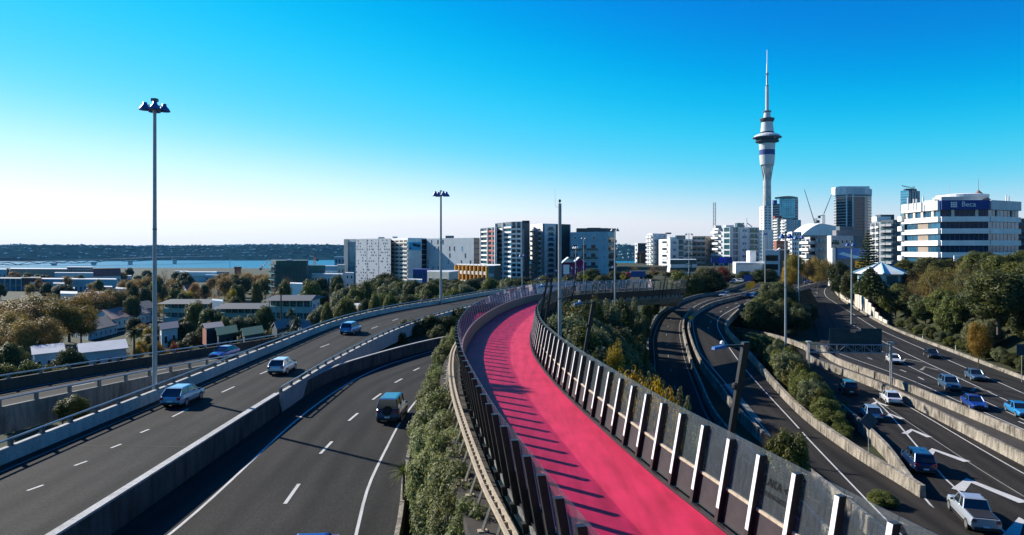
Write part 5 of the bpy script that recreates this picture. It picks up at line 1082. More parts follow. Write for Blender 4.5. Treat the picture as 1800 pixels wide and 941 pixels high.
G = lambda n, **k: dict(k='grid', n=n, **k)
B = lambda n, **k: dict(k='balc', n=n, **k)
D = lambda n, **k: dict(k='band', n=n, **k)
# student blocks
bld('pale grey student block with scattered slot windows and a scaffolded end', [(605, 549), (612, 546), (625, 540), (687, 506)], 421, -26, 'b_lgrey', 26, [(0, dict(k='slab', f='b_concrete', x=(0, 1))), (1, dict(k='slab', f='g_blue', out=.1, z=(.02, .95))), (2, dict(k='irr', n=(18, 16), p=.42, w=.3, h=.5, f='b_lgrey', g='g_dark')), (2, dict(k='fin', n=3, f='b_grey', w=.08, out=.1))], extra=((665, 674, 417, 'b_grey', 6), (690, 697, 416, 'b_white', 10)))
bld('white block with balcony grid and a wall sign beside its dark stair', [(687, 522), (717, 492), (741, 498), (750, 506)], 420, -26, 'b_white', 24, [(0, B((12, 4), w=.8, h=.62, z=(.1, .98), g='g_dark', f='b_brown', s='b_white', r='b_cream', bw=.98, bd=.5)), (1, dict(k='fin', n=2, f='b_lgrey', w=.05, out=.06)), (2, dict(k='slab', f='b_tealdark', out=.05, z=(.05, .99))), (2, D(10, g='g_dark', f='b_grey', h=.85, out=.6, z=(.05, .98)))], par=1)
t0 = bpy.data.objects.new
def poster(label, px0, px1, y0, y1, Y, m_, name='billboard', th=.3):
    a, b2 = UY(px0, y0, Y), UY(px1, y1, Y); t = thing(name, label, 'sign', tuple(a)); mb = MB(); mb.box(0, b2.x - a.x, -th, 0, b2.z - a.z, 0); mb.build('board', m_, t); return t, b2.x - a.x, a.z - b2.z
t, w, h = poster('bright blue wall poster with a dark arrow and a red patch on the white block', 719, 740, 426, 440, 488.5, mat('poster_blue', (.03, .38, .62), .6, .1, .5), 'wall_poster')
mb = MB(); mb.add([(w * x, -.36, -h * z) for x, z in ((.32, .1), (.8, .3), (.82, .12), (.98, .55), (.72, .7), (.76, .56), (.34, .5))], [tuple(range(7))]); mb.build('arrow', M['blackmatt'], t)
mb = MB(); mb.add([(w * x, -.36, -h * z) for x, z in ((.03, .62), (.2, .62), (.2, .9), (.03, .9))], [(0, 1, 2, 3)]); mb.build('red_patch', M['b_red'], t)
bld('wide white block with sparse slot windows behind the tall mast', [(750, 501), (833, 462), (845, 470)], 420, -24, 'b_bluegrey', 30, [(0, dict(k='irr', n=(8, 9), p=.36, w=.22, h=.75, f='b_lgrey', g='g_dark')), (0, dict(k='irr', n=(8, 7), p=.2, w=.16, h=.8, f='b_white', g='g_sky')), (1, D(10, g='g_dark', f='b_slate', h=.8, out=.7))], extra=((783, 797, 414.5, 'b_slate', 8),))
# fin clad low building and cream neighbours
t, o, P, zt = bld('low building with orange fins and a white zigzag roof edge', [(803, 372), (858, 350), (868, 350), (880, 362)], 466, -18, 'g_black', 18, [(0, dict(k='fin', n=8, f='b_orange', w=.42, out=1.4, z=(.0, 1))), (0, B((3, 8), w=.8, h=.7, bw=.55, bd=.9, f='b_dark', g='g_black', r='b_white', z=(.1, 1))), (1, D(3, g='g_sky', f='b_bluegrey', h=.7)), (2, dict(k='fin', n=9, f='b_brown', w=.15, out=.2))], roof='b_white')
for j in range(8):
    a = Vector((*P[0], 0)).lerp(Vector((*P[1], 0)), j / 8); b2 = Vector((*P[0], 0)).lerp(Vector((*P[1], 0)), (j + 1) / 8); mb = MB(); n_ = Vector((.1, -1.6, 0))
    mb.add([a + o + n_ + Vector((0, 0, zt + .9)), b2 + o + n_ + Vector((0, 0, zt + .2)), b2 + o + Vector((0, 4, zt + .2)), a + o + Vector((0, 4, zt + .9)), a + o + n_ + Vector((0, 0, zt + .5)), b2 + o + n_ + Vector((0, 0, zt - .1)), b2 + o + Vector((0, 4, zt - .1)), a + o + Vector((0, 4, zt + .5))], [(0, 1, 2, 3), (4, 7, 6, 5), (0, 4, 5, 1), (1, 5, 6, 2), (2, 6, 7, 3), (3, 7, 4, 0)]); mb.build('roof_fold', M['b_white'], t)
bld('low cream building with a pale roof left of the orange fins', [(751, 340), (789, 330), (806, 345)], 478, -18, 'b_cream', 16, [(0, G((1, 3), w=.6, h=.35, z=(.35, 1), f='b_cream', g='g_dark'))], roof='r_white')
bld('small white roofed shop left of the cream building', [(718, 345), (742, 340)], 492, -18, 'b_white', 10, [(0, G((1, 4), w=.5, h=.4, z=(.2, .9)))], roof='r_white')
bld('blue awninged hall before the white blocks', [(726, 400), (756, 395)], 474, -20, 'b_navy', 14, [(0, G((2, 4), w=.6, h=.4, f='b_navy', g='g_blue'))])
# apartment towers in the middle
bld('tall apartment tower, stepped, with red balconies on its lower wing', [(847, 436), (868, 412)], 402, -18, 'b_slate', 22, [(0, B((13, 2), w=.85, h=.72, g='g_teal', f='b_dark', s='b_white', r='b_white', bw=.96, bd=.6)), (0, dict(k='fin', n=1, f='b_white', w=.35, out=1.2))])
bld('middle wing of the stepped tower with crimson balcony fronts', [(860, 420), (873, 404)], 401, -18, 'b_slate', 20, [(0, B((13, 2), w=.85, h=.72, g='g_dark', f='b_dark', s='b_red', r='b_red', bw=.9, bd=.6)), (0, dict(k='fin', n=1, f='b_white', w=.4, out=1.4))])
bld('main shaft of the stepped tower with white balcony bands and a dark side', [(873, 418), (886, 405), (900, 394), (917, 391), (931, 408)], 391, -18, 'b_slate', 24, [(0, B((14, 2), w=.85, h=.72, g='g_teal', f='b_dark', s='b_white', r='b_white', bw=.96, bd=.6, z=(0, .96))), (0, dict(k='fin', n=1, f='b_white', w=.35, out=1.2)), (1, B((14, 2), w=.85, h=.72, g='g_sky', f='b_dark', s='b_white', r='b_white', bw=.98, bd=.5, z=(0, .98))), (2, B((14, 2), w=.9, h=.75, g='g_dark', f='b_dark', s='b_white', r='b_white', bw=.98, bd=.5, z=(0, .95))), (2, dict(k='fin', n=2, f='b_white', w=.22, out=.9)), (3, dict(k='slab', f='b_dark', out=.03)), (3, dict(k='slab', f='b_brown', out=.25, x=(.05, .25), z=(.3, .9)))], yref=398, extra=((918, 931, 388, 'b_dark', 0),))
bld('white tower with zigzag balconies and a blue grey flank', [(932, 436), (954, 415), (957, 415), (977, 420), (980, 421)], 394, -18, 'b_white', 24, [(0, B((12, 2), w=.34, h=.55, g='g_dark', f='b_grey', r='b_lgrey', bw=.5, bd=1.2, z=(.05, .95))), (0, G((12, 1), w=.16, h=.4, x=(.38, .66), g='g_sky', z=(.05, .95))), (1, dict(k='slab', f='b_slate', out=.03)), (2, dict(k='slab', f='b_bluegrey', out=.03)), (2, B((12, 1), x=(.25, .85), w=.85, h=.65, g='g_dark', f='b_bluegrey', s='b_grey', r='g_blue', bw=.9, bd=.4, z=(.02, .97))), (3, dict(k='slab', f='b_dark', out=.03))], yref=418)
bld('plain dark slab tower between the white tower and the teal block', [(980, 430), (1001, 436), (1003, 437)], 394.5, -18, 'b_dark', 18, [(0, dict(k='fin', n=2, f='b_slate', w=.1, out=.1)), (1, dict(k='slab', f='b_blue', out=.03))])
bld('teal apartment block with recessed balconies and white corner tower', [(1003, 392), (1052, 382), (1069, 380), (1081, 392)], 409, -18, 'b_blue', 24, [(0, B((5, 3), w=.55, h=.72, g='g_dark', f='b_blue', s='b_bluegrey', r='g_teal', bw=.92, bd=.6, x=(.02, .98), z=(.12, .82))), (0, G((1, 3), z=(.86, .96), w=.2, h=.5, g='g_dark')), (1, G((6, 1), w=.16, h=.32, x=(.4, .85), z=(.1, .95), g='g_dark', f='b_bluegrey')), (1, dict(k='slab', f='b_blue', out=.03)), (2, B((7, 1), w=.8, h=.6, g='g_dark', f='b_dark', s='b_slate', r='g_dark', z=(.05, .95)))])
bld('dark flat roofed penthouse rising behind the teal block', [(1013, 420), (1040, 418), (1066, 416), (1080, 428)], 402, -18, 'b_dark', 14, [(0, G((2, 5), z=(.9, .99), w=.6, h=.4, g='g_black', f='b_dark')), (1, G((1, 3), z=(.88, .96), w=.5, h=.5, f='b_white', g='g_dark'))], extra=((1033, 1056, 400.5, 'b_dark', 3),))
# purple house with gables
t, o, P, zt = bld('deep purple villa with two blue roofed gables', [(986, 300), (1030, 296)], 461, -14, 'b_purple', 12, [(0, G((2, 4), w=.35, h=.45, z=(.2, .98), f='b_lgrey', g='g_dark'))], name='house', cat='house', roof='r_dark')
for a, b2 in ((990, 1009), (1011, 1026)):
    x0, x1 = XY(a, 295.5)[0] + o.x, XY(b2, 295.5)[0] + o.x; z = zt + o.z; mb = MB(); xm = (x0 + x1) / 2; y0 = 295.2 + o.y; mb.add([(x0, y0, z), (x1, y0, z), (xm, y0, z + 1.9), (x0, y0 + 9, z), (x1, y0 + 9, z), (xm, y0 + 9, z + 1.9)], [(0, 1, 2), (3, 5, 4), (0, 2, 5, 3), (1, 4, 5, 2), (0, 3, 4, 1)]); g_ = mb.build('gable', M['b_white'] if a < 1000 else M['b_purple'], t)
    mb = MB(); e = .5
    for s, (xa, xb) in ((-1, (x0 - e, xm)), (1, (xm, x1 + e))):
        za, zb_ = (z - .35, z + 2.05) if s < 0 else (z + 2.05, z - .35); mb.add([(xa, y0 - .6, za), (xb, y0 - .6, zb_), (xb, y0 + 9, zb_), (xa, y0 + 9, za), (xa, y0 - .6, za + .18), (xb, y0 - .6, zb_ + .18), (xb, y0 + 9, zb_ + .18), (xa, y0 + 9, za + .18)], [(0, 1, 2, 3), (4, 7, 6, 5), (0, 4, 5, 1), (1, 5, 6, 2), (2, 6, 7, 3), (3, 7, 4, 0)])
    mb.build('gable_roof', M['b_bluegrey'], t)
# right of the harbour gap
bld('dark topped white building at the harbour gap', [(1116, 760), (1121, 752), (1138, 758)], 428, -30, 'b_lgrey', 20, [(0, G((9, 1), w=.5, h=.5)), (1, dict(k='slab', f='b_dark', z=(.55, 1), out=.3)), (1, G((5, 4), z=(.1, .6), w=.5, h=.5))])
bld('bright red scaffolded building before the harbour gap', [(1121, 700), (1138, 696)], 444, -30, 'b_red', 14, [(0, dict(k='fin', n=4, f='b_red', w=.5, out=.8)), (0, D(7, g='b_dark', f='b_red', h=.6, out=.6)), (0, dict(k='slab', f='b_orange', x=(.2, .35), out=.9, z=(.4, .95)))])
bld('white balcony tower with a blue flank left of the stepped apartments', [(1137, 532), (1147, 512), (1172, 524)], 411, -20, 'b_lgrey', 20, [(0, B((12, 2), w=.6, h=.55, g='g_dark', bw=.9, bd=.8, r='b_lgrey')), (1, dict(k='slab', f='b_bluegrey', out=.03)), (1, G((11, 3), w=.3, h=.3, g='g_blue', f='b_bluegrey'))], extra=((1172, 1180, 409, 'b_dark', 4),), yref=512)
bld('cream and blue apartment block with stepped roof trusses', [(1158, 500), (1178, 476), (1217, 486)], 421, -20, 'b_white', 24, [(0, B((7, 1), x=(.25, .8), w=.9, h=.6, g='g_dark', r='b_white', bd=.5)), (1, dict(k='slab', f='b_lgrey', out=.03)), (1, G((7, 1), x=(.02, .34), w=.5, h=.4, g='g_blue', f='b_lgrey')), (1, D(8, x=(.38, .6), g='g_teal', f='b_bluegrey', h=.8, out=.1)), (1, B((8, 1), x=(.64, .98), w=.85, h=.7, g='g_teal', s='b_grey', r='g_teal', bw=1, bd=.5))], yref=478, extra=((1190, 1205, 414, 'g_teal', 5), (1177, 1190, 417, 'b_lgrey', 3)))
bld('brown grey apartments with a tan end wall behind the twin lamp', [(1217, 500), (1240, 494), (1253, 500)], 416, -20, 'b_brown', 20, [(0, B((9, 3), w=.8, h=.65, g='g_teal', f='b_brown', s='b_cream', r='b_grey', bw=.95, bd=.5)), (1, dict(k='slab', f='b_tan', out=.03)), (1, G((9, 1), x=(.0, .35), w=.4, h=.4, f='b_cream', g='g_dark'))], roof='b_dark')
t, o, P, zt = bld('large pale apartment block with teal glass columns and roof trusses', [(1253, 496), (1266, 476), (1283, 466), (1334, 474)], 400, -18, 'b_lgrey', 26, [(0, B((10, 1), x=(.1, .95), w=.8, h=.55, g='g_dark', r='b_white', bw=1.1, bd=1.4)), (1, G((10, 1), x=(.0, .35), w=.5, h=.4, g='g_dark', f='b_white')), (1, D(10, x=(.4, 1), g='g_teal', f='b_lgrey', h=.75, out=.2)), (2, D(10, x=(.12, .28), g='g_teal', f='b_bluegrey', h=.8, out=.1)), (2, G((9, 1), x=(.4, .6), w=.85, h=.42, g='g_blue', f='b_lgrey')), (2, B((10, 1), x=(.68, .96), w=.9, h=.75, g='g_green', f='b_slate', s='b_lgrey', r='g_green', bw=1, bd=.4)), (2, dict(k='fin', n=6, f='b_lgrey', w=.2, out=.25))], yref=468, extra=((1296, 1308, 392, 'g_teal', 6), (1276, 1290, 396, 'b_lgrey', 6), (1258, 1268, 396.5, 'b_grey', 8)))
for px0, py0, px1, py1 in ((1303, 392, 1310, 399), (1313, 392, 1322, 399)):
    a, b2 = UY(px0, py0, 465), UY(px1, py1, 465); mb = MB(); mb.bar(a + o, b2 + o, .35, n=4); mb.build('roof_strut', M['b_white'], t)
a = UY(1312.5, 384, 470); mb = MB(); mb.bar(Vector((a.x, 470, zt)) + o, a + o, .35, .3, 8); mb.build('flue', M['b_white'], t)
# street level around the ramps
bld('white office with blue glass and a magenta sign band below the stepped apartments', [(1172, 330), (1178, 324), (1224, 328)], 457, -9, 'b_lgrey', 14, [(1, D(3, g='g_teal', f='b_lgrey', h=.55, out=.5)), (1, dict(k='slab', f='b_purple', out=.7, x=(.05, .38), z=(.35, .5)))])
t, w, h = poster('dark blue billboard with a bright blue patch above the red bushes', 1250, 1287, 452, 463, 330, M['b_navy'])
mb = MB(); mb.box(w * .38, w * .72, -.34, -.31, -h * .95, -h * .05); mb.build('bright_patch', mat('bill_blue', (.01, .03, .5), .5, .2, .5), t)
for x in (.15, .85): mb = MB(); mb.box(w * x - .2, w * x + .2, -.1, .2, -h - 9, -h + .1); mb.build('leg', M['b_slate'], t)
bld('white blank walled building with an arched glass entry left of the car park', [(1288, 345), (1293, 338), (1344, 342)], 462, -9, 'b_white', 16, [(1, dict(k='slab', f='g_teal', x=(.15, .5), z=(.1, .55), out=.15)), (1, dict(k='slab', f='b_lgrey', x=(.0, 1), z=(.9, 1), out=.4))], extra=((1318, 1329, 441, 'b_white', 3),))
t, o, P, zt = bld('white car park with two long curved openings', [(1344, 338), (1371, 334), (1388, 340)], 440, -9, 'b_bluegrey', 22, [(0, dict(k='slab', f='b_black_open' if False else 'g_black', x=(.05, .88), z=(.66, .84), out=.12)), (0, dict(k='slab', f='g_black', x=(.05, .88), z=(.38, .56), out=.12)), (1, dict(k='slab', f='b_dark', out=.03))])
for px, py in ((1371, 436),):
    a = UY(px - 3, 440, 334); b2 = UY(px + 1, 436, 334); mb = MB(); mb.add([UY(px - 8, 441, 334) + o, UY(px + .5, 441, 334) + o, UY(px + .5, 436, 334) + o, UY(px - 3, 439, 334) + o] + [UY(px - 8, 441, 334) + o + Vector((0, 2, 0)), UY(px + .5, 441, 334) + o + Vector((0, 2, 0)), UY(px + .5, 436, 334) + o + Vector((0, 2, 0)), UY(px - 3, 439, 334) + o + Vector((0, 2, 0))], [(0, 1, 2, 3), (4, 7, 6, 5), (0, 4, 5, 1), (1, 5, 6, 2), (2, 6, 7, 3), (3, 7, 4, 0)]); mb.build('swept_corner', M['b_bluegrey'], t)
bld('rust brick block behind the car park', [(1360, 420), (1365, 416), (1385, 420)], 424, -9, 'b_brick', 14, [(1, G((3, 4), w=.4, h=.4, z=(.5, .95)))])
# around the tower foot
bld('white striped tower left of the sky needle', [(1335, 925), (1343, 890), (1356, 900)], 362, -14, 'b_white', 22, [(0, G((22, 1), w=.6, h=.45)), (1, G((22, 2), w=.7, h=.4))], yref=890)
bld('grey blue block at the foot of the needle', [(1333, 620), (1341, 612), (1358, 618)], 405, -14, 'b_bluegrey', 20, [(0, D(12, g='g_blue', f='b_slate', h=.6)), (1, dict(k='fin', n=2, f='b_lgrey', w=.5, out=.4))])
t, o, P, zt = bld('blue glass tower with a curved crown right of the needle', [(1364, 1010), (1370, 1000), (1398, 1000), (1403, 1008)], 349, -14, 'g_blue', 30, [(0, D(30, g='g_sky', f='b_blue', h=.75, out=.1)), (1, D(30, g='g_sky', f='b_blue', h=.75, out=.1)), (2, D(30, g='g_blue', f='b_blue', h=.75, out=.1)), (1, dict(k='fin', n=7, f='b_blue', w=.12, out=.3))], yref=1000)
mb = MB(); n = 12; c0, c1 = XY(1364, 1004), XY(1401, 1004)
vs = [];
for k in range(n + 1):
    u_ = k / n; vs += [(c0[0] + (c1[0] - c0[0]) * u_ + o.x, 1001 - 4 * math.sin(u_ * math.pi) + o.y, zt + o.z - .2), (c0[0] + (c1[0] - c0[0]) * u_ + o.x, 1001 - 4 * math.sin(u_ * math.pi) + o.y, zt + o.z + 3.3 * (.6 + .4 * math.sin(u_ * math.pi)))]
vs += [(x, y + 8, z) for x, y, z in vs]; q = 2 * (n + 1)
mb.add(vs, [(2 * k, 2 * k + 2, 2 * k + 3, 2 * k + 1) for k in range(n)] + [(q + 2 * k, q + 2 * k + 1, q + 2 * k + 3, q + 2 * k + 2) for k in range(n)] + [(2 * k + 1, 2 * k + 3, q + 2 * k + 3, q + 2 * k + 1) for k in range(n)]); mb.build('crown', M['g_teal'], t)
bld('dark slab with a blue dome between needle and glass tower', [(1358, 960), (1370, 958)], 359, -14, 'b_slate', 18, [(0, D(24, g='g_dark', f='b_bluegrey', h=.6, out=.15))], extra=((1360, 1366, 352, 'b_navy', 4),))
bld('red topped teal apartment tower right of the needle', [(1360, 760), (1368, 750), (1376, 756)], 384, -14, 'b_tealdark', 16, [(0, B((17, 1), w=.7, h=.5, g='g_dark', r='b_white', bd=1)), (1, D(17, g='g_teal', f='b_slate', h=.7, out=.15))], extra=((1362, 1375, 380, 'b_red', 3),))
bld('white apartment tower with dark bow top below the blue tower', [(1373, 720), (1382, 712), (1402, 716), (1408, 722)], 387, -14, 'b_lgrey', 18, [(0, B((16, 1), w=.5, h=.5, r='b_white', g='g_dark')), (1, dict(k='fin', n=6, f='b_bluegrey', w=.35, out=.4)), (1, G((16, 3), w=.35, h=.5, g='g_blue', f='b_lgrey')), (2, dict(k='slab', f='b_blue', out=.03))], extra=((1376, 1401, 384, 'b_dark', 3),))
bld('white gridded apartments behind the blue lamp heads', [(1383, 514), (1392, 494), (1409, 498)], 409, -12, 'b_white', 16, [(0, B((10, 1), w=.6, h=.5, g='g_dark', bd=.9)), (1, G((9, 4), w=.62, h=.62, g='g_slate' if False else 'g_dark', f='b_white'))])
# white hall with curved roof, offices
t, o, P, zt = bld('white hall with a swept curved roof below the cranes', [(1412, 560), (1444, 548), (1476, 556)], 412, -12, 'b_bluegrey', 30, [(1, D(2, g='b_blue', f='b_bluegrey', h=.9, out=.05))], roof='b_white')
mb = MB(); n = 14; vs = []
for k in range(n + 1):
    u_ = k / n; px = 1410 + (1476 - 1410) * u_; yt = 413 - 20 * math.sin(min(1, u_ / .55) * math.pi / 2) + (6 * max(0, u_ - .55) / .45); a = UY(px, 414, 546); b2 = UY(px, yt, 546); vs += [tuple(a + o), tuple(b2 + o), tuple(a + o + Vector((3, 30, 0))), tuple(b2 + o + Vector((3, 30, 1)))]
mb.add(vs, [f for k in range(n) for f in ((4 * k, 4 * k + 4, 4 * k + 5, 4 * k + 1), (4 * k + 1, 4 * k + 5, 4 * k + 7, 4 * k + 3), (4 * k + 2, 4 * k + 3, 4 * k + 7, 4 * k + 6))] + [(0, 1, 3, 2), (4 * n, 4 * n + 2, 4 * n + 3, 4 * n + 1)]); mb.build('curved_roof', M['b_white'], t)
bld('grey flats with white balconies left of the dark tiled block', [(1409, 444), (1424, 424), (1433, 424)], 418, -12, 'b_grey', 14, [(0, B((6, 2), w=.8, h=.5, g='g_dark', f='b_grey', bw=1)), (1, D(6, g='g_dark', f='b_lgrey', h=.5))])
bld('dark slate tiled block with small blue windows', [(1433, 418), (1454, 414)], 415, -12, 'b_slate', 12, [(0, G((5, 3), w=.28, h=.35, g='g_sky', f='b_slate'))])
bld('white walled apartments with dark balconies and a flat grey roof', [(1454, 408), (1461, 404), (1500, 410), (1514, 418)], 415, -12, 'b_bluegrey', 20, [(0, dict(k='slab', f='b_white', out=.03)), (1, G((4, 5), w=.4, h=.5, g='g_dark', f='b_white', z=(.3, .95))), (1, B((4, 1), x=(.02, .3), w=.8, h=.7, g='g_green', s='b_bluegrey', r='g_dark', z=(.3, .95))), (2, dict(k='slab', f='b_slate', out=.03))], extra=((1476, 1500, 398, 'b_slate', 12), (1470, 1514, 405, 'r_grey', 2)))
t, w, h = poster('large blue billboard with a pale swoosh left of the pine', 1471, 1522, 437, 455, 300, mat('bill_sky', (.02, .13, .42), .55, .35, .12))
mb = MB(); mb.add([(w * x, -.34, -h * z) for x, z in ((.02, .55), (.2, .35), (.5, .6), (.95, .9), (.55, .98), (.25, .7))], [tuple(range(6))]); mb.build('swoosh', mat('bill_pale', (.25, .5, .7), .5, .1), t)
mb = MB(); mb.box(-.8, w + .5, .02, 5, -h - 12, .3); mb.build('backing_wall', M['b_slate'], t)
mb = MB(); mb.box(-2.2, -.85, -.4, 4, -h - 12, .2); mb.build('pylon', M['b_white'], t)
mb = MB(); mb.box(w * .6, w * 1.1, -.6, .0, -h - 4, -h - .9); mb.build('yellow_hoarding', M['sign_yellow'], t)
# dark banded tower
t, o, P, zt = bld('tall dark glass tower with white corner strips and crown', [(1466, 1040), (1470, 1020), (1488, 1005), (1499, 1005), (1519, 1012), (1526, 1020), (1532, 1035)], 340, -14, 'b_slate', 40, [(i, D(23, g='g_dark', f=f_, h=.8, out=.1, z=(.0, .97))) for i, f_ in ((0, 'b_cream'), (1, 'b_cream'), (2, 'b_slate'), (3, 'b_slate'), (4, 'b_bluegrey'), (5, 'b_slate'))] + [(2, dict(k='fin', n=1, f='b_white', w=.8, out=.6)), (3, dict(k='fin', n=1, f='b_slate', w=.5, out=.3))], yref=1005)
for i, m_ in ((0, 'b_white'), (1, 'b_white'), (2, 'b_lgrey'), (3, 'b_bluegrey'), (4, 'b_bluegrey'), (5, 'b_bluegrey')): facade(t, o, P[i], P[i + 1], zt - 1.5, zt + 8.5, dict(k='slab', f=m_, out=.6, name='crown_panel')); facade(t, o, P[i], P[i + 1], zt - 4.8, zt - 2, dict(k='slab', f='b_white', out=.5, z=(0, .25), name='crown_band'))
mb = MB(); mb.box(P[1][0] + o.x + 2, P[-2][0] + o.x - 2, 1012 + o.y, 1040 + o.y, zt + o.z, zt + o.z + 11); mb.build('crown_core', M['b_white'], t)
# apartments left of the office
bld('grey apartments with white columns and dark balconies right of the dark tower', [(1533, 384), (1549, 364), (1562, 366)], 391, -10, 'b_slate', 18, [(0, B((10, 2), w=.7, h=.6, g='g_dark', f='b_slate', s='b_white', r='b_grey', bw=.8)), (0, dict(k='fin', n=2, f='b_white', w=.4, out=.6)), (1, B((10, 2), w=.7, h=.6, g='g_dark', f='b_slate', r='b_slate'))], yref=364)
bld('dark apartments with a hipped slate roof beside the white office', [(1548, 352), (1570, 346), (1584, 350)], 388, -10, 'b_slate', 18, [(0, B((10, 2), w=.6, h=.55, g='g_teal', f='b_slate', r='b_grey')), (1, G((10, 2), w=.4, h=.4, f='b_slate'))], extra=((1541, 1566, 381, 'b_white', 4), (1548, 1572, 377.5, 'r_dark', 6)))
bld('blue glass tower under construction topped by a crane', [(1583, 900), (1598, 890), (1616, 900)], 335, -14, 'g_blue', 24, [(0, D(28, g='g_sky', f='b_blue', h=.8, out=.1)), (1, D(28, g='g_blue', f='b_slate', h=.8, out=.1)), (1, dict(k='fin', n=4, f='b_dark', w=.5, out=.4))], yref=890, extra=((1592, 1608, 332, 'b_dark', 4),))
# the banded white office
OY = 262
t, o, P, zt = bld('broad white office with blue glass bands and a name board on its parapet', [(1589, OY + 26), (1653, OY), (1737, OY - 2), (1790, OY + 8)], 367, -10, 'b_slate', 40, [], yref=OY)
bz = (.0, .972)
for i, (f_, g_, mu) in enumerate((('b_white', 'g_blue', 8), ('b_white', 'g_ink', 10), ('b_white', 'g_blue', 8))): facade(t, o, P[i], P[i + 1], -10, zt, D(7, g=g_, f=f_, h=.56, out=1.0, mull=mu, z=(.01, .985)))
for i in range(3): facade(t, o, P[i], P[i + 1], -10, zt, dict(k='slab', f=('b_white', 'b_navy', 'b_lgrey')[i], z=(.985, 1.095), out=1.1, name='parapet'))
for i, xs in ((0, (.08, .3, .52, .8)), (1, (.22, .72)), (2, (.25, .75))):
    for x in xs: facade(t, o, P[i], P[i + 1], -10, zt, dict(k='slab', f='b_cream', x=(x, x + .06), z=(.885, .985), out=.5, name='pier'))
for k in range(2, 6): facade(t, o, P[0], P[1], -10, zt, dict(k='slab', f='b_brown', x=(.42, .7), z=(.01 + .975 / 7 * (k + .45), .01 + .975 / 7 * (k + .99)), out=.2, name='brown_panel'))
to = text_obj('name_lettering', 'Beca', 2.7, M['white'], t, .03); c = Vector((*P[1], 0)).lerp(Vector((*P[2], 0)), .56); u = (Vector((*P[2], 0)) - Vector((*P[1], 0))).normalized(); n_ = Vector((u.y, -u.x, 0))
to.location = c + n_ * 1.2 + Vector((0, 0, zt + 1.5)) + o; to.rotation_euler = (R(90), 0, math.atan2(u.y, u.x))
for kx in range(3):
    for kz in range(3): mb = MB(); Mx = Matrix.Translation(c + n_ * 1.15 + u * (-6.4 + kx * .8) + Vector((0, 0, zt + .45 + kz * .72)) + o) @ Matrix.Rotation(math.atan2(u.y, u.x), 4, 'Z'); mb.box(0, .62, -.08, 0, 0, .56, M=Mx); mb.build('logo_square', M['white'], t)
def roofbit(name, m_, fn): mb = MB(); fn(mb); mb.build(name, M[m_] if isinstance(m_, str) else m_, t)
A = lambda px, py, Y: UY(px, py, Y) + o
p = A(1720, 354, OY + 14); roofbit('dome', 'r_brown', lambda mb: mb.lathe([(5, -3), (4.6, 0), (3.2, 1.6), (1.4, 3.2), (.1, 4.6), (.05, 9)], 12, p))
p = A(1691, 355, OY + 18); roofbit('drum', 'b_white', lambda mb: mb.lathe([(8.5, -4), (8.5, .5), (9.3, 1.6), (9.3, 2.6), (5, 3.2), (.2, 3.3)], 24, p))
a, b2 = A(1655, 346, OY + 10), A(1671, 356, OY + 16); roofbit('plant_room', 'b_grey', lambda mb: mb.box(a.x, b2.x, a.y, b2.y, zt + o.z, a.z))
a, b2 = A(1643, 351, OY + 12), A(1700, 356, OY + 20); roofbit('plant_room', 'b_bluegrey', lambda mb: mb.box(a.x, b2.x, a.y, b2.y, zt + o.z, a.z))
for px, y0 in ((1596, 348), (1606, 350), (1611, 350), (1623, 346), (1769, 344), (1773, 345)): p = A(px, y0, OY + 12); roofbit('antenna', 'white', lambda mb: mb.bar((p.x, p.y, zt + o.z), p, .28, .28, 8))
for px, y0 in ((1669, 322), (1683, 336)): p = A(px, y0, OY + 14); roofbit('aerial', 'steel', lambda mb: mb.bar((p.x, p.y, zt + o.z), p, .08, .05, 6))
bld('narrow white balcony wing at the left end of the banded office', [(1583, OY + 30), (1590, OY + 24)], 373, -10, 'b_white', 20, [(0, D(8, g='g_teal', f='b_white', h=.5, out=1.2))])
t, o, P, zt = bld('long low white annexe with slim columns before the office', [(1676, 232), (1800, 224), (1850, 226)], 451, -10, 'b_slate', 12, [(0, dict(k='slab', f='b_white', z=(.87, 1.02), out=1.2, name='fascia')), (0, dict(k='slab', f='b_white', z=(.48, .6), out=1.2, name='fascia')), (0, G((1, 26), w=.6, h=1, z=(.6, .87), f='b_white', g='g_dark'))])
facade(t, o, P[0], P[1], -10, zt, dict(k='fin', n=26, f='b_white', w=.25, out=1.0, z=(.6, .87)))
bld('white banded lower terrace of the office behind bare trees', [(1592, 246), (1680, 236)], 472, -10, 'b_slate', 10, [(0, D(2, g='g_dark', f='b_white', h=.45, out=.8))])
bld('grey green block at the edge of the picture behind the office', [(1788, 330), (1830, 326)], 385, -10, 'b_tealdark', 16, [(0, D(10, g='g_dark', f='b_slate', h=.6))])
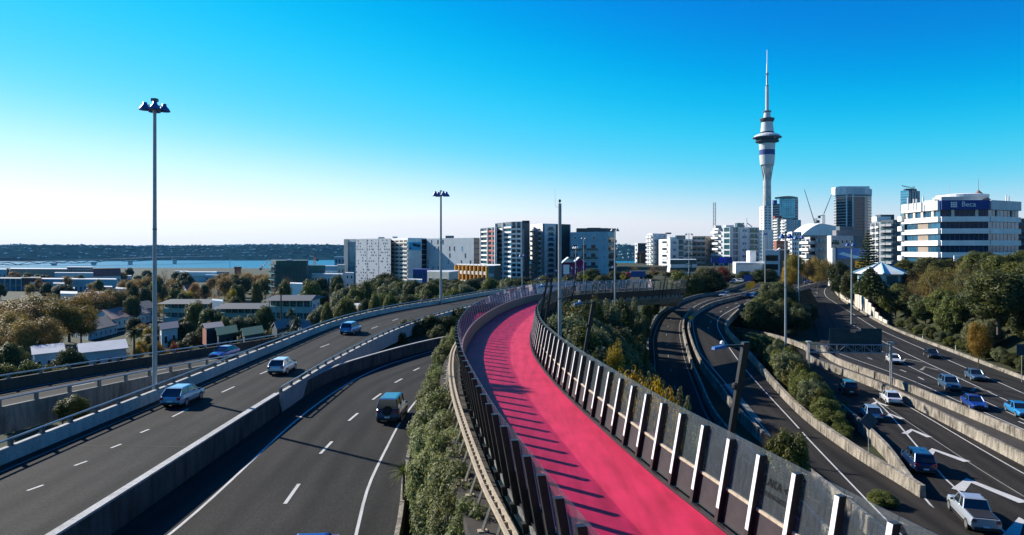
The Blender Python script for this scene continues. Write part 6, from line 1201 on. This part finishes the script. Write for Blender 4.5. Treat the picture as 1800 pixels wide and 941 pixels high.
# pavilion with hipped white and blue roof
c = UY(1549, 492, 205); t = thing('pavilion', 'many sided pavilion with white and blue striped tent roof', 'building', (c.x, 205, c.z - 2)); n = 8; rr_ = 6.9
mb = MB(); mb.prism([(rr_ * .92 * math.cos(6.283 * k / n + .39), rr_ * .92 * math.sin(6.283 * k / n + .39)) for k in range(n)], 0, 4.2); mb.build('wall', M['b_bluegrey'], t)
for k in range(n):
    a0, a1 = 6.283 * k / n + .39, 6.283 * (k + 1) / n + .39; mb = MB(); mb.add([(rr_ * 1.08 * math.cos(a0), rr_ * 1.08 * math.sin(a0), 3.9), (rr_ * 1.08 * math.cos(a1), rr_ * 1.08 * math.sin(a1), 3.9), (.3 * math.cos(a1), .3 * math.sin(a1), 7.1), (.3 * math.cos(a0), .3 * math.sin(a0), 7.1), (0, 0, 3.6)], [(0, 1, 2, 3), (0, 4, 1), (1, 4, 2), (2, 4, 3), (3, 4, 0)]); mb.build('roof_panel', M['b_white'], t)
    mb = MB(); mb.bar((rr_ * 1.09 * math.cos(a0), rr_ * 1.09 * math.sin(a0), 3.98), (.2 * math.cos(a0), .2 * math.sin(a0), 7.15), .45, .15, 4); mb.build('ridge', M['b_blue'], t)
    am = (a0 + a1) / 2; mb = MB(); Mx = Matrix.Rotation(am, 4, 'Z'); mb.box(rr_ * .86, rr_ * .865 + .05, -1.6, 1.6, .8, 3.4, M=Mx); mb.build('window', M['g_teal'], t)
# overbridge across the motorway
a, b2 = UY(1405, 473, 330), UY(1470, 473, 330); t = thing('overbridge', 'teal sided overbridge crossing the distant motorway', 'bridge', (a.x, 330, a.z)); w = b2.x - a.x
mb = MB(); mb.box(0, w, -1, 7, -1.6, -.4); mb.build('deck', M['concrete_dark'], t)
for y in (-1.05, 6.9): mb = MB(); mb.box(0, w, y, y + .15, -1.7, -.6); mb.box(0, w, y, y + .12, 1.5, 1.65); mb.build('girder', M['b_tealdark'], t)
for k in range(14):
    mb = MB(); mb.bar((w * k / 14, -1.12, -.6), (w * (k + (1 if k % 2 else .0) + (0 if k % 2 else 1)) / 14, -1.12, 1.55), .09, n=4); mb.box(w * k / 14 - .07, w * k / 14 + .07, -1.1, -.95, -.6, 1.6); mb.build('brace', M['b_teal'], t)
for x in (.08, .5, .92): mb = MB(); mb.box(w * x - .6, w * x + .6, 1, 5, -12, -1.55); mb.build('pier', M['concrete'], t)
bld('shadowed shopfronts under the overbridge', [(1405, 372), (1470, 372)], 482, -11.5, 'b_dark', 8, [(0, G((1, 9), w=.7, h=.6, f='b_lgrey', g='g_dark'))])
for lb, px, m_ in (('blue car parked under the overbridge', 1421, 'blue'), ('second blue car parked under the overbridge', 1432, 'navy'), ('pale car parked under the overbridge', 1444, 'paleblue')): car(lb, 'sedan', m_, (XY(px, 362)[0], 362, ZE + .3), (1, .1))
# ------------------------------------------------------------------ the needle tower
TY = 1071; c = UY(1348.5, 440, TY); pxm = F / TY
t = thing('observation_tower', 'tall slender observation tower with a round pod and a needle mast', 'tower', (c.x, TY, -14)); zz = lambda y: CZ - (y - HY) * TY / F + 14; w_ = lambda p: p / pxm / 2
def lath(name, m_, pr_, n=28): mb = MB(); mb.lathe([(w_(a), zz(b)) for a, b in pr_], n); return mb.build(name, m_ if not isinstance(m_, str) else M[m_], t, smooth=False)
lath('shaft', layered('tower_concrete', (.52, .50, .46), (.36, .35, .33), .8, .02, .06, .6, 0, True, .2), [(15.5, 452), (15, 400), (13.2, 340), (12.6, 305), (13.2, 297)])
for k in range(8):
    a = 6.283 * k / 8; mb = MB(); mb.bar((w_(11.5) * math.cos(a), w_(11.5) * math.sin(a), zz(318)), (w_(21) * math.cos(a), w_(21) * math.sin(a), zz(289)), .9, .9, 5); mb.build('leg', M['b_concrete'], t)
lath('pod_base', 'b_lgrey', [(13.2, 300), (16, 292), (23.5, 290), (25.8, 275), (26.2, 273)]); lath('pod_window', 'b_navy', [(26, 273), (26.2, 264)]); lath('pod_body', 'b_lgrey', [(26.3, 264), (27, 254), (27, 253)])
lath('pod_glass', 'g_teal', [(27, 253), (30, 251), (30, 249)]); lath('lower_ring', 'b_dark', [(30, 251), (39, 250), (40, 248.5), (36, 247.5)]); lath('ring_glass', 'g_dark', [(36, 247.5), (42, 243.5)]); lath('upper_ring', 'b_slate', [(42, 243.6), (48, 243), (49, 242), (46, 241.2)]); lath('deck', 'b_lgrey', [(46, 241.2), (42, 238.5), (34, 236.5), (25, 235)])
lath('deck_glass', 'g_dark', [(24, 235), (23, 232.5)]); lath('cone', 'b_lgrey', [(22.5, 232.5), (19, 217), (18, 215)]); lath('cone_band', 'b_dark', [(20, 215), (23.5, 212), (25, 209.5), (24, 208.5)]); lath('upper_cone', 'b_lgrey', [(13, 208.5), (10, 197.5)]); lath('cap_ring', 'b_slate', [(13.5, 197.5), (14, 195.5), (9, 195)])
lath('mast', 'b_lgrey', [(6, 195), (5.4, 151)], 12); lath('mast_collar', 'b_slate', [(5.8, 152), (5.8, 150.5)], 12); lath('upper_mast', 'steel', [(3.2, 150.5), (2.6, 131)], 10); lath('mast_ring', 'b_slate', [(6.2, 131), (6.2, 129.5)], 12); lath('spire', 'steel', [(2.4, 129.5), (2.1, 112), (1.2, 112), (.9, 88)], 8)
mb = MB(); 
for k in range(5): mb.box(-w_(2.6), w_(2.6), -1.5, 1.5, zz(146 - k * 3), zz(146 - k * 3) + .8)
mb.build('antenna_panel', M['b_slate'], t)
# ------------------------------------------------------------------ cranes
def crane(label, px, ybase, ytop, Y, jib, m_='galv', lean_=None):
    a, b2 = UY(px, ybase, Y), UY(px if lean_ is None else lean_[0], ytop, Y); t = thing('crane', label, 'crane', tuple(a)); d = b2 - a; mb = MB(); s = .9
    for ox in (-s, s):
        for oy in (-s, s): mb.bar((ox, oy, 0), (d.x + ox, oy, d.z), .22, n=4)
    n = max(4, int(d.length / 3.2))
    for k in range(n): mb.bar((d.x * k / n - s, -s, d.z * k / n), (d.x * (k + 1) / n + s, -s, d.z * (k + 1) / n), .15, n=4)
    mb.build('tower', M[m_], t)
    if jib:
        j = [UY(*q, Y) - a for q in jib]; mb = MB()
        for oz in (0, 1.6): mb.bar(j[0] + Vector((0, 0, oz)), j[1] + Vector((0, 0, oz * .3)), .22, n=4)
        n = max(4, int((j[1] - j[0]).length / 3))
        for k in range(n): p0, p1 = j[0].lerp(j[1], k / n), j[0].lerp(j[1], (k + 1) / n); mb.bar(p0, p1 + Vector((0, 0, 1.6 * (1 - .7 * (k + 1) / n))), .14, n=4)
        mb.build('jib', M[m_], t)
        if len(j) > 2: mb = MB(); mb.bar(j[0], j[2], .4, n=4); mb.build('counter_jib', M[m_], t); mb = MB(); q = j[2]; mb.box(q.x - 1.2, q.x + 1.2, q.y - 1, q.y + 1, q.z - 2.4, q.z + .4); mb.build('counterweight', M['b_dark'], t)
mat('crane_green', (.10, .22, .20), .5, .1, metal=.2); mat('crane_orange', (.5, .16, .05), .6, .1)
crane('slim vertical crane jib behind the pale apartment block', 1256, 402, 356, 640, None)
crane('long leaning lattice crane beside the dark tower', 1434, 396, 384, 700, [(1432, 393), (1414, 334), (1438, 388)], 'crane_green')
crane('luffing crane with a raised jib left of the dark tower', 1448, 398, 378, 760, [(1448, 378), (1462, 342), (1440, 380)], 'crane_green')
crane('small crane on top of the unfinished glass tower', 1606, 336, 328, 890, [(1604, 332), (1585, 327), (1609, 333)], 'b_slate')
crane('orange harbour crane left of the pale grey block', 553, 470, 452, 900, [(553, 456), (546, 431), (558, 456)], 'crane_orange')
crane('pale harbour crane left of the dark glass block', 460, 474, 468, 900, [(460, 472), (472, 457), (458, 472)], 'crane_orange')
# ------------------------------------------------------------------ left lowland buildings
def gable(label, A_, C_, B_, ye, zb, rise, wall, roof, fac=(), group=None, Yr=None, name='house', over=.5):
    """corner C nearest; gable end on A-C, long side C-B; ye: photo row of the eave at C"""
    A_, Cc, B_ = [Vector((*XY(*q), 0)) for q in (A_, C_, B_)]; ze = CZ - (ye - HY) * C_[1] / F; Dd = A_ + B_ - Cc; t = thing(name, label, 'house', (Cc.x, Cc.y, zb), group=group); o = -Vector((Cc.x, Cc.y, zb))
    h = ze - zb; P = [v + o + Vector((0, 0, zb)) for v in (A_, Cc, B_, Dd)]; P = [Vector((v.x, v.y, 0)) for v in P]; up = Vector((0, 0, h)); r_ = Vector((0, 0, h + rise)); m0, m1 = (P[0] + P[1]) / 2 + r_, (P[2] + P[3]) / 2 + r_
    mb = MB(); mb.add(P + [p + up for p in P] + [m0, m1], [(3, 2, 1, 0), (0, 1, 5, 8, 4), (1, 2, 6, 5), (2, 3, 7, 9, 6), (3, 0, 4, 7)]); mb.build('wall', M[wall], t)
    ax = (P[2] - P[1]).normalized() * over; ay = (P[1] - P[0]); wdt = ay.length; ay = ay.normalized() * over; dz = Vector((0, 0, -rise * over / (wdt / 2))); th = Vector((0, 0, .22)); lf = Vector((0, 0, .02))
    for s, (q0, q1) in ((1, (P[1], P[2])), (-1, (P[0], P[3]))):
        v = [q0 + up + ay * s - ax + dz + lf, q1 + up + ay * s + ax + dz + lf, m1 + ax + lf, m0 - ax + lf]; mb = MB(); mb.add(v + [p + th for p in v], [(0, 1, 2, 3), (4, 7, 6, 5), (0, 4, 5, 1), (1, 5, 6, 2), (2, 6, 7, 3), (3, 7, 4, 0)]); mb.build('roof', M[roof], t)
    for seg, sp in fac: facade(t, o, (A_ if seg == 0 else Cc)[:2], (Cc if seg == 0 else B_)[:2], zb, ze, sp)
    return t
tw = lambda c, z=(.5, .98): G((1, c), w=.3, h=.5, z=z, f='b_white', g='g_dark')
gable('white two storey terrace with dark corrugated roof beside the plane trees', (123, 246), (155, 232), (206, 252), 583, -27, 2.6, 'b_bluegrey', 'r_dark', [(1, tw(6)), (1, D(1, z=(.18, .45), g='g_dark', f='b_bluegrey', h=.5, out=1.4)), (1, G((1, 5), w=.4, h=.6, z=(.05, .25), f='b_white'))])
gable('white terrace with brown tiled roof behind the dark roofed terrace', (165, 268), (197, 254), (262, 280), 562, -26, 2.8, 'b_bluegrey', 'r_brown', [(1, tw(8)), (1, D(1, z=(.2, .46), g='g_dark', f='b_bluegrey', h=.5, out=1.4))])
gable('small white house with dark roof behind the brown roofed terrace', (226, 300), (256, 292), (276, 300), 543, -27, 2.4, 'b_bluegrey', 'r_dark', [(1, tw(3))])
gable('low white roofed house behind the ramp parapet', (56, 172), (60, 163), (112, 168), 624, -23, 1.3, 'b_bluegrey', 'r_white', [(1, G((1, 3), w=.4, h=.4, f='b_white'))])
gable('white roofed villa behind the ramp parapet right of the fir', (138, 174), (142, 164), (222, 172), 621, -23, 1.4, 'b_bluegrey', 'r_white', [(1, G((1, 4), w=.4, h=.4, f='b_white'))])
gable('small white cottage by the garden wall', (281, 190), (284, 183), (312, 188), 580, -20, 1.2, 'b_bluegrey', 'r_grey', [(1, G((1, 2), w=.4, h=.4, f='b_white')), (0, G((1, 1), w=.3, h=.4, f='b_white'))])
gable('red brick hut with corrugated roof behind the viaduct', (356, 176), (363, 170), (391, 174), 578, -17, .8, 'b_brick', 'r_grey', [(1, dict(k='slab', f='b_dark', out=.03))])
gable('green roofed hut beside the red brick hut', (380, 172), (384, 164), (416, 170), 590, -17, 1.2, 'b_dark', 'b_green', [(1, G((1, 3), w=.5, h=.4, f='b_dark'))])
gable('green roofed hut nearer the viaduct rail', (424, 172), (430, 164), (462, 170), 591, -17, 1.2, 'b_dark', 'b_green', [(1, G((1, 3), w=.5, h=.4, f='b_dark'))])
gable('little grey roofed hut below the flats', (478, 190), (487, 184), (502, 190), 579, -18, 1.4, 'b_dark', 'r_grey', [(1, G((1, 1), w=.4, h=.4))])
gable('little pale roofed hut at the foot of the flats', (521, 196), (533, 190), (548, 196), 580, -18, 1.4, 'b_slate', 'r_grey', [(1, G((1, 1), w=.4, h=.4))])
def flats(label, px0, px1, Y, yt, zb, endpx=None, nb=6):
    fr_ = [(px0, Y), (px1, Y - 4)] + ([(endpx, Y + 6)] if endpx else []); t, o, P, zt = bld(label, fr_, yt, zb, 'b_teal', 12, [(0, dict(k='band', n=3, g='b_tealdark', f='b_teal', h=.5, out=1.3)), (0, G((3, nb), w=.45, h=.42, f='b_teal', g='g_dark', z=(.16, 1.1)))] + ([(1, dict(k='slab', f='b_bluegrey', out=.03)), (1, G((3, 2), w=.35, h=.45, f='b_white', g='g_teal'))] if endpx else []), name='flats', cat='flats', roof='r_dark')
    a, b2 = P[0], P[1]; mb = MB(); x0, x1 = min(a[0], b2[0]) - .6, (P[2][0] if endpx else b2[0]) + .6; y0 = b2[1] - 1.8; xm = 0
    mb.add([(x0 + o.x, y0 + o.y, zt + o.z + .1), (x1 + o.x, y0 + o.y, zt + o.z + .1), (x1 + o.x - 1, y0 + o.y + 9, zt + o.z + 1.3), (x0 + o.x + 1, y0 + o.y + 9, zt + o.z + 1.3), (x1 + o.x, y0 + o.y + 18, zt + o.z + .1), (x0 + o.x, y0 + o.y + 18, zt + o.z + .1)], [(0, 1, 2, 3), (3, 2, 4, 5), (1, 4, 2), (0, 3, 5), (0, 5, 4, 1)]); mb.build('pitched_roof', M['r_dark'], t)
    for k in range(nb + 1): x = a[0] + (b2[0] - a[0]) * k / nb + o.x; y = a[1] + (b2[1] - a[1]) * k / nb + o.y - 1.35; mb = MB(); mb.box(x - .12, x + .12, y - .1, y + .1, 0, zt + o.z); mb.build('balcony_post', M['b_teal'], t)
flats('green grey flats farthest left behind the dark round trees', 291, 368, 262, 533, -24); flats('long low green flats in the middle of the row', 388, 478, 232, 541, -22, nb=8); flats('three storey green flats with a pale end wall by the viaduct', 476, 548, 222, 527, -21, 562)
bld('white rendered link between the green flats', [(373, 255), (392, 250)], 529, -24, 'b_bluegrey', 8, [(0, G((2, 1), w=.3, h=.3))])
bld('low cream roofed building behind the viaduct rail', [(622, 215), (660, 205), (705, 215)], 537, -20, 'b_cream', 14, [(0, G((1, 2), w=.3, h=.25, z=(.3, 1), f='b_cream')), (1, G((1, 3), w=.3, h=.25, z=(.3, 1), f='b_cream'))], roof='r_white')
t, o, P, zt = bld('dark glass office block with a gridded frame in the low town', [(476, 424), (486, 412), (538, 416), (542, 424)], 459, -28, 'b_tealdark', 20, [(0, B((7, 2), w=.8, h=.6, g='g_dark', f='b_tealdark', s='b_teal', r='g_teal', bw=1)), (1, dict(k='fin', n=8, f='b_tealdark', w=.3, out=.7)), (1, D(6, g='g_green', f='b_tealdark', h=.72, out=.3))], yref=412, extra=((503, 510, 456, 'b_white', 4),))
bld('white block at the foot of the scaffolded student block', [(607, 470), (622, 466)], 480, -26, 'b_lgrey', 10, [(0, G((3, 2), w=.4, h=.4))])
bld('blue clad block left of the pale grey student block', [(588, 620), (606, 616)], 452, -30, 'b_blue', 14, [(0, G((4, 3), w=.5, h=.5, g='g_dark', f='b_blue'))])
bld('low green glass office right of the dark glass block', [(541, 560), (572, 556)], 467, -30, 'b_tealdark', 14, [(0, D(4, g='g_green', f='b_tealdark', h=.6))])
bld('low blue striped sheds right of the green office', [(572, 540), (594, 536)], 468, -30, 'b_bluegrey', 14, [(0, D(4, g='b_blue', f='b_white', h=.6, out=.2))])
bld('cream box building left of the scaffold', [(593, 500), (606, 498)], 466, -30, 'b_cream', 10, [(0, G((3, 2), w=.3, h=.3, f='b_cream'))])
bld('row of white townhouses with dark upright windows left of the scaffold', [(548, 430), (603, 424)], 482, -29, 'b_white', 9, [(0, G((2, 10), w=.45, h=.55))])
bld('white flat roofed garage before the dark glass block', [(510, 330), (532, 326)], 499, -26, 'b_white', 9, [(0, G((1, 3), w=.4, h=.4))])
# harbour side warehouses
bld('wide blue box building at the edge of the harbour', [(-20, 640), (12, 636)], 474, -38, 'b_blue', 30, [(0, G((2, 4), w=.4, h=.3, f='b_blue'))])
bld('long dark glass showroom in the harbour town', [(-20, 560), (38, 556)], 490, -36, 'b_slate', 24, [(0, D(3, g='g_blue', f='b_slate', h=.7, out=.2)), (0, dict(k='fin', n=6, f='b_bluegrey', w=.2, out=.4))])
bld('dark showroom with a pale sign band in the harbour town', [(38, 556), (72, 552)], 489, -36, 'b_dark', 24, [(0, dict(k='slab', f='b_lgrey', x=(.5, .9), z=(.74, .84), out=.4, name='sign_band')), (0, D(2, g='g_dark', f='b_slate', h=.7))])
bld('long blue grey warehouse below the red roof', [(72, 560), (205, 552)], 491, -36, 'b_blue', 20, [(0, G((1, 16), w=.6, h=.4, f='b_bluegrey', g='g_blue'))], roof='r_white')
bld('long white roofed shed with brown walls near the harbour', [(18, 700), (118, 690)], 473, -40, 'b_brown', 30, [(0, G((1, 14), w=.5, h=.3, f='b_brown'))], roof='r_white')
bld('four storey office with white frames near the harbour', [(118, 660), (163, 654)], 470, -40, 'b_slate', 20, [(0, G((4, 14), w=.6, h=.5, f='b_white', g='g_dark'))], roof='r_white')
bld('low blue grey offices in front of the framed office', [(96, 620), (164, 614)], 480, -38, 'b_bluegrey', 14, [(0, G((2, 12), w=.5, h=.4, f='b_lgrey'))])
gable('long hall with a big red hipped roof by the marina', (163, 660), (164, 640), (212, 660), 486, -40, 6.5, 'b_bluegrey', 'r_red', [(1, G((2, 8), w=.5, h=.4, f='b_white'))], name='hall')
bld('long white canopied terminal by the water', [(316, 760), (381, 756)], 478.5, -42, 'b_lgrey', 20, [(0, dict(k='slab', f='b_white', z=(.82, 1), out=1.5)), (0, G((1, 5), w=.8, h=.6, x=(0, .45), z=(.1, .75), g='g_blue'))], roof='r_white')
bld('blue block at the end of the white terminal', [(361, 740), (386, 736)], 484, -42, 'b_blue', 14, [(0, G((2, 4), w=.5, h=.4, f='b_blue'))])
p = UY(418, 469, 640); t = thing('chimney', 'tall square brick chimney above the brown trees', 'chimney', (p.x, 640, -34)); mb = MB(); mb.box(-2.2, 2.2, -2.2, 2.2, 0, p.z + 34 - 2); mb.build('stack', M['b_brick'], t); mb = MB(); mb.box(-2.6, 2.6, -2.6, 2.6, p.z + 32, p.z + 34); mb.build('cap', M['b_brick'], t)
gable('orange roofed house among the bare trees', (318, 420), (330, 412), (352, 420), 512, -30, 3.5, 'b_cream', 'r_red', [(1, tw(3))])
rw = random.Random(4)
for i in range(26):
    px = rw.uniform(-10, 590); Y = rw.uniform(430, 1100) if i % 3 else rw.uniform(330, 520); w = rw.uniform(14, 40); yb = UY(px, 0, Y); zg = float(terrain_z(XY(px, Y)[0], Y)[0]); h = rw.uniform(4, 8); yt = HY + (CZ - zg - h) * F / Y
    wall = rw.choice(['b_bluegrey', 'b_slate', 'b_lgrey', 'b_cream', 'b_brown', 'b_blue']); roof = rw.choice(['r_white', 'r_white', 'r_grey', 'r_dark'])
    bld('low shed with a %s roof among the trees of the harbour town' % {'r_white': 'pale', 'r_grey': 'grey', 'r_dark': 'dark'}[roof], [(px, Y), (px + w, Y - 4)], yt, zg - 2, wall, rw.uniform(10, 24), [(0, G((1, max(2, int(w / 5))), w=.5, h=.35, f=wall))], roof=roof, group='sheds in the harbour town')
# town on the right seen between the blocks
# ------------------------------------------------------------------ marina and harbour bridge
mb = MB(); r = random.Random(8)
for i in range(700):
    px = r.uniform(205, 330) if i % 4 else r.uniform(60, 470); Y = r.uniform(1480, 1840); x = XY(px, Y)[0]; L = r.uniform(6, 14); z = -52.2; s = L * .16
    mb.add([(x - L / 2, Y, z + .9), (x + L / 2, Y, z + 1.1), (x, Y - s, z + 1), (x, Y + s, z + 1), (x, Y, z - .3), (x - L * .1, Y - s * .6, z + 2.4), (x + L * .2, Y - s * .6, z + 2.2)], [(0, 4, 2), (2, 4, 1), (1, 4, 3), (3, 4, 0), (0, 2, 1, 3), (2, 5, 6)]); 
    if i % 2: mb.bar((x, Y, z + 1), (x, Y, z + L * 1.2), .16, .08, 4)
mb.build('marina_boats', M['white'], label='crowd of white yachts moored in the marina', cat='boats', kind='stuff')
mb = MB(); mb.box(XY(-40, 1650)[0], XY(480, 1650)[0], 1380, 1860, -60, -52.25); mb.build('harbour_water', msea, kind='structure')
HYY = 2350; t = thing('harbour_bridge', 'long grey road bridge on thick piers across the harbour', 'bridge', (XY(165, HYY)[0], HYY, -52)); o = -Vector((XY(165, HYY)[0], HYY, -52)); pts = [UY(px, y, HYY + dy) for px, y, dy in ((-60, 463, -250), (0, 461.5, -120), (60, 460, -50), (149, 457.5, 0), (223, 455.0, 60), (300, 452.5, 200), (390, 451.5, 500))]
P = spline([tuple(p) for p in pts], 30)
sweep(P, [(-12, 0), (12, 0), (12, 1.6), (-12, 1.6)]).build('deck', M['b_slate'], t, loc=o)
mb = MB()
for q in (-11, 11):
    Q = off(P, q)
    for i in range(len(Q) - 1): lo = Vector((0, 0, -6 - 4 * math.cos(i * .55) ** 2)); a, b2 = Vector(Q[i]), Vector(Q[i + 1]); mb.bar(a + lo, b2 + lo, .8, n=4); mb.bar(a if i % 2 else a + lo, b2 + lo if i % 2 else b2, .6, n=4)
mb.build('truss', M['b_slate'], t, loc=o)
for px, y, Y in ((165, 458.5, HYY), (229, 455.5, HYY + 60), (307, 453.5, HYY + 220), (95, 460, HYY - 30)):
    a = UY(px, y, Y); mb = MB(); mb.lathe([(7.5, -52), (7.5, a.z - 11), (12, a.z - 6)], 10, (a.x, Y, 0)); mb.build('pier', M['b_concrete'], t, loc=o)
p = UY(404, 455, 1900); t = thing('harbour_pylon', 'thin white pylon standing in the harbour', 'pylon', (p.x, 1900, -53)); mb = MB(); mb.lathe([(1.4, 0), (.7, p.z + 53)], 8); mb.build('shaft', M['white'], t); mb = MB(); mb.lathe([(2.4, 0), (2.4, 3)], 8); mb.build('base', M['b_concrete'], t)
p = UY(1103, 459, 1700); t = thing('sail_boat', 'white sail boat in the harbour gap', 'boat', (p.x, 1900, -52.2)); mb = MB(); mb.add([(-7, 0, 1.5), (7, 0, 1.8), (0, -2.4, 1.6), (0, 2.4, 1.6), (0, 0, -.6)], [(0, 4, 2), (2, 4, 1), (1, 4, 3), (3, 4, 0), (0, 2, 1, 3)]); mb.build('hull', M['white'], t); mb = MB(); mb.add([(-5, 0, 3), (1, 0, 3), (1, 0, 22), (-5, .12, 3), (1, .12, 3), (1, .12, 22)], [(0, 1, 2), (3, 5, 4), (0, 3, 4, 1), (1, 4, 5, 2), (2, 5, 3, 0)]); mb.build('sail', M['white'], t)
print('OBJECTS', len(bpy.data.objects))

# ------------------------------------------------------------------ air: thin even haze round the whole place
mh = bpy.data.materials.new('air'); mh.use_nodes = True; nt = mh.node_tree; nt.nodes.clear(); o_ = nt.nodes.new('ShaderNodeOutputMaterial'); v_ = nt.nodes.new('ShaderNodeVolumePrincipled')
v_.inputs['Color'].default_value = (.14, .50, 1.0, 1); v_.inputs['Density'].default_value = 0.000024; v_.inputs['Anisotropy'].default_value = 0.1; nt.links.new(v_.outputs[0], o_.inputs['Volume'])
mb = MB(); mb.box(-7200, 7200, -1600, 8100, -62, 330); mb.build('haze', mh, kind='stuff', label='thin blue haze over the distance', cat='haze')
